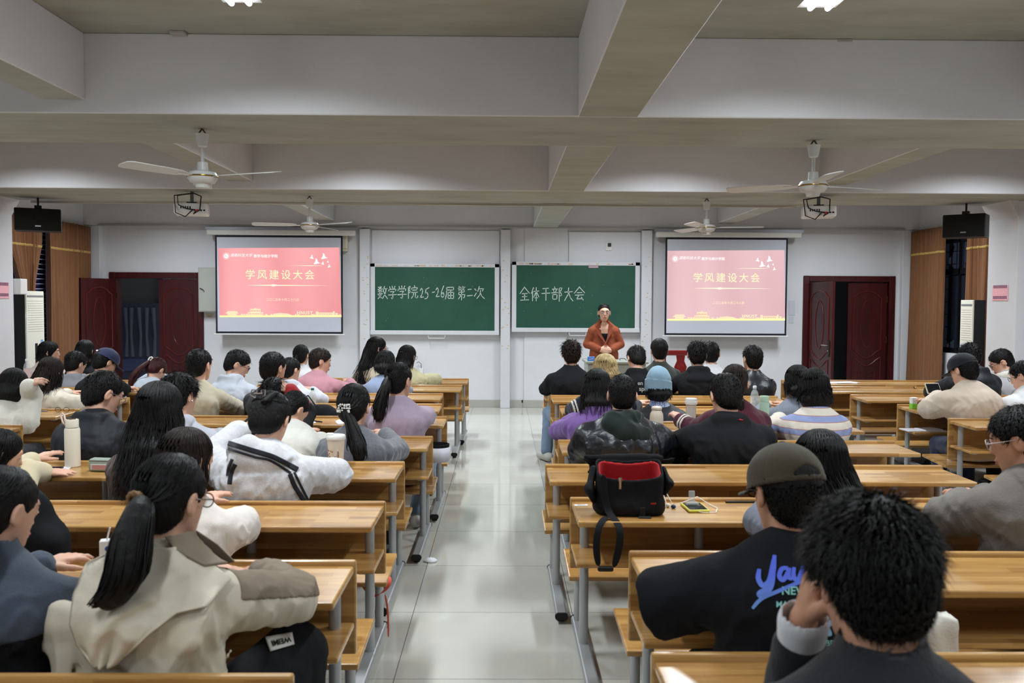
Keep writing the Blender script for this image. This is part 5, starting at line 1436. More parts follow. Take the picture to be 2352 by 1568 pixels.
        def g(P):
            q = (P - s.H) @ M / sc; q = q * V(1, sg, 1)
            d = s_box(q, (0, 0.135, 0.006), (0.078, 0.062, 0.004), None, 0.003)
            zc = q[:, 2] - 0.006 + 2.2 * q[:, 0] ** 2 + 0.12 * (q[:, 1] - 0.09)
            d = np.maximum(np.abs(zc) - 0.004, np.sqrt((q[:, 0] / 0.080) ** 2 + ((q[:, 1] - 0.075) / 0.105) ** 2) * 0.08 - 0.08)
            d = np.maximum(d, 0.075 - q[:, 1])
            return d * sc * 0.8
        v = s.child('visor', g, m, s.H - 0.24, s.H + 0.24, min(s.res, 0.0055)); 
        if v is not None and c is not None: v.parent = c
        return c
    def beanie(s, m):
        sc = s.sc; M = s.M
        def f(P):
            q = (P - s.H) @ M / sc
            d = s_ell(q, (0, -0.012, 0.040), (0.092, 0.110, 0.118)); d = smax(d, -0.022 - q[:, 2] - 0.15 * q[:, 1], 0.008)
            b = s_chain(q, [V(0, -0.012, -0.012), V(0, -0.012, 0.045)], [0.099, 0.097], [0.115, 0.112], V(1, 0, 0), 0.01); b = np.maximum(b, np.maximum(-0.030 - q[:, 2], q[:, 2] - 0.052 + 0.1 * q[:, 0]))
            d = smin(d, b, 0.004)
            a = np.arctan2(q[:, 0], -q[:, 1])
            d = d + 0.0010 * np.sin(a * 60) - 0.004 * folds(q, 9, 24) * (q[:, 2] > 0.06)
            return d * sc
        return s.child('beanie', f, m, s.H - 0.2, s.H + 0.22, 0.0055)
    def tie(s, m, c, R=0.018, r=0.008, name='hair_tie', ax=(0, -1, -0.3)):
        p = s.hl(*c); ax = s.M @ V(*ax)
        return s.child(name, lambda P: s_torus(P, p, R, r, ax) - 0.002 * np.sin(P @ V(400, 300, 350)), m, p - 0.06, p + 0.06, 0.004)
# ================================================================== THE PEOPLE
def rel(p, px, py, d): return V(*at(px, py, Y=d)) - p.root_loc
def wat(px, py, d): return V(*at(px, py, Y=d))
C_BLACK = cloth('black cloth', (20, 21, 24), sheen=0.0); C_CHAR = cloth('charcoal knit', (54, 56, 62), bscale=120)
C_JEAN = cloth('blue denim', (74, 92, 122)); C_DARKT = cloth('dark trousers cloth', (28, 29, 34))
C_LGREY = cloth('light grey fleece', (176, 177, 186)); C_WHITE = cloth('off white knit', (214, 210, 200), bscale=120)
C_CREAM = cloth('cream cloth', (206, 192, 160)); C_BEIGE = cloth('beige sweater', (186, 176, 154))
C_LEATH = mat('black leather', (20, 22, 28), 0.34, 0.55, bump=0.12, bscale=90)
def two_tone(p, nameA, mA, nameB, mB, zcut, **k):
    p.top(nameB, mB, extra=lambda P, d: smax(d, P[:, 2] - zcut - 0.02 * np.sin(P[:, 0] * 9), 0.006), **k)
    k2 = dict(k); k2['loose'] = k.get('loose', 0.016) + 0.005
    p.top(nameA, mA, extra=lambda P, d: smax(d, zcut - 0.012 - P[:, 2] + 0.02 * np.sin(P[:, 0] * 9), 0.008), **k2)

QUICK = None
def want(i): return QUICK is None or i in QUICK

# ---- 1 ponytail woman in the beige trench coat
if want(1):
    p = Person(392, 1042, 158, 2.07, dy=0.29, yaw=22, pitch=14, sw=0.160, build=1.0, female=True, ty=14,
        label='woman with a low black ponytail and beige trench coat',
        arms={1: dict(E=(-0.605, 2.50, 0.742), W=(-0.735, 2.68, 0.748), hd=(-0.62, 0.75, 0.08), nv=(-0.2, -0.3, 1), curl=0.55),
              -1: dict(W=(-0.93, 2.70, 0.752), hd=(0.75, 0.6, 0.0), curl=0.6)},
        legs={-1: [(-0.10, 0.02, 0.425), (-0.14, 0.40, 0.405), (-0.14, 0.36, 0.09)], 1: [(0.10, 0.02, 0.43), (0.255, 0.40, 0.50), (0.26, 0.36, 0.09)]})
    TR = cloth('beige trench cloth', (202, 194, 176), 0.7, bump=0.08, sheen=0.0); TR2 = cloth('taupe trench panel', (132, 118, 102), 0.7, bump=0.08, sheen=0.0)
    Nn = p.N.copy()
    def cape(P, d):
        # storm flap hanging loose from the shoulders to mid back
        fl = s_chain(P, [Nn + V(0, -0.06, -0.01), Nn + V(-0.02, -0.13, -0.15), Nn + V(-0.06, -0.165, -0.34)], [0.10, 0.20, 0.17], [0.03, 0.025, 0.016], p.R, 0.03)
        fl = fl - 0.016 * folds(P, 23, 17, (1, 0.5, 0.35))
        h = s_chain(P, [Nn + V(-0.14, -0.15, -0.22), Nn + V(-0.10, -0.19, -0.36), Nn + V(0.03, -0.165, -0.30), Nn + V(0.15, -0.12, -0.20)], [0.05, 0.06, 0.055, 0.03], [0.022, 0.028, 0.026, 0.02], V(0.3, 0, 1), 0.03)
        return smin(smin(d, fl, 0.02), s_chain(P, [p.S[-1] + V(0.01, -0.02, -0.03), V(-0.17, -0.03, 0.40)], [0.075, 0.11], [0.07, 0.10], p.R, 0.03), 0.04)
    p.top('trench_coat', TR, kind='collar', loose=0.026, fold=0.010, seed=4, sl=0.018, freq=20, extra=cape, res=0.0062)
    E, W = p.arm[1]['E'], p.arm[1]['W']; S_ = p.S[1]
    tf = p.topf
    u1 = nrm(E - S_); m1 = V(0.15, 0.45, 0.85); m1 = nrm(m1 - u1 * (m1 @ u1)); u2 = nrm(W - E); L2 = np.linalg.norm(W - E)
    def panel(P):
        d = tf(P) - 0.004
        upper = np.maximum(np.maximum(0.006 - (P - S_) @ m1, 0.015 - (P - S_) @ u1), np.linalg.norm(P - (S_ + E) / 2, axis=1) - 0.235)
        cuff = np.maximum(L2 * 0.50 - (P - E) @ u2, np.linalg.norm(P - W, axis=1) - 0.18)
        low = s_box(P, (p.N[0] + 0.215, -0.02, 0.42), (0.05, 0.25, 0.16), None, 0.01)
        return smax(d, np.minimum(np.minimum(upper, cuff), low), 0.002)
    p.child('taupe_panel', panel, TR2, res=0.0055, label='taupe sleeve panel of the coat')
    rt = p.root_loc
    G = grid_px([(262, 1262), (200, 1290), (172, 1364), (166, 1430), (182, 1478), (226, 1520)], [(436, 1252), (532, 1330), (478, 1390), (412, 1402), (348, 1452), (272, 1522)], 46, 46)
    pts = march(tf, rt, G[..., 0].ravel(), G[..., 1].ravel(), 1.85, 2.45, 0.010)
    vv = np.repeat(np.linspace(0, 1, 46), 46); uu = np.tile(np.linspace(0, 1, 46), 46)
    pts[:, 1] -= 0.016 * np.abs(np.sin(uu * 7 - vv * 4)) ** 1.5 * vv + 0.016 * np.exp(-((uu - 0.75 + 0.6 * vv) / 0.09) ** 2) + 0.014 * np.exp(-((uu - 0.25 - 0.2 * vv) / 0.07) ** 2) * vv + 0.018 * vv ** 2
    sheet('storm_flap', pts, 46, 46, TR, p.o, 0.005)
    G = grid_px([(378, 1232), (400, 1262), (470, 1300)], [(452, 1218), (500, 1250), (540, 1290)], 24, 24)
    pts = march(tf, rt, G[..., 0].ravel(), G[..., 1].ravel(), 1.85, 2.6, 0.014); sheet('turned_collar', pts, 24, 24, TR2, p.o, 0.006)
    p.trousers(C_BLACK, loose=0.046, res=0.009)
    trf = lambda P: s_seg(P, p.leg[1][0], p.leg[1][1], 0.124, 0.102)
    def patch_pt(u, v): # bilinear in the picture
        a, b, c, d_ = V(609, 1463), V(671, 1452), V(676, 1479), V(621, 1495)
        return (a * (1 - u)[:, None] + b * u[:, None]) * (1 - v)[:, None] + (d_ * (1 - u)[:, None] + c * u[:, None]) * v[:, None]
    ug, vg = np.meshgrid(np.linspace(0, 1, 14), np.linspace(0, 1, 10)); q = patch_pt(ug.ravel(), vg.ravel())
    o = sheet('patch', march(trf, rt, q[:, 0], q[:, 1], 2.2, 3.2, 0.006), 14, 10, mat('pale patch', (206, 204, 198), 0.7), p.o, 0.003); o['label'] = 'pale WEIMI patch'
    t = text_mesh('patch_lettering', 'WEIMI', 1.0, M_BLACKP, Matrix.Identity(4), o, offset=0.025, extrude=0)
    a = np.array([v_.co[:2] for v_ in t.data.vertices]); a = (a - a.mean(0)) / (a.max(0) - a.min(0)); q = patch_pt(0.5 - 0.76 * a[:, 0], 0.52 + 0.42 * a[:, 1])
    t.data.vertices.foreach_set('co', march(trf, rt, q[:, 0], q[:, 1], 2.2, 3.2, 0.0095).astype(np.float32).ravel()); t.data.update()
    p.hair('pony', seed=5, n=1600, tie=(0.0, -0.112, -0.012), tail=dict(pts=[rel(p, 322, 1170, 2.19), rel(p, 302, 1240, 2.14), rel(p, 290, 1310, 2.11), rel(p, 262, 1362, 2.10), rel(p, 215, 1392, 2.10)], r=[0.020, 0.036, 0.052, 0.056, 0.044, 0.016], n=300, w=0.0045))
    p.tie(mat('brown scrunchie', (122, 88, 52), 0.6), (0.0, -0.124, -0.014), 0.022, 0.0085, 'scrunchie')
    p.glasses(); p.face()
# ---- 2 denim jacket
if want(2):
    p = Person(2, 1072, 150, 2.07, dy=0.30, yaw=25, pitch=18, sw=0.165, female=True, ty=8,
        label='dark haired person in a blue denim and black jacket cut by the photo edge',
        arms={1: dict(W=(-1.16, 2.70, 0.752), hd=(0.3, 0.95, 0), curl=0.3)})
    two_tone(p, 'denim_yoke', cloth('washed denim', (66, 74, 88), bscale=200), 'jacket_body', C_BLACK, 0.735, kind='collar', loose=0.028, fold=0.008, seed=9, sl=0.012)
    p.trousers(C_DARKT); p.hair('pony', seed=8, n=1300, tie=(0, -0.11, 0.0), tail=dict(pts=[rel(p, -40, 1230, 2.2), rel(p, -50, 1300, 2.15)], r=[0.02, 0.03, 0.012])); p.face()
# ---- 3 white top behind the ponytail
if want(3):
    p = Person(428, 981, 118, 3.00, dy=0.27, yaw=28, pitch=10, sw=0.155, female=True, ty=10,
        label='dark straight haired woman in a white top resting her elbow just behind the trench coat',
        arms={1: dict(E=wat(556, 1205, 3.46), W=wat(500, 1235, 3.62), hd=(-0.9, 0.3, 0))})
    p.top('white_top', cloth('soft white jersey', (212, 204, 196)), kind='crew', loose=0.026, fold=0.011, seed=3, sl=0.022)
    p.trousers(C_JEAN); p.hair('long', seed=4, length=0.20, spread=0.085, n=1400, m=M_HAIRB, drift=(0.02, 0))
# ---- 4 cream jacket reaching in at the photo edge
if want(4):
    p = Person(-2, 985, 96, 3.90, dy=0.26, yaw=50, pitch=18, sw=0.160, female=True, ty=30,
        label='person in a cream jacket stretching a hand onto the bench beside the white thermos',
        arms={1: dict(E=wat(62, 1075, 4.32), W=wat(98, 1085, 4.50), hd=(0.95, 0.28, -0.02), nv=(0, -0.2, 1), curl=0.12)})
    p.top('cream_jacket', C_CREAM, kind='collar', loose=0.024, fold=0.009, seed=12, sl=0.016)
    p.child('white_cuff', lambda P: s_seg(P, p.arm[1]['E'] + (p.arm[1]['W'] - p.arm[1]['E']) * 0.86, p.arm[1]['W'], 0.050, 0.046), C_WHITE, res=0.008)
    p.trousers(C_DARKT); p.hair('long', seed=6, length=0.10, spread=0.07, n=900)
# ---- 5 brown top, very long hair
if want(5):
    p = Person(366, 880, 118, 3.90, dy=0.25, yaw=6, pitch=12, sw=0.165, female=True, bx=-0.05,
        label='woman in a dark brown top with thick loose black hair behind the white thermos bench')
    p.top('brown_top', cloth('dark brown knit', (58, 42, 38)), loose=0.018, seed=7); p.trousers(C_DARKT)
    p.hair('long', seed=11, length=0.34, spread=0.135, vol=1.10, n=1500)
# ---- 6 light grey hoodie
if want(6):
    p = Person(413, 856, 84, 4.885, dy=0.28, yaw=22, pitch=14, sw=0.178, label='man with thick black hair and light grey hoodie, half hidden by long loose hair')
    p.top('grey_hoodie', C_LGREY, kind='hoodie', loose=0.020, fold=0.008, seed=21, sl=0.01); p.trousers(C_DARKT); p.hair('short', seed=31, vol=1.05, messy=0.5)
    b = p.hmesh(MB().ball((0.086, 0.0, -0.03), (0.006, 0.006, 0.008), 8), 'ear_stud', M_CHROME)
# ---- 7 heather hoodie with black stripes, claw clip
if want(7):
    p = Person(620, 902, 102, 3.90, dy=0.30, yaw=8, pitch=34, sw=0.168, female=True, ty=6, bx=0.03, build=1.06,
        label='woman with a claw clip wearing a pale hoodie crossed by black stripes',
        arms={1: dict(E=wat(770, 1090, 4.26), W=wat(720, 1078, 4.48), hd=(-0.8, 0.6, 0)), -1: dict(W=wat(552, 990, 4.50), hint=(-1, 0, -0.4))})
    HO = cloth('heather fleece', (196, 196, 200), bscale=200, var=0.14, scale=40); ST = cloth('black stripe knit', (22, 22, 30))
    Nn = p.N.copy(); Rv = p.R; Fv = p.Fw
    def hood(P, d):
        h = s_chain(P, [Nn + V(-0.13, -0.035, 0.022), Nn + V(-0.05, -0.115, 0.030), Nn + V(0.06, -0.118, 0.000), Nn + V(0.145, -0.06, -0.040)], [0.05, 0.062, 0.062, 0.045], [0.032, 0.04, 0.04, 0.032], V(0, 0.3, 1), 0.04)
        h = smin(h, s_chain(P, [Nn + V(0.0, -0.12, -0.03), Nn + V(0.012, -0.135, -0.13), Nn + V(0.016, -0.125, -0.19)], [0.13, 0.085, 0.02], [0.05, 0.042, 0.03], Rv, 0.04), 0.05)
        return smin(d, h - 0.006 * folds(P, 2, 18), 0.005)
    p.top('striped_hoodie', HO, kind='crew', loose=0.036, fold=0.011, seed=17, sl=0.028, extra=hood, res=0.0068)
    tf = p.topf
    for pts, wd in (([(524, 1017), (579, 1034), (622, 1047), (652, 1061), (684, 1078)], 11.5), ([(523, 1030), (585, 1049), (622, 1058), (668, 1086)], 5.5),
                    ([(666, 1088), (677, 1116), (700, 1152)], 10.5), ([(676, 1084), (690, 1113), (710, 1152)], 5),
                    ([(533, 1054), (525, 1074), (522, 1092)], 6), ([(540, 1066), (531, 1084), (527, 1112)], 10)):
        px_stroke('black_stripe', pts, wd, ST, tf, p, 3.4, 4.45, 0.0025)
    p.trousers(C_DARKT)
    p.hair('pony', seed=19, n=1500, vol=1.04, tie=(0.0, -0.100, 0.052), tail=dict(pts=[p.hl(0.012, -0.118, 0.030), p.hl(0.03, -0.108, 0.062), p.hl(0.05, -0.09, 0.09)], r=[0.016, 0.020, 0.018, 0.008], n=90))
    mb = MB()
    for sx in (-1, 1):
        mb.tube([(sx * 0.012 - 0.03, -0.105, 0.052), (sx * 0.034 - 0.03, -0.115, 0.060), (sx * 0.030 - 0.03, -0.118, 0.085), (sx * 0.010 - 0.03, -0.110, 0.088), (sx * 0.012 - 0.03, -0.105, 0.052)], 0.003, n=6)
    mb.tube([(-0.05, -0.112, 0.07), (-0.01, -0.112, 0.07)], 0.004, n=6)
    p.hmesh(mb, 'claw_clip', mat('clear smoky clip', (120, 108, 104), 0.2, 0.6))
# ---- 8 black jacket, glasses
if want(8):
    p = Person(238, 851, 88, 4.885, dy=0.28, yaw=42, pitch=26, sw=0.185, build=1.08, ty=10, bx=-0.07, label='short haired man in glasses and a black hooded jacket, facing down beside the white thermos')
    p.top('black_jacket', mat('black shell fabric', (24, 26, 32), 0.6, 0.3, bump=0.1, bscale=60), kind='hoodie', loose=0.034, fold=0.009, seed=25, sl=0.02); p.trousers(C_DARKT); p.hair('short', seed=33, messy=0.15); p.glasses(mat('thin steel frame', (150, 150, 150), 0.3, metal=0.8)); p.face()
# ---- 9 beige sweater
if want(9):
    p = Person(458, 800, 67, 6.84, dy=0.27, yaw=18, pitch=6, sw=0.172, ty=4, label='short haired man in a plain beige sweater sitting upright in front of the red slide')
    p.top('beige_sweater', C_BEIGE, loose=0.020, fold=0.008, seed=28, sl=0.01); p.trousers(C_DARKT); p.hair('short', seed=35, messy=0.12)
# ---- 10 pale blue jacket with glasses
if want(10):
    p = Person(546, 803, 58, 7.70, dy=0.34, yaw=72, pitch=30, sw=0.170, ty=18, bx=-0.10, label='man in glasses and a pale blue hooded jacket seen in profile')
    p.top('pale_blue_jacket', cloth('pale blue shell', (176, 182, 192), 0.7), kind='hoodie', loose=0.026, fold=0.009, seed=30, sl=0.012); p.trousers(C_DARKT); p.hair('short', seed=37, messy=0.2); p.glasses(); p.face()
# ---- 11 tall man by the hand on head
if want(11):
    p = Person(628, 807, 62, 6.84, dy=0.26, yaw=32, pitch=8, sw=0.170, label='man with close cropped black hair directly behind the raised hand and red collar')
    p.top('dark_grey_top', C_CHAR, loose=0.016, seed=32); p.trousers(C_DARKT); p.hair('short', seed=39, messy=0.1)
# ---- 12 pale grey hoodie girl
if want(12):
    p = Person(668, 820, 42, 7.70, dy=0.30, yaw=36, pitch=12, sw=0.160, female=True, ty=10, bx=0.02, s_=0.95, label='person in a pale grey hoodie between the cropped head and the pink sweater')
    p.top('pale_hoodie', cloth('pale grey fleece', (186, 188, 196)), kind='hoodie', loose=0.02, fold=0.007, seed=34); p.trousers(C_DARKT); p.hair('short', seed=41, messy=0.15, nape=-0.09)
# ---- 13 red and black jacket, hand on head
if want(13):
    p = Person(629, 868, 72, 5.82, dy=0.34, yaw=6, pitch=38, sw=0.185, build=1.08, label='person in a red and black jacket bowing with one hand on the head',
        arms={1: dict(E=wat(705, 948, 6.30), W=wat(662, 892, 6.13), hd=(-0.75, -0.1, 0.55), nv=(0.1, -0.5, 0.85), curl=0.35)})
    two_tone(p, 'red_yoke', cloth('red cloth', (158, 40, 46)), 'black_body', C_BLACK, 0.86, kind='collar', loose=0.026, fold=0.008, seed=36, sl=0.012); p.trousers(C_DARKT); p.hair('short', seed=43, messy=0.7, vol=1.03)
# ---- 14 white sweater, bowed
if want(14):
    p = Person(676, 899, 66, 4.885, dy=0.36, yaw=40, pitch=40, sw=0.160, female=True, ty=6, bx=0.04, label='woman in a white sweater bowing low beside the claw clip',
        arms={1: dict(E=wat(735, 1020, 5.28), W=wat(700, 1010, 5.50))})
    p.top('white_sweater', cloth('white fleece', (208, 206, 198)), loose=0.028, fold=0.008, seed=38, sl=0.022); p.trousers(C_DARKT)
    p.hair('pony', seed=45, n=900, tie=(0.0, -0.10, -0.03), tail=dict(pts=[p.hl(0.03, -0.11, -0.07), p.hl(0.06, -0.09, -0.14)], r=[0.014, 0.02, 0.008], n=60))
# ---- 15 pink sweater
if want(15):
    p = Person(736, 800, 50, 8.58, dy=0.30, yaw=68, pitch=14, sw=0.175, ty=14, bx=-0.10, build=1.05, label='man in a pink sweater turned in profile',
        arms={1: dict(W=(-1.62, 9.22, 0.752))})
    p.top('pink_sweater', cloth('pink knit', (184, 132, 142)), loose=0.026, fold=0.008, seed=40, sl=0.014); p.trousers(C_DARKT); p.hair('short', seed=47, messy=0.2, m=M_HAIRB, vol=1.05); p.face()
# ---- 16 little ponytail, white shirt, front
if want(16):
    p = Person(692, 791, 37, 9.45, dy=0.30, yaw=12, pitch=8, sw=0.150, female=True, label='woman with a short ponytail and white collar beneath the red slide')
    p.top('white_shirt', cloth('white cotton', (216, 216, 220)), kind='collar', loose=0.014, seed=42); p.trousers(C_DARKT)
    p.hair('pony', seed=49, tie=(0, -0.108, -0.01), tail=dict(pts=[p.hl(0, -0.12, -0.06), p.hl(0.0, -0.11, -0.14)], r=[0.016, 0.026, 0.012], n=60))
# ---- 17 long hair glasses
if want(17):
    p = Person(866, 773, 46, 9.45, dy=0.28, yaw=62, pitch=8, sw=0.155, female=True, bx=-0.06, label='woman in glasses and cream top, very long hair under the first board')
    p.top('cream_top', cloth('cream knit', (208, 198, 176)), loose=0.02, seed=44); p.trousers(C_DARKT); p.hair('long', seed=51, length=0.40, spread=0.085, drift=(-0.10, 0.02)); p.glasses(); p.face()
# ---- 18 half up hair, sequinned jacket
if want(18):
    p = Person(936, 792, 44, 9.45, dy=0.26, yaw=26, pitch=10, sw=0.158, female=True, bx=0.04, label='woman with half tied hair and a pale yellow sequinned jacket',
        arms={1: dict(E=wat(1000, 872, 9.9), W=wat(978, 868, 10.1))})
    SQ = cloth('pale yellow sequins', (196, 188, 150), 0.4, bump=0.5, bscale=90, sheen=0.0)
    p.top('sequinned_jacket', SQ, loose=0.026, fold=0.01, seed=46, sl=0.02); p.trousers(C_DARKT); p.hair('long', seed=53, length=0.16, spread=0.06, drift=(-0.01, 0)); p.glasses()
    p.child('hair_tie', lambda P: s_ell(P, p.hl(0, -0.112, 0.03), (0.03, 0.012, 0.016)), M_HAIR, p.H - 0.16, p.H + 0.16, 0.006)
# ---- 19 blue grey sweater, long bob
if want(19):
    p = Person(886, 804, 53, 8.58, dy=0.28, yaw=14, pitch=16, sw=0.160, female=True, bx=-0.04, label='woman in a light blue sweater with shoulder length black hair behind lilac')
    p.top('light_blue_sweater', cloth('light blue knit', (136, 150, 178)), loose=0.018, seed=48); p.trousers(C_DARKT); p.hair('long', seed=55, length=0.09, spread=0.075)
# ---- 20 lilac jacket, curly ponytail
if want(20):
    p = Person(917, 832, 64, 5.82, dy=0.28, yaw=30, pitch=6, sw=0.160, female=True, ty=8, bx=0.01, label='woman in a lilac jacket with a wavy black ponytail by the aisle', legs={-1: [(-0.09, 0.02, 0.425), (-0.12, 0.40, 0.405), (-0.12, 0.36, 0.09)], 1: [(0.09, 0.02, 0.425), (0.16, 0.38, 0.42), (0.11, 0.16, 0.09)]},
        arms={1: dict(E=wat(978, 955, 6.20), W=wat(966, 948, 6.42))})
    p.top('lilac_jacket', cloth('lilac wool', (164, 146, 164)), loose=0.026, fold=0.005, seed=50, sl=0.018, length=-0.005); p.trousers(cloth('washed jeans', (112, 132, 156)), shoe=M_SHOE)
    p.hair('pony', seed=57, n=1000, tie=(-0.012, -0.110, 0.015), tail=dict(pts=[rel(p, 884, 895, 5.93), rel(p, 872, 935, 5.90), rel(p, 868, 970, 5.88)], r=[0.018, 0.042, 0.050, 0.026], n=170, wave=0.016, w=0.005))
# ---- 21 grey sweater, bead scrunchie
if want(21):
    p = Person(813, 882, 78, 4.885, dy=0.26, yaw=10, pitch=14, sw=0.160, female=True, bx=0.03, label='woman in a dark grey sweater with a beaded hair tie, beside the printed coffee cup')
    p.top('grey_sweater', cloth('grey mohair', (92, 94, 102), bscale=90, var=0.18, scale=60, sheen=0.4), loose=0.026, fold=0.006, seed=52, sl=0.016); p.trousers(C_DARKT)
    p.child('lace_collar', lambda P: s_torus(P, p.N + V(0, -0.005, 0.022), 0.058, 0.014, V(0, -0.2, 1)) + 0.003 * np.sin(P @ V(240, 200, 160)), C_WHITE, p.N - 0.12, p.N + 0.12, 0.006)
    p.hair('pony', seed=59, n=1300, vol=1.03, tie=(-0.008, -0.112, -0.028), tail=dict(pts=[rel(p, 812, 990, 4.98), rel(p, 822, 1030, 4.955), rel(p, 826, 1058, 4.95)], r=[0.02, 0.045, 0.066, 0.050], n=240, wave=0.012, w=0.005))
    mb = MB(); rr = random.Random(4)
    for i in range(34):
        a = i * 0.37; mb.ball((-0.008 + 0.032 * math.cos(a), -0.128 - 0.008 * rr.random(), -0.028 + 0.020 * math.sin(a * 1.7)), 0.0052, 6)
    p.hmesh(mb, 'bead_scrunchie', mat('pearl beads', (206, 206, 200), 0.2, 0.6))
# ---- 22 hugging arm at the far edge
if want(22):
    p = Person(30, 848, 72, 6.29, dy=0.34, yaw=-10, pitch=34, sw=0.168, female=True, bx=-0.10, ty=12, build=1.05, label='short haired person in white knit raising a fist at the photo edge',
        arms={1: dict(E=wat(72, 910, 6.62), W=wat(66, 886, 6.50), hd=(0.72, 0.1, 0.45), nv=(-0.4, -0.6, 0.6), curl=1.25)})
    p.top('white_knit', C_WHITE, loose=0.032, fold=0.010, seed=54, sl=0.022); p.trousers(C_DARKT); p.hair('bob', seed=61, vol=1.06)
# ---- 23 wavy hair, cream white sweater
if want(23):
    p = Person(116, 820, 80, 7.23, dy=0.30, yaw=10, pitch=22, sw=0.165, female=True, bx=0.05, ty=10, build=1.05, label='woman with long wavy dark brown hair in an ivory sweater')
    p.top('ivory_sweater', cloth('ivory knit', (212, 202, 186), bscale=140), loose=0.032, fold=0.009, seed=56, sl=0.024); p.trousers(C_DARKT)
    p.hair('long', seed=63, length=0.25, spread=0.165, m=M_HAIRB, n=1300, drift=(0.0, 0.03))
# ---- 24 grey hoodie, dark short hair
if want(24):
    p = Person(174, 807, 46, 9.05, dy=0.26, yaw=24, pitch=24, sw=0.170, label='short haired person in a mid grey hoodie beside the navy cap')
    p.top('grey_hoodie', cloth('mid grey fleece', (128, 130, 138)), kind='hoodie', loose=0.02, seed=58); p.trousers(C_DARKT); p.hair('short', seed=65, messy=0.3, vol=1.05)
# ---- 25 navy cap
if want(25):
    p = Person(243, 800, 50, 8.10, dy=0.30, yaw=38, pitch=30, sw=0.180, build=1.05, ty=8, bx=-0.06, label='man in a navy cap and black top resting a fist on his bench',
        arms={1: dict(E=wat(272, 905, 8.5), W=wat(289, 892, 8.74), hd=(0.7, 0.6, 0.05), curl=1.0)})
    p.top('black_top', C_BLACK, kind='collar', loose=0.028, fold=0.007, seed=60, sl=0.012); p.trousers(C_DARKT); p.hair('short', seed=67, messy=0.1, under=0.02)
    c = p.cap_(cloth('navy cotton', (44, 50, 78))); p.hmesh(MB().box((-0.014, -0.122, 0.045), (0.014, -0.116, 0.058)), 'cap_badge', M_WHITEP, parent=p.o).parent = c
# ---- 26 dark bob facing sideways
if want(26):
    p = Person(113, 783, 44, 9.90, dy=0.26, yaw=66, pitch=4, sw=0.150, female=True, bx=-0.08, label='woman with a chin length dark bob in profile by the cream air conditioner')
    p.top('pale_pink_hoodie', cloth('pale pink fleece', (206, 188, 184)), kind='hoodie', loose=0.02, seed=62); p.trousers(C_DARKT); p.hair('bob', seed=69, vol=1.02); p.face()
# ---- 27 long black hair before the open leaf
if want(27):
    p = Person(196, 780, 40, 9.90, dy=0.28, yaw=6, pitch=10, sw=0.150, female=True, label='woman with long black hair seen against the swung open door leaf')
    p.top('black_top', C_BLACK, loose=0.016, seed=64); p.trousers(C_DARKT); p.hair('long', seed=71, length=0.22, spread=0.09)
# ---- 28 red ponytail, lying
if want(28):
    p = Person(358, 822, 46, 9.05, dy=0.38, yaw=20, pitch=52, sw=0.165, female=True, bx=-0.10, label='person with a reddish brown ponytail slumped forward in a pale blue shirt')
    p.top('pale_shirt', cloth('pale blue cotton', (186, 194, 206)), loose=0.026, fold=0.009, seed=66); p.trousers(C_DARKT)
    p.hair('pony', seed=73, m=M_HAIRR, vol=1.05, tie=(-0.02, -0.105, 0.03), tail=dict(pts=[rel(p, 318, 850, 9.24), rel(p, 304, 872, 9.20), rel(p, 300, 896, 9.17)], r=[0.018, 0.04, 0.045, 0.02], n=110, wave=0.008))
    p.tie(C_WHITE, (-0.02, -0.118, 0.03), 0.022, 0.010, 'scrunchie')
# ---- 29 black leather jacket
if want(29):
    p = Person(1429, 859, 69, 4.82, dy=0.26, yaw=2, pitch=10, sw=0.190, build=1.08, label='man in black leather jacket with dark green hood beyond the messenger bag',
        arms={-1: dict(E=wat(1338, 1038, 5.14), W=wat(1372, 1025, 5.36)), 1: dict(W=wat(1490, 1010, 5.45))})
    p.top('leather_jacket', C_LEATH, kind='crew', loose=0.040, fold=0.013, seed=68, sl=0.028, freq=22)
    HD = cloth('dark green hood', (22, 34, 32), 0.8); Nn = p.N.copy()
    def hood(P):
        d = s_torus(P, Nn + V(0, -0.02, 0.02), 0.082, 0.036, V(0, 0.25, 1))
        d = smin(d, s_chain(P, [Nn + V(-0.09, -0.10, 0.0), Nn + V(0.0, -0.145, -0.05), Nn + V(0.10, -0.13, -0.065)], [0.055, 0.065, 0.05], [0.05, 0.052, 0.045], V(0, 0, 1), 0.04), 0.04)
        return d - 0.010 * folds(P, 3, 24)
    p.child('hood', hood, HD, Nn - 0.28, Nn + 0.26, 0.007, label='dark green hood')
    p.trousers(C_DARKT); p.hair('short', seed=75, messy=0.06, n=1600)
# ---- 30 black hoodie next to him
if want(30):
    p = Person(1667, 856, 84, 4.82, dy=0.30, yaw=-8, pitch=22, sw=0.195, build=1.10, label='short haired man in a plain black hoodie with a thin red collar edge',
        arms={-1: dict(E=wat(1548, 1025, 5.20), W=wat(1590, 1000, 5.42))})
    p.top('black_hoodie', C_BLACK, kind='hoodie', loose=0.036, fold=0.008, seed=70, sl=0.024)
    p.child('red_edge', lambda P: np.maximum(s_torus(P, p.N + V(0, -0.03, 0.03), 0.098, 0.006, V(0.15, 0.1, 1)), np.maximum(p.N[0] + 0.03 - P[:, 0], P[:, 1] - p.N[1] + 0.02)), mat('red piping', (150, 30, 36), 0.7), p.N - 0.15, p.N + 0.15, 0.004)
    p.trousers(C_DARKT); p.hair('short', seed=77, messy=0.15, n=1600)
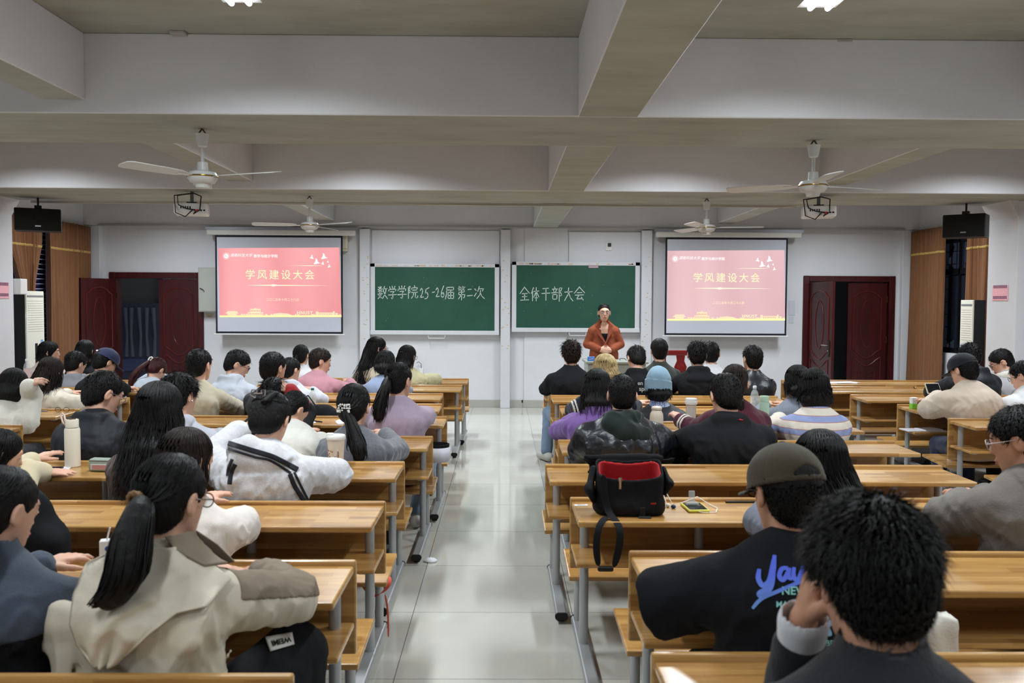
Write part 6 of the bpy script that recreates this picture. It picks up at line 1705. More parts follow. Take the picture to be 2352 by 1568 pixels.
# ---- 31 olive cap, printed black T-shirt
if want(31):
    p = Person(1806, 1022, 158, 2.20, dy=0.30, yaw=-14, pitch=12, sw=0.195, build=1.12, ty=-6, bx=-0.04, skin=M_SKIN2, label='man in an olive cap and black T-shirt with blue lettering',
        arms={-1: dict(E=wat(1512, 1385, 2.56), W=(0.66, 2.74, 0.752), bare=True, hd=(0.9, 0.4, 0)), 1: dict(W=(0.95, 2.80, 0.752))})
    TS = cloth('black jersey', (18, 19, 24), var=0.06, sheen=0.0)
    p.top('t_shirt', TS, kind='crew', loose=0.034, fold=0.008, seed=72, sleeve=0.50, sl=0.030, freq=17, res=0.0062)
    p.trousers(C_DARKT); p.hair('short', seed=79, messy=0.08, n=2000, under=0.02)
    OL = cloth('olive twill', (66, 60, 46), 0.85, bscale=400)
    c = p.cap_(OL, label='olive cap with an open strap arch')
    k = p.hmesh(MB().box((0.026, -0.098, -0.010), (0.046, -0.092, 0.012), 0.002), 'strap_buckle', mat('pale buckle', (196, 194, 190), 0.4), smooth=False); k.parent = c
    BL = bpy.data.materials.new('blue to mint print'); BL.use_nodes = True; nt = BL.node_tree; b_ = nt.nodes['Principled BSDF']
    tc = nt.nodes.new('ShaderNodeTexCoord'); sx_ = nt.nodes.new('ShaderNodeSeparateXYZ'); cr = nt.nodes.new('ShaderNodeValToRGB'); mr = nt.nodes.new('ShaderNodeMapRange')
    nt.links.new(tc.outputs['Object'], sx_.inputs[0]); nt.links.new(sx_.outputs['Z'], mr.inputs['Value']); mr.inputs['From Min'].default_value = 0.64; mr.inputs['From Max'].default_value = 0.88
    cr.color_ramp.elements[0].color = rgb(130, 200, 190); cr.color_ramp.elements[1].color = rgb(84, 104, 220); nt.links.new(mr.outputs[0], cr.inputs[0]); nt.links.new(cr.outputs[0], b_.inputs['Base Color']); b_.inputs['Roughness'].default_value = 0.7
    MINT = mat('mint print', (130, 196, 190), 0.7)
    tf = p.topf
    def drape(o, lift=0.003):
        a = np.array([v_.co for v_ in o.data.vertices]); q = march(tf, p.root_loc, a[:, 0], a[:, 2], 1.95, 2.75, lift)
        o.data.vertices.foreach_set('co', q.astype(np.float32).ravel()); o.data.update(); o.parent = p.o
    def stroke(name, pts, wd, m):
        c3 = [V(*q) for q in pts]; P2 = []
        for i in range(len(c3) - 1):
            p0, p1, p2, p3 = c3[max(i - 1, 0)], c3[i], c3[i + 1], c3[min(i + 2, len(c3) - 1)]
            for k in range(8):
                f_ = k / 8; P2.append(0.5 * ((2 * p1) + (-p0 + p2) * f_ + (2 * p0 - 5 * p1 + 4 * p2 - p3) * f_ ** 2 + (-p0 + 3 * p1 - 3 * p2 + p3) * f_ ** 3))
        P2.append(c3[-1]); P2 = np.array(P2); t = np.gradient(P2, axis=0); t /= np.linalg.norm(t, axis=1, keepdims=True) + 1e-9
        nn = np.stack([-t[:, 1], t[:, 0]], 1); w_ = wd * np.interp(np.linspace(0, 1, len(P2)), [0, 0.15, 0.85, 1], [0.7, 1, 1, 0.5])[:, None] / 2
        A_, B_ = P2 + nn * w_, P2 - nn * w_
        vs = [(x, 0, z) for x, z in A_] + [(x, 0, z) for x, z in B_]; k = len(P2)
        return mesh_obj(name, vs, [(i, i + 1, k + i + 1, k + i) for i in range(k - 1)], m)
    for nm, pts, wd in (('script_letter', [(1744, 1306), (1742, 1328), (1752, 1344), (1766, 1334), (1774, 1304), (1779, 1274)], 12),
                        ('script_letter', [(1779, 1274), (1776, 1310), (1771, 1346), (1754, 1368), (1744, 1362), (1770, 1348)], 12),
                        ('script_letter', [(1810, 1304), (1796, 1306), (1790, 1322), (1799, 1331), (1810, 1314), (1812, 1304), (1811, 1324), (1820, 1330)], 11),
                        ('script_letter', [(1824, 1302), (1823, 1324), (1834, 1330), (1846, 1302), (1850, 1328), (1864, 1324), (1872, 1298)], 11),
                        ('underline_stroke', [(1728, 1397), (1750, 1374), (1790, 1356), (1850, 1331), (1895, 1316)], 9)):
        drape(stroke(nm, pts, wd, BL))
    for body, px, py, size in (('NEW', 1825, 1357, 26), ('MAJOR', 1812, 1388, 19), ('BROS', 1918, 1477, 18)):
        o = text_mesh('print_lettering', body, 1.0, MINT, Matrix.Identity(4), None, offset=0.02, extrude=0)
        a = np.array([v_.co for v_ in o.data.vertices]); a = np.stack([px + a[:, 0] * size, 0 * a[:, 0], py - a[:, 1] * size], 1)
        o.data.vertices.foreach_set('co', a.astype(np.float32).ravel()); drape(o)
    for pts in ([(1884, 1413), (1896, 1436), (1908, 1460)], [(1880, 1432), (1896, 1438), (1912, 1426)]): drape(stroke('print_star', pts, 12, BL))
    p.glasses()
# ---- 32 fluffy head at the very front
if want(32):
    p = Person(2002, 1152, 318, 1.31, dy=0.16, yaw=-6, pitch=14, sw=0.185, build=1.1, skin=M_SKIN2, bx=0.02, sdy=0.10, s_=1.06, label='fluffy black haired man in a charcoal coat propping his cheek, nearest the camera',
        arms={-1: dict(E=(0.592, 1.73, 0.760), W=(0.566, 1.605, 1.006), hd=(0.14, -0.16, 0.95), nv=(-0.75, 0.1, 0.1), curl=0.55)})
    p.top('charcoal_coat', cloth('charcoal wool', (36, 36, 40), bscale=180), kind='collar', loose=0.026, fold=0.006, seed=74, sl=0.004, res=0.006, cuff=0.74)
    A = p.arm[-1]; u = nrm(A['W'] - A['E'])
    p.child('white_cuff', lambda P: np.maximum(s_seg(P, A['W'] - u * 0.05, A['W'] - u * 0.004, 0.043, 0.047), -s_seg(P, A['W'] - u * 0.02, A['W'] + u * 0.05, 0.036, 0.042)), cloth('white cotton', (216, 216, 220)), A['W'] - 0.12, A['W'] + 0.12, 0.0045)
    p.trousers(C_DARKT); p.hair('fluffy', seed=81, vol=1.10, messy=0.30, n=13000, nape=-0.128)
# ---- 33 long hair next to the cap
if want(33):
    p = Person(1884, 988, 128, 3.12, dy=0.26, yaw=-6, pitch=12, sw=0.160, female=True, bx=0.06, label='woman with long loose black hair beside the olive cap, slate top')
    p.top('slate_top', cloth('slate cloth', (92, 96, 110)), loose=0.022, seed=76, sl=0.01); p.trousers(C_DARKT); p.hair('long', seed=83, length=0.27, spread=0.125, n=1700, drift=(0.06, 0.0), vol=1.04)
# ---- 34 grey fleece man at the edge
if want(34):
    p = Person(2345, 932, 128, 3.12, dy=0.26, yaw=-48, pitch=18, sw=0.185, build=1.08, ty=-12, skin=M_SKIN2, label='man in glasses and a grey brown fleece leaning from the photo edge',
        arms={-1: dict(E=wat(2168, 1185, 3.46), W=wat(2215, 1150, 3.66))})
    p.top('fleece', cloth('grey brown fleece', (104, 98, 92), bscale=160), kind='hoodie', loose=0.034, fold=0.010, seed=78, sl=0.024); p.trousers(C_DARKT); p.hair('short', seed=85, messy=0.2, n=1800, vol=1.04); p.glasses(mat('clear frame', (180, 170, 166), 0.2)); p.face()
# ---- 35 purple hoodie
if want(35):
    p = Person(1372, 846, 72, 5.69, dy=0.28, yaw=10, pitch=12, sw=0.158, female=True, bx=-0.02, ty=4, label='woman in a bright purple hoodie with long black hair')
    p.top('purple_hoodie', cloth('purple fleece', (122, 90, 156)), kind='hoodie', loose=0.024, fold=0.009, seed=80, sl=0.014); p.trousers(C_DARKT); p.hair('long', seed=87, length=0.18, spread=0.100, n=1100)
# ---- 36 blonde in the navy track jacket
if want(36):
    p = Person(1390, 814, 66, 6.60, dy=0.26, yaw=4, pitch=18, sw=0.175, female=True, bx=-0.04, label='blonde haired person in a navy track jacket with white sleeve stripes')
    NV = cloth('navy track cloth', (26, 30, 50))
    p.top('track_jacket', NV, kind='collar', loose=0.022, seed=82, sl=0.012); tf = p.topf
    p.child('white_stripes', lambda P: np.maximum(tf(P) - 0.004, np.maximum(np.minimum(np.abs(P[:, 0] + 0.205 + 0.3 * (P[:, 2] - 0.85)) - 0.007, np.abs(P[:, 0] + 0.228 + 0.3 * (P[:, 2] - 0.85)) - 0.007), P[:, 1] - 0.16)), C_WHITE, res=0.006)
    p.trousers(C_DARKT); p.hair('long', seed=89, length=0.06, spread=0.08, m=M_BLOND, n=1200, vol=1.05)
# ---- 37 curly man by the aisle
if want(37):
    p = Person(1312, 781, 50, 8.46, dy=0.24, yaw=-4, pitch=4, sw=0.180, build=1.05, label='man with curly dark brown hair in a black jacket, foot out in the aisle',
        legs={-1: [(-0.09, 0.02, 0.425), (-0.20, 0.28, 0.47), (-0.235, 0.10, 0.09)], 1: [(0.09, 0.02, 0.425), (0.12, 0.40, 0.405), (0.12, 0.36, 0.09)]})
    p.top('black_jacket', C_BLACK, kind='collar', loose=0.026, fold=0.008, seed=84, sl=0.012); p.trousers(cloth('washed jeans', (112, 132, 156)), shoe=M_SHOE); p.hair('fluffy', seed=91, m=M_HAIRB, messy=0.6, n=900, vol=1.04)
# ---- 38 bowed, black hoodie with letters
if want(38):
    p = Person(1461, 793, 46, 8.46, dy=0.32, yaw=-16, pitch=32, roll=6, sw=0.170, label='man bowing his cropped head, pale letters across his black hoodie')
    p.top('black_hoodie', C_BLACK, kind='hoodie', loose=0.024, seed=86); p.trousers(C_DARKT); p.hair('short', seed=93, messy=0.25)
    WP = mat('faded white print', (160, 162, 164), 0.8)
    for body, px, py, size in (('en', 1471, 880, 0.055), ('sp', 1474, 893, 0.062)):
        q = rel(p, px, py, 8.50); q[1] = 0
        Q = np.array([[q[0], y, q[2]] for y in np.linspace(-0.4, 0.1, 200)]); d = p.topf(Q); y = Q[np.argmax(d < 0.0), 1]
        text_mesh('print_lettering', body, size, WP, Matrix.Translation((q[0], y - 0.006, q[2])) @ FACE_CAM, p.o, offset=0.001)
# ---- 39 dark green grey jacket, front
if want(39):
    p = Person(1514, 777, 45, 9.38, dy=0.26, yaw=-3, pitch=4, sw=0.175, label='man with neat bowl cut in a dark grey green jacket before the lecture desk')
    p.top('grey_green_jacket', cloth('grey green wool', (56, 60, 56)), kind='collar', loose=0.022, seed=88); p.trousers(C_DARKT); p.hair('short', seed=95, messy=0.05, vol=1.05)
# ---- 40 black hoodie with tousled hair
if want(40):
    p = Person(1601, 783, 47, 8.46, dy=0.24, yaw=4, pitch=6, sw=0.175, build=1.03, label='man with tousled hair in a black hooded top beside the red chair')
    p.top('black_hooded_top', C_BLACK, kind='hoodie', loose=0.022, fold=0.007, seed=90); p.trousers(C_DARKT); p.hair('fluffy', seed=97, messy=0.55, n=900)
# ---- 41 white shirt
if want(41):
    p = Person(1633, 784, 42, 9.38, dy=0.26, yaw=6, pitch=6, sw=0.170, label='dark haired man in a crisp white shirt, half hidden by tousled hair')
    p.top('white_shirt', cloth('white cotton', (216, 216, 220)), kind='collar', loose=0.02, seed=92); p.trousers(C_DARKT); p.hair('short', seed=99, messy=0.3)
# ---- 42 black leather jacket, right
if want(42):
    p = Person(1728, 792, 48, 8.46, dy=0.24, yaw=-14, pitch=-4, sw=0.165, label='man in a black leather jacket with shoulder tabs looking up at the pale slide')
    p.top('leather_jacket', C_LEATH, kind='collar', loose=0.026, seed=94, sl=0.01)
    p.trousers(C_DARKT); p.hair('short', seed=101, messy=0.25, vol=1.02)
    mb = MB(); q = p.S[1] + V(-0.02, -0.03, 0.075); mb.box(tuple(q - V(0.05, 0.03, 0.006)), tuple(q + V(0.05, 0.03, 0.004)), 0.003); mb.build('shoulder_tab', C_LEATH, p.o)
# ---- 43 pale blue beanie
if want(43):
    p = Person(1512, 852, 56, 6.60, dy=0.26, yaw=4, pitch=6, sw=0.165, female=True, label='person in a pale blue knitted beanie and charcoal sweater over a gingham collar')
    p.top('charcoal_sweater', C_CHAR, loose=0.022, fold=0.006, seed=96, sl=0.01)
    GG = bpy.data.materials.new('blue gingham'); GG.use_nodes = True; nt = GG.node_tree; tc = nt.nodes.new('ShaderNodeTexCoord'); ck = nt.nodes.new('ShaderNodeTexChecker'); ck.inputs['Scale'].default_value = 85
    ck.inputs['Color1'].default_value = rgb(204, 214, 236); ck.inputs['Color2'].default_value = rgb(92, 124, 188); nt.links.new(tc.outputs['Object'], ck.inputs['Vector']); nt.links.new(ck.outputs['Color'], nt.nodes['Principled BSDF'].inputs['Base Color'])
    p.child('gingham_collar', lambda P: s_chain(P, [p.N + V(0, -0.018, -0.005), p.N + V(0, 0.0, 0.05)], [0.112, 0.072], [0.085, 0.068], p.R, 0.01), GG, p.N - 0.16, p.N + 0.16, 0.007)
    p.trousers(C_DARKT); p.hair('long', seed=103, length=0.07, spread=0.06, n=700); p.beanie(cloth('pale blue rib knit', (132, 162, 182), bscale=180))
# ---- 44 maroon sweater
if want(44):
    p = Person(1688, 836, 64, 5.69, dy=0.27, yaw=12, pitch=10, sw=0.165, female=True, ty=0, label='woman in a maroon sweater with white cuff stripes, hair tied back',
        arms={-1: dict(E=wat(1600, 985, 6.02), W=wat(1562, 965, 6.16), hd=(-0.25, 0.6, 0.4), curl=0.8)})
    MR = cloth('maroon knit', (74, 24, 40)); p.top('maroon_sweater', MR, loose=0.024, fold=0.006, seed=98, sl=0.016); tf = p.topf
    A = p.arm[-1]; u = nrm(A['W'] - A['E']); L = np.linalg.norm(A['W'] - A['E'])
    p.child('white_cuff_stripes', lambda P: np.maximum(tf(P) - 0.004, np.minimum(np.abs((P - A['E']) @ u - L * 0.62) - 0.008, np.abs((P - A['E']) @ u - L * 0.78) - 0.008) + 10 * (np.linalg.norm(P - A['W'], axis=1) > 0.16)), C_WHITE, A['W'] - 0.2, A['W'] + 0.2, 0.006)
    p.trousers(C_DARKT); p.hair('pony', seed=105, m=M_HAIRB, n=1000, tie=(0.01, -0.105, -0.04), tail=dict(pts=[rel(p, 1700, 925, 5.83), rel(p, 1702, 950, 5.82)], r=[0.02, 0.036, 0.018], n=90)); p.glasses(mat('tan frame', (150, 120, 90), 0.3))
# ---- 45 grey T-shirt bob
if want(45):
    p = Person(1832, 838, 58, 6.60, dy=0.26, yaw=4, pitch=8, sw=0.155, female=True, bx=-0.03, label='woman with a long black bob in a blue grey T-shirt beside the mint flask')
    p.top('grey_t_shirt', cloth('blue grey jersey', (112, 118, 130)), loose=0.024, seed=100, sl=0.012); p.trousers(C_DARKT); p.hair('long', seed=107, length=0.10, spread=0.080, n=900, vol=1.02)
# ---- 46 striped sweater bob
if want(46):
    p = Person(1869, 848, 76, 5.69, dy=0.27, yaw=-4, pitch=16, sw=0.160, female=True, label='woman with a rounded black bob in a cream sweater banded pale blue')
    SW = bpy.data.materials.new('banded sweater'); SW.use_nodes = True; nt = SW.node_tree; tc = nt.nodes.new('ShaderNodeTexCoord'); sx_ = nt.nodes.new('ShaderNodeSeparateXYZ'); m1 = nt.nodes.new('ShaderNodeMath'); m1.operation = 'MULTIPLY_ADD'
    m1.inputs[1].default_value = 1 / 0.088; m1.inputs[2].default_value = 0.28; fr = nt.nodes.new('ShaderNodeMath'); fr.operation = 'FRACT'; cr = nt.nodes.new('ShaderNodeValToRGB'); cr.color_ramp.interpolation = 'CONSTANT'
    nt.links.new(tc.outputs['Object'], sx_.inputs[0]); nt.links.new(sx_.outputs['Z'], m1.inputs[0]); nt.links.new(m1.outputs[0], fr.inputs[0]); nt.links.new(fr.outputs[0], cr.inputs[0]); nt.links.new(cr.outputs[0], nt.nodes['Principled BSDF'].inputs['Base Color'])
    e = cr.color_ramp.elements; e[0].position = 0; e[0].color = rgb(212, 204, 192); e[1].position = 0.50; e[1].color = rgb(170, 120, 110)
    k = e.new(0.55); k.color = rgb(138, 150, 192); k = e.new(0.95); k.color = rgb(170, 120, 110); nt.nodes['Principled BSDF'].inputs['Roughness'].default_value = 0.9
    p.top('banded_sweater', SW, loose=0.034, fold=0.007, seed=102, sl=0.022); p.trousers(C_DARKT); p.hair('bob', seed=109, vol=1.08, n=1300)
# ---- 47 black cap cream jacket
if want(47):
    p = Person(2213, 812, 60, 6.84, dy=0.30, yaw=-26, pitch=20, sw=0.190, build=1.15, ty=-16, bx=0.08, label='man in a black cap and cream jacket using a tablet',
        arms={-1: dict(E=wat(2135, 938, 7.22), W=wat(2160, 908, 7.44), hd=(0.2, 0.85, 0.3), curl=0.5), 1: dict(W=(3.75, 7.48, 0.752))})
    p.top('cream_jacket', cloth('cream drill', (196, 180, 164), 0.8), kind='crew', loose=0.045, fold=0.009, seed=104, sl=0.028); p.trousers(cloth('navy trousers', (34, 40, 62)), shoe=M_SHOE)
    p.child('jacket_tail', lambda P: s_chain(P, [V(-0.16, -0.02, 0.44), V(-0.20, 0.0, 0.28)], [0.07, 0.05], [0.05, 0.03], V(1, 0, 0), 0.03) - 0.01 * folds(P, 2, 24), MATS['cream drill'], V(-0.4, -0.2, 0.2), V(0.05, 0.2, 0.6), 0.009)
    p.hair('short', seed=111, messy=0.1, under=0.02); p.cap_(cloth('black twill', (24, 25, 32)))
# ---- 48 black jacket beyond him
if want(48):
    p = Person(2228, 787, 46, 7.80, dy=0.26, yaw=-10, pitch=22, sw=0.185, build=1.1, ty=-10, label='man in a black jacket hidden behind the black capped man',
        arms={-1: dict(E=wat(2142, 900, 8.2), W=wat(2160, 890, 8.42))})
    p.top('black_jacket', mat('black shell fabric', (24, 26, 32), 0.6, 0.3), kind='hoodie', loose=0.036, fold=0.008, seed=106, sl=0.018); p.trousers(C_DARKT); p.hair('fluffy', seed=113, messy=0.4, n=700)
# ---- 49 white hood, profile to the left
if want(49):
    p = Person(2300, 801, 54, 8.62, dy=0.34, yaw=-70, pitch=32, sw=0.170, ty=-20, bx=0.10, label='man in a grey jacket with a white hood bending over his phone',
        arms={-1: dict(W=wat(2292, 878, 9.15))})
    p.top('grey_jacket', cloth('grey shell', (160, 158, 162)), kind='crew', loose=0.028, fold=0.008, seed=108, sl=0.012)
    p.child('white_hood', lambda P: smin(s_torus(P, p.N + V(0, -0.02, 0.02), 0.085, 0.036, V(-0.2, 0.25, 1)), s_ell(P, p.N + V(0.05, -0.10, -0.01), (0.12, 0.06, 0.08)), 0.03) - 0.006 * folds(P, 4, 26), C_WHITE, p.N - 0.25, p.N + 0.25, 0.009, label='white hood')
    p.trousers(C_DARKT); p.hair('short', seed=115, messy=0.15); p.glasses(); p.face()
# ---- 50 white hoodie at the edge
if want(50):
    p = Person(2352, 828, 56, 6.84, dy=0.30, yaw=-40, pitch=22, sw=0.185, build=1.15, ty=-20, bx=0.05, label='man in glasses and a bright white hoodie cut by the photo edge')
    p.top('white_hoodie', cloth('bright white fleece', (216, 216, 218)), kind='hoodie', loose=0.038, fold=0.010, seed=110, sl=0.024); p.trousers(C_DARKT); p.hair('short', seed=117, messy=0.3); p.glasses()
# ---- 51 the lecturer
if want(51):
    d_ = 11.72
    x0 = at(1388, 700, Y=d_).x
    p = Person(1388, 698, 31.5, d_ - 0.2, dy=0.2, sdy=0.2, yaw=180, pitch=2, sw=0.150, female=True, ty=180, standing=True, s_=0.99, hair_h=0.008, group='', res=0.0068,
        label='woman in a rust coloured suit standing with folded hands before the second green board',
        arms={1: dict(E=(x0 - 0.225, d_ + 0.02, 1.045), W=(x0 - 0.075, d_ - 0.165, 0.985), hd=(0.93, -0.22, -0.10), nv=(-0.1, -1, 0.2), curl=0.25),
              -1: dict(E=(x0 + 0.225, d_ + 0.02, 1.045), W=(x0 + 0.085, d_ - 0.150, 0.975), hd=(-0.92, -0.30, -0.05), nv=(0.1, -1, 0.2), curl=0.25)})
    if 'group' in p.o: del p.o['group']
    RU = cloth('rust suiting', (134, 68, 44), 0.8, sheen=0.0); RU2 = cloth('rust lapel', (122, 60, 38), 0.8, sheen=0.0)
    N_ = p.N.copy()
    def vneck(P, d):
        w_ = 0.50 * (P[:, 2] - (N_[2] - 0.27)); return smax(d, -np.maximum(np.abs(P[:, 0]) - w_, P[:, 1] + 0.02), 0.004)
    p.top('rust_jacket', RU, kind='collar', loose=0.017, fold=0.004, seed=112, extra=vneck, res=0.0062); tf = p.topf
    def black_top(P):
        return smax(p.bodyf(P) - 0.007, np.maximum(P[:, 2] - (N_[2] - 0.125), (N_[2] - 0.26) - P[:, 2]), 0.004)
    p.child('black_top', black_top, C_BLACK, N_ - V(0.2, 0.25, 0.45), N_ + V(0.2, 0.1, 0.0), 0.007)
    for sx in (-1, 1):
        mb = MB(); pts = [(sx * 0.062, N_[2] + 0.035), (sx * 0.105, N_[2] - 0.03), (sx * 0.10, N_[2] - 0.12), (-sx * 0.02 if sx < 0 else -0.018, N_[2] - 0.285), (-sx * 0.028 if sx < 0 else 0.0, N_[2] - 0.28), (sx * 0.045, N_[2] - 0.13), (sx * 0.052, N_[2] - 0.02)]
        vs = []; A2 = []
        for (x, z) in pts:
            Q = np.array([[x, y, z] for y in np.linspace(-0.35, 0.05, 160)]); dd = np.minimum(tf(Q), p.bodyf(Q)); y = Q[np.argmax(dd < 0.004), 1]; A2.append((x, y - 0.006 - (0.003 if sx > 0 else 0), z))
        mesh = mesh_obj('lapel', A2, [tuple(range(len(A2)))], RU2, p.o); md = mesh.modifiers.new('t', 'SOLIDIFY'); md.thickness = 0.008
    mb = MB(); 
    for z in (N_[2] - 0.33, N_[2] - 0.42): mb.lathe([(0.011, 0), (0.011, 0.004)], n=10, M=Matrix.Translation((0.03, -0.165, z)) @ Matrix.Rotation(PI / 2, 4, 'X'))
    p.trousers(RU, loose=0.02, res=0.010); p.hair('pony', seed=119, n=1400, vol=0.99, tie=(0, -0.10, 0.0), tail=dict(pts=[p.hl(0, -0.12, -0.03), p.hl(0, -0.11, -0.05)], r=[0.02, 0.03, 0.02], n=50), res=0.006, fc=0.004)
    p.glasses(mat('silver frame', (150, 140, 132), 0.3, metal=0.7)); p.face()
# ================================================================== THINGS ON THE BENCHES
TZ = LIP - 0.018
def spot(px, Y, z=TZ):
    return ((px - 1155) * Y / F, Y, z)
def X_at(px, py, Y): return at(px, py, Y=Y).x
def put(name, px, py, Y, z=TZ, rz=0.0): return empty(name, (X_at(px, py, Y), Y, z), rz)
M_CLEAR = mat('clear plastic', (214, 222, 222), 0.08, 0.6, alpha=0.32)
M_CREAMP = mat('cream enamel', (216, 208, 190), 0.4)
# white thermos with strap
r = put('thermos', 167, 1060, 4.79)
MB().lathe([(0.036, 0), (0.040, 0.004), (0.040, 0.205), (0.036, 0.215)], n=28).build('flask_body', M_CREAMP, r, smooth=True)
l = MB().lathe([(0.034, 0.218), (0.034, 0.258), (0.031, 0.263)], n=28).build('flask_lid', M_CREAMP, r, smooth=True)
MB().lathe([(0.028, 0.2632), (0.026, 0.2655)], n=24).build('steel_disc', M_CHROME, l, smooth=True)
MB().tube([(-0.03, 0, 0.225), (-0.045, -0.01, 0.245), (-0.062, 0.0, 0.285), (-0.055, 0.005, 0.295), (-0.042, 0.0, 0.285), (-0.034, -0.005, 0.25)], 0.005, n=8).build('carry_strap', mat('pale pink strap', (214, 190, 176), 0.6), r, smooth=True)
tag(r, 'tall cream thermos flask with a loop strap', 'flask')
# pencil case
r = put('pencil_case', 242, 1080, 4.66, rz=-0.12)
MB().box((-0.085, -0.03, 0), (0.085, 0.03, 0.072), 0.02, seg=3).build('pouch', mat('sage green cloth', (142, 154, 140), 0.8, bump=0.2, bscale=120), r, smooth=True)
MB().box((-0.065, -0.0325, 0.012), (0.06, -0.0295, 0.044), 0.002, seg=1).build('clear_window', mat('clear pocket', (196, 196, 190), 0.15), r)
mb = MB()
for k, z in enumerate((0.018, 0.026, 0.034)): mb.box((-0.055, -0.0338, z), (0.04, -0.0328, z + 0.004))
mb.build('pens_inside', mat('pink pens', (196, 110, 110), 0.5), r)
MB().tube([(-0.075, -0.028, 0.062), (0.07, -0.028, 0.062)], 0.003, n=6).build('zip', M_GREYP, r)
tag(r, 'sage green zipped pencil case with clear front pocket', 'pencil case')
# papers and phone by the thermos
r = put('notebook', 118, 1068, 4.70, rz=0.25); MB().box((-0.09, -0.06, 0), (0.09, 0.06, 0.004)).build('pages', M_PAPER, r); tag(r, 'white notebook pages under a dark phone beside the cream thermos', 'notebook')
r = put('phone', 110, 1066, 4.69, z=TZ + 0.004, rz=0.1); MB().box((-0.07, -0.034, 0), (0.07, 0.034, 0.008), 0.003).build('phone_body', mat('dark phone glass', (20, 22, 34), 0.1), r); tag(r, 'dark phone lying on white notebook pages', 'phone')
# milk carton with straw
r = put('drink_carton', 246, 1262, 2.90, rz=0.3)
MB().box((-0.022, -0.017, 0), (0.022, 0.017, 0.115), 0.003, seg=1).build('carton', mat('white carton', (220, 222, 220), 0.5), r)
MB().lathe([(0.009, 0), (0.009, 0.001)], n=16, M=Matrix.Translation((0.004, -0.0172, 0.088)) @ Matrix.Rotation(PI / 2, 4, 'X')).build('blue_round_mark', mat('navy mark', (50, 80, 150), 0.5), r)
MB().box((-0.02, -0.0178, 0.03), (0.02, -0.0172, 0.052)).build('green_band', mat('pale green band', (140, 196, 150), 0.5), r)
MB().tube([(0.0, 0, 0.115), (0.01, 0, 0.155)], 0.003, n=6).build('straw', M_WHITEP, r)
tag(r, 'small white milk carton with a straw behind the trench coat shoulder', 'carton')
# coffee tumbler
r = put('coffee_cup', 772, 1070, 4.76)
MB().lathe([(0.036, 0), (0.038, 0.004), (0.047, 0.155), (0.048, 0.16)], n=30).build('cup_body', mat('white tumbler', (216, 210, 198), 0.35), r, smooth=True)
l = MB().lathe([(0.050, 0.16), (0.052, 0.164), (0.052, 0.180), (0.048, 0.186), (0.046, 0.186)], n=30).build('cup_lid', M_WHITEP, r, smooth=True)
MB().box((-0.052, -0.02, 0.186), (-0.015, 0.02, 0.195), 0.004, seg=1).build('sip_flap', M_WHITEP, l)
T = Matrix.Rotation(math.radians(-4), 4, 'X')
b = MB().box((-0.004, -0.047, 0.02), (0.022, -0.038, 0.10), 0.003, T, 1).build('brown_tab', mat('brown tab', (128, 92, 62), 0.6), r)
o = text_mesh('tab_lettering', 'COFFEE', 0.0155, M_WHITEP, T @ Matrix.Translation((0.009, -0.0478, 0.06)) @ FACE_CAM @ Matrix.Rotation(-PI / 2, 4, 'Z'), b, offset=0.0003)
MB().box((0.0, -0.050, 0.10), (0.018, -0.042, 0.135), 0.003, T, 1).build('loop_tab', M_WHITEP, r)
mb = MB(); rr = random.Random(5)
for i in range(14):
    a = math.radians(-90 - rr.uniform(18, 62)); z = rr.uniform(0.02, 0.11); rad = 0.0375 + 0.0095 * z / 0.155
    mb.ball((rad * math.cos(a), rad * math.sin(a), z), (0.004, 0.004, 0.004), 6)
mb.build('printed_dots', mat('red and brown dots', (150, 80, 62), 0.6), r)
tag(r, 'white lidded tumbler with a brown tab reading COFFEE', 'cup')
# black and white cap by the aisle
r = empty('visor_cap', (X_at(1004, 1030, 6.02), 6.02, 0.50))
mb = MB(); n = 14
def arc(R, z, a0, a1): return [(R * math.cos(a0 + (a1 - a0) * i / n), R * math.sin(a0 + (a1 - a0) * i / n), z) for i in range(n + 1)]
vs = arc(0.085, 0.0, -2.4, 0.9) + arc(0.092, 0.10, -2.4, 0.9); mesh_obj('white_brim', vs, [(i, i + 1, n + 2 + i, n + 1 + i) for i in range(n)], mat('white brim cloth', (206, 206, 216), 0.7), r, True).modifiers.new('t', 'SOLIDIFY').thickness = 0.006
MB().lathe([(0.02, 0.03), (0.06, 0.035), (0.082, 0.07), (0.086, 0.12), (0.080, 0.12), (0.076, 0.075), (0.05, 0.045), (0.01, 0.04)], n=24).build('cap_crown', C_BLACK, r, smooth=True)
tag(r, 'upturned black cap with a white brim hanging by the aisle', 'cap')
# messenger bag
r = put('messenger_bag', 1444, 1175, 3.76, rz=-0.02); bx0 = r.location.x
rim = lambda P: P[:, 2] - 0.168 - (P[:, 1] + 0.06) * 0.52 + 0.010 * np.cos(P[:, 0] * 16)
def bagf(P):
    d = s_box(P, (0, 0, 0.125), (0.145, 0.064, 0.125), None, 0.035)
    d = smin(d, s_ell(P, (0, 0, 0.03), (0.15, 0.074, 0.05)), 0.04) - 0.004 * folds(P, 5, 18)
    d = smax(d, rim(P), 0.008)
    d = smax(d, -np.maximum(s_box(P, (0.0, 0.0, 0.20), (0.136, 0.056, 0.16), None, 0.035), 0.06 - P[:, 2]), 0.004)
    return smax(d, 0.001 - P[:, 2], 0.004)
BAGM = cloth('black canvas', (20, 20, 23), 0.8, sheen=0.0)
v, q = iso_mesh(bagf, V(-0.2, -0.12, -0.02), V(0.2, 0.12, 0.3), 0.005); np_mesh('bag_body', v, q, BAGM, r)
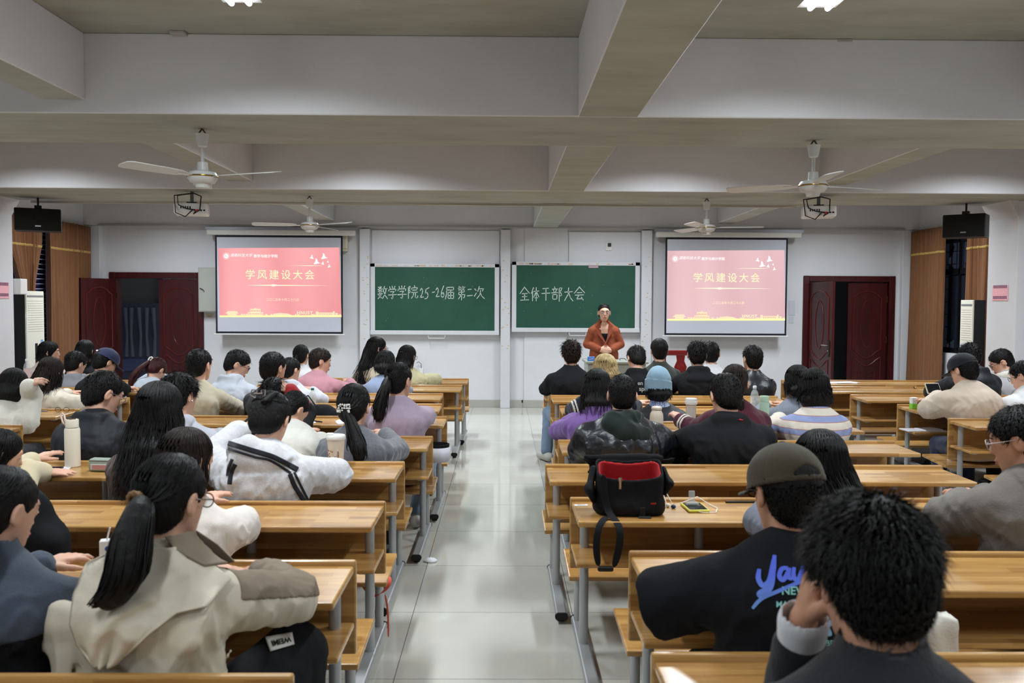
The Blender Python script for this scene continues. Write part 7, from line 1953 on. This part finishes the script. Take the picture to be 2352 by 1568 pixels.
v, q = iso_mesh(lambda P: np.maximum(np.maximum(np.abs(s_box(P, (0.0, 0.0, 0.20), (0.132, 0.052, 0.157), None, 0.033)) - 0.0045, rim(P) + 0.010), 0.05 - P[:, 2]), V(-0.2, -0.12, 0.02), V(0.2, 0.12, 0.3), 0.0045); np_mesh('red_lining', v, q, cloth('red lining', (164, 18, 24), 0.8), r)
v, q = iso_mesh(lambda P: s_chain(P, [V(0.0, 0.066, 0.20), V(0.0, 0.082, 0.232), V(0, 0.105, 0.215), V(0, 0.118, 0.06)], [0.135, 0.138, 0.14, 0.15], [0.010, 0.011, 0.010, 0.008], V(1, 0, 0), 0.02) - 0.004 * folds(P, 3, 20), V(-0.22, 0.0, 0.0), V(0.22, 0.2, 0.33), 0.007); np_mesh('bag_flap', v, q, BAGM, r)
v, q = iso_mesh(lambda P: s_chain(P, [V(-0.155, 0.03, 0.19), V(-0.172, 0.0, 0.10), V(-0.155, -0.03, 0.06)], [0.045, 0.055, 0.04], [0.012, 0.016, 0.012], V(0, 1, 0.2), 0.03), V(-0.24, -0.12, 0.0), V(-0.1, 0.12, 0.28), 0.007); np_mesh('side_wing', v, q, BAGM, r)
v, q = iso_mesh(lambda P: s_chain(P, [V(0.155, 0.03, 0.19), V(0.172, 0.0, 0.13), V(0.15, -0.01, 0.09)], [0.035, 0.045, 0.03], [0.010, 0.014, 0.010], V(0, 1, 0.2), 0.03), V(0.1, -0.12, 0.0), V(0.24, 0.12, 0.28), 0.007); np_mesh('side_wing', v, q, BAGM, r)
z = MB(); z.box((-0.052, -0.071, 0.118), (-0.040, -0.064, 0.165), 0.002, seg=1); z.box((-0.054, -0.073, 0.150), (-0.038, -0.066, 0.170), 0.004, seg=1); z.build('zip_puller', M_CHROME, r)
MB().box((0.085, -0.073, 0.055), (0.108, -0.066, 0.062)).build('red_tab', mat('red label', (150, 40, 30), 0.6), r)
mb = MB(); mb.box((0.035, -0.079, 0.0), (0.062, -0.066, 0.045), 0.004, seg=1); mb.box((0.03, -0.10, 0.0), (0.085, -0.075, 0.008), 0.003, seg=1); mb.build('buckle', M_BLACKP, r)
def strap(name, pts, wd, parent, m, th=0.003):
    pts = [Vector(p_) for p_ in pts]; vs = []
    for i, p_ in enumerate(pts):
        t = (pts[min(i + 1, len(pts) - 1)] - pts[max(i - 1, 0)]).normalized(); s_ = Vector((1, 0, 0)) if abs(t.x) < 0.7 else Vector((0, 0.3, 1))
        s_ = (s_ - t * s_.dot(t)).normalized(); vs += [p_ - s_ * wd / 2, p_ + s_ * wd / 2]
    o = mesh_obj(name, vs, [(2 * i, 2 * i + 1, 2 * i + 3, 2 * i + 2) for i in range(len(pts) - 1)], m, parent, True)
    o.modifiers.new('t', 'SOLIDIFY').thickness = th; md = o.modifiers.new('s', 'SUBSURF'); md.levels = 2; md.render_levels = 2
    return o
strap('shoulder_strap', [(-0.12, -0.068, 0.19), (-0.115, -0.078, 0.10), (-0.10, -0.085, 0.02), (-0.075, -0.135, 0.006), (-0.055, -0.185, -0.02), (-0.06, -0.19, -0.10), (-0.085, -0.185, -0.19)], 0.034, r, BAGM)
strap('shoulder_strap', [(-0.10, -0.100, 0.008), (-0.125, -0.15, 0.010), (-0.150, -0.185, -0.02), (-0.160, -0.19, -0.10), (-0.145, -0.185, -0.185)], 0.032, r, BAGM)
MB().box((-0.15, -0.198, -0.20), (-0.085, -0.18, -0.178), 0.005, seg=1).build('strap_buckle', M_BLACKP, r)
tag(r, 'open black messenger bag with bright red lining and dangling strap', 'bag')
# phone with earphones, pen, tag
r = put('phone', 1596, 1170, 3.84, rz=0.05)
MB().box((-0.048, -0.075, 0), (0.048, 0.075, 0.012), 0.005).build('yellow_case', mat('yellow rubber', (206, 196, 70), 0.5), r)
MB().box((-0.040, -0.064, 0.0118), (0.040, 0.064, 0.013), 0.001, seg=1).build('phone_screen', mat('black glass', (24, 26, 30), 0.06), r)
tag(r, 'yellow cased phone lying near white earphones', 'phone')
r = put('earphone_case', 1590, 1160, 3.86, z=TZ + 0.013)
MB().box((-0.028, -0.018, 0), (0.028, 0.018, 0.014), 0.006).build('case_base', M_CLEAR, r); MB().box((-0.012, 0.012, 0.012), (0.016, 0.018, 0.062), 0.003, Matrix.Rotation(-0.15, 4, 'X')).build('case_lid', M_CLEAR, r)
tag(r, 'clear open earphone case standing on the yellow phone', 'case')
x0 = X_at(1596, 1170, 3.84)
mb = MB(); mb.tube([(x0 - 0.115, 3.88, TZ + 0.004), (x0 - 0.13, 3.93, TZ + 0.06), (x0 - 0.11, 3.93, TZ + 0.05), (x0 - 0.09, 3.88, TZ + 0.006), (x0 - 0.02, 3.91, TZ + 0.02), (x0 + 0.03, 3.93, TZ + 0.035), (x0 + 0.08, 3.90, TZ + 0.006), (x0 + 0.10, 3.84, TZ + 0.004), (x0 + 0.075, 3.76, TZ + 0.004), (x0 + 0.02, 3.755, TZ + 0.004), (x0, 3.762, TZ + 0.006)], 0.0018, n=6)
r = empty('earphones', (0, 0, 0)); mb.build('cord', M_WHITEP, r, smooth=True)
MB().ball((x0 - 0.115, 3.87, TZ + 0.009), (0.010, 0.010, 0.009), 8).build('earbud', M_WHITEP, r); MB().ball((x0 - 0.095, 3.845, TZ + 0.009), (0.012, 0.012, 0.009), 8).build('earbud', mat('navy cloth tab', (34, 50, 80), 0.6), r, label='navy earbud')
tag(r, 'white corded earphones looping around the yellow phone', 'earphones')
def pen(px, py, Y, rz, L, m, label, z=TZ):
    r = put('pen', px, py, Y, z, rz); MB().tube([(-L / 2, 0, 0.005), (L * 0.25, 0, 0.005), (L * 0.45, 0, 0.005), (L / 2, 0, 0.005)], [0.005, 0.005, 0.0045, 0.0015], n=8).build('barrel', m, r, smooth=True)
    MB().box((-L / 2, -0.0015, 0.0095), (-L / 2 + 0.04, 0.0015, 0.011)).build('clip', M_CHROME, r); tag(r, label, 'pen')
pen(1703, 1142, 3.955, 0.0, 0.145, M_BLACKP, 'black pen lying against the ledge beside the olive cap')
pen(727, 966, 6.62, -0.6, 0.13, M_BLACKP, 'black pen on a small white slip near the white sweater')
pen(90, 946, 7.17, 0.0, 0.145, mat('grey pen', (120, 122, 128), 0.4), 'grey pen on the side block bench near the ivory sweater')
r = put('paper_slip', 1335, 1153, 3.90, rz=0.1); MB().box((-0.03, -0.012, 0), (0.03, 0.012, 0.002)).build('slip', M_PAPER, r); MB().box((-0.018, -0.003, 0.002), (0.018, 0.003, 0.0025)).build('slip_print', M_GREYP, r); tag(r, 'small printed paper slip at the bench corner beside the messenger bag', 'paper')
r = put('paper_slip', 715, 966, 6.60, rz=0.3); MB().box((-0.03, -0.05, 0), (0.03, 0.05, 0.002)).build('slip', M_PAPER, r); tag(r, 'white paper slip under the black pen near the white sweater', 'paper')
# bottles and flasks on the centre block
def flask(px, py, Y, h, rad, m, label, name='flask', lid=None):
    r = put(name, px, py, Y); MB().lathe([(rad * 0.95, 0), (rad, 0.004), (rad, h * 0.80), (rad * 0.96, h * 0.82)], n=24).build('flask_body', m, r, smooth=True)
    MB().lathe([(rad * 0.94, h * 0.825), (rad * 0.94, h * 0.98), (rad * 0.86, h)], n=24).build('flask_lid', lid or m, r, smooth=True); tag(r, label, 'flask'); return r
r = put('flask', 1508, 960, 5.50)
MB().lathe([(0.040, 0), (0.043, 0.006), (0.043, 0.19), (0.040, 0.215), (0.030, 0.235), (0.028, 0.24)], n=26).build('flask_body', mat('beige enamel', (206, 190, 172), 0.45), r, smooth=True)
MB().lathe([(0.030, 0.24), (0.034, 0.243), (0.034, 0.255), (0.022, 0.262)], n=22).build('flask_lid', mat('beige enamel', (206, 190, 172), 0.45), r, smooth=True); tag(r, 'beige round shouldered flask beside the dark green hood', 'flask')
flask(1755, 950, 6.40, 0.235, 0.036, mat('mint enamel', (166, 194, 172), 0.45), 'mint green flask beside the blue grey T-shirt')
r = put('tumbler', 1587, 950, 6.45)
MB().lathe([(0.030, 0), (0.036, 0.02), (0.039, 0.165)], n=26).build('clear_cup', mat('cloudy plastic', (200, 200, 196), 0.1, alpha=0.55), r, smooth=True)
MB().lathe([(0.028, 0.01), (0.034, 0.05), (0.035, 0.13)], n=20).build('milky_drink', mat('white drink', (214, 212, 206), 0.5), r, smooth=True)
MB().lathe([(0.044, 0.165), (0.046, 0.17), (0.046, 0.185), (0.043, 0.188), (0.043, 0.205), (0.040, 0.21)], n=26).build('screw_lid', M_WHITEP, r, smooth=True); tag(r, 'clear tumbler with a wide white screw lid', 'tumbler')
def bottle(px, py, Y, h, rad, label, capm, lab=None):
    r = put('bottle', px, py, Y)
    MB().lathe([(rad * 0.9, 0), (rad, 0.01), (rad, h * 0.35), (rad * 0.94, h * 0.38), (rad, h * 0.41), (rad, h * 0.64), (rad * 0.8, h * 0.76), (rad * 0.42, h * 0.86), (rad * 0.40, h * 0.9)], n=24).build('bottle_body', M_CLEAR, r, smooth=True)
    MB().lathe([(rad * 0.46, h * 0.90), (rad * 0.46, h * 0.985), (rad * 0.40, h)], n=18).build('bottle_cap', capm, r, smooth=True)
    if lab: MB().lathe([(rad * 1.01, h * 0.22), (rad * 1.012, h * 0.60)], n=24, cap=False).build('bottle_label', lab, r, smooth=True)
    tag(r, label, 'bottle')
bottle(1733, 925, 7.30, 0.225, 0.034, 'clear drink bottle with white cap and pale label beside the mint flask', M_WHITEP, mat('pale label', (206, 208, 208), 0.5, var=0.3, scale=60))
bottle(718, 925, 7.56, 0.165, 0.030, 'clear bottle with a dark green cap behind the striped hoodie', mat('green cap', (26, 92, 66), 0.4))
bottle(62, 860, 9.70, 0.265, 0.034, 'clear water bottle with a red mark before the black sided air conditioner', M_WHITEP, mat('red white label', (214, 190, 190), 0.4))
r = put('phone', 1782, 972, 6.42, rz=0.0); MB().box((-0.07, -0.036, 0), (0.07, 0.036, 0.008), 0.003).build('phone_body', mat('dark phone glass', (20, 22, 34), 0.1), r); tag(r, 'dark phone lying beside the banded sweater sleeve', 'phone')
r = put('watch', 735, 902, 8.40); MB().tube([(0.045 * math.cos(a), 0.03 * math.sin(a), 0.012) for a in [2 * PI * i / 20 for i in range(21)]], 0.007, n=8, cap=False).build('strap', M_CLEAR, r, smooth=True); MB().lathe([(0.016, 0.012), (0.016, 0.022)], n=14, M=Matrix.Translation((0, -0.03, 0))).build('dial', M_CHROME, r); tag(r, 'clear strapped watch on the bench behind the pink sweater', 'watch')
# left block papers, book, black bag
r = put('papers', 812, 972, 6.60, rz=0.3); MB().box((-0.13, -0.09, 0), (0.13, 0.09, 0.006)).build('sheets', M_PAPER, r); MB().box((-0.14, -0.02, 0.006), (0.02, 0.11, 0.009), M=Matrix.Rotation(-0.5, 4, 'Z')).build('loose_sheet', M_PAPER, r); tag(r, 'open white note sheets beyond the beaded hair tie', 'papers')
r = put('book', 990, 966, 6.64, rz=-0.05); MB().box((-0.05, -0.09, 0), (0.03, 0.09, 0.014), 0.001, seg=1).build('pages', M_PAPER, r); MB().box((-0.052, -0.092, 0.0), (0.032, -0.088, 0.016)).build('pink_cover', mat('pink cover', (196, 160, 170), 0.6), r); tag(r, 'white book with pink edge beside the lilac sleeve', 'book')
def soft_bag(name, x, y, z, f, lo, hi, m, label, res=0.010, rz=0):
    r = empty(name, (x, y, z), rz); v, q = iso_mesh(f, lo, hi, res); np_mesh('bag_body', v, q, m, r); tag(r, label, 'bag'); return r
r = soft_bag('backpack', X_at(742, 940, 7.12), 7.10, 0.36, lambda P: smax(smin(s_box(P, (0, 0, 0.17), (0.15, 0.09, 0.17), None, 0.07), s_ell(P, (0, 0, 0.30), (0.14, 0.085, 0.11)), 0.06) - 0.008 * folds(P, 6, 16), 0.002 - P[:, 2], 0.005), V(-0.25, -0.2, -0.03), V(0.25, 0.2, 0.48), C_BLACK, 'black rounded backpack on the seat near the green capped bottle')
MB().tube([(-0.06, 0.02, 0.39), (-0.13, 0.06, 0.47), (-0.22, 0.05, 0.42), (-0.26, 0.02, 0.36)], 0.006, n=6).build('bag_strap', C_BLACK, r, smooth=True)
r = soft_bag('backpack', X_at(70, 1180, 3.27), 3.27, 0.36, lambda P: smax(smin(s_box(P, (0, 0, 0.2), (0.13, 0.09, 0.2), None, 0.07), s_ell(P, (-0.02, 0, 0.42), (0.10, 0.08, 0.12)), 0.06) - 0.008 * folds(P, 16, 16), 0.002 - P[:, 2], 0.005), V(-0.25, -0.2, -0.03), V(0.25, 0.2, 0.62), C_BLACK, 'black bag standing on a seat behind the denim jacket')
soft_bag('white_bag', X_at(2138, 1430, 2.52), 2.48, 0.36, lambda P: smax(s_box(P, (0, 0, 0.17), (0.048, 0.05, 0.17), None, 0.03) - 0.020 * folds(P, 26, 26), 0.002 - P[:, 2], 0.005), V(-0.2, -0.16, -0.03), V(0.2, 0.16, 0.46), C_WHITE, 'crumpled white cloth bag behind the fluffy head', 0.008)
# right block things
r = put('drink_carton', 2098, 925, 7.60, rz=0.2); MB().box((-0.026, -0.02, 0.045), (0.026, 0.02, 0.10), 0.003, seg=1).build('carton', mat('white carton', (220, 222, 220), 0.5), r); MB().box((-0.0265, -0.0205, 0), (0.0265, 0.0205, 0.046), 0.003, seg=1).build('green_base', mat('leaf green', (124, 200, 60), 0.5), r); tag(r, 'small white and leaf green drink carton', 'carton')
r = put('papers', 1930, 872, 10.10, rz=0.05); MB().box((-0.16, -0.10, 0), (0.16, 0.10, 0.006)).build('sheets', M_PAPER, r); MB().box((-0.10, -0.12, 0.006), (0.19, 0.07, 0.008), M=Matrix.Rotation(0.2, 4, 'Z')).build('loose_sheet', M_PAPER, r); tag(r, 'loose white papers on the front side bench before the dark doors', 'papers')
r = put('papers', 2120, 985, 7.60, z=0.496); MB().box((-0.17, -0.09, 0), (0.17, 0.09, 0.006)).build('sheets', M_PAPER, r); MB().box((-0.02, -0.06, 0.006), (0.16, 0.08, 0.012), M=Matrix.Rotation(0.3, 4, 'Z')).build('loose_sheet', M_PAPER, r); tag(r, 'white papers lying on the book shelf under the leaf green carton', 'papers')
r = put('document_sleeve', 2120, 1000, 8.05, z=0.36); MB().box((-0.19, -0.02, 0), (0.19, 0.0, 0.11), M=Matrix.Rotation(0.12, 4, 'X')).build('sleeve', mat('grey sleeve', (134, 138, 146), 0.6), r); MB().box((-0.16, -0.024, 0.06), (-0.125, -0.019, 0.09)).build('navy_square', mat('navy square', (36, 44, 74), 0.6), r); tag(r, 'flat grey document sleeve seen under the book shelf of the carton bench', 'sleeve')
p_ = at(2095, 1060, Z=0.0)
soft_bag('holdall', p_.x, p_.y - 0.1, 0.0, lambda P: smax(s_box(P, (0, 0, 0.09), (0.22, 0.10, 0.09), None, 0.07) - 0.008 * folds(P, 36, 16), 0.002 - P[:, 2], 0.005), V(-0.36, -0.22, -0.03), V(0.36, 0.22, 0.28), mat('pale grey holdall', (166, 168, 172), 0.6), 'pale grey holdall on the floor under the side bench')
pt = wat(2152, 898, 7.44) + V(-0.02, 0.03, 0.02)
r = empty('tablet', tuple(pt), 0.2); MB().box((-0.07, -0.006, -0.05), (0.07, 0.006, 0.05), 0.004, Matrix.Rotation(-0.5, 4, 'X'), 1).build('tablet_body', mat('beige tablet case', (196, 184, 160), 0.5), r); MB().box((-0.062, -0.008, -0.042), (0.062, -0.0058, 0.042), 0.001, Matrix.Rotation(-0.5, 4, 'X'), 1).build('tablet_screen', mat('black glass', (24, 26, 30), 0.06), r); tag(r, 'tablet held up by the black capped man in cream', 'tablet')
# red lanyard hanging by the aisle, tissue, dropped paper
r = empty('lanyard', (0, 0, 0)); RDL = mat('coral ribbon', (206, 84, 62), 0.6)
def W3(px, py, d): return tuple(at(px, py, Y=d))
strap('ribbon', [W3(828, 1330, 3.98), W3(838, 1352, 3.97), W3(850, 1362, 3.96), W3(862, 1372, 3.95), W3(884, 1358, 3.94), W3(898, 1336, 3.94), W3(894, 1322, 3.98)], 0.018, r, RDL, 0.002)
strap('ribbon', [W3(884, 1362, 3.93), W3(890, 1390, 3.925), W3(892, 1430, 3.92), W3(892, 1466, 3.92)], 0.010, r, RDL, 0.002)
MB().ball(W3(852, 1374, 3.95), 0.014, 8).build('clip', M_BLACKP, r)
tag(r, 'coral lanyard ribbon dangling under a seat beside the aisle', 'lanyard')
p_ = at(989, 1290, Z=0.0)
soft = empty('tissue', (p_.x, p_.y, 0.0)); v, q = iso_mesh(lambda P: smax(s_ell(P, (0, 0, 0.008), (0.045, 0.028, 0.016)) - 0.006 * folds(P, 3, 60), 0.001 - P[:, 2], 0.002), V(-0.08, -0.08, -0.01), V(0.08, 0.08, 0.05), 0.004); np_mesh('crumpled_sheet', v, q, M_PAPER, soft); tag(soft, 'crumpled white tissue dropped on the aisle tiles', 'tissue')
r = put('spectacles', 143, 948, 7.14); mb = MB()
for sx in (-1, 1):
    mb.tube([(sx * 0.034 + 0.024 * math.cos(a), 0, 0.021 + 0.019 * math.sin(a)) for a in [2 * PI * i / 14 for i in range(15)]], 0.002, n=5, cap=False); mb.tube([(sx * 0.058, 0, 0.024), (sx * 0.06, 0.12, 0.012)], 0.002, n=5)
mb.tube([(-0.011, 0, 0.024), (0.011, 0, 0.024)], 0.002, n=5); mb.build('frame', M_GLASSF, r); tag(r, 'folded spectacles lying on the side bench by the ivory sweater', 'spectacles')
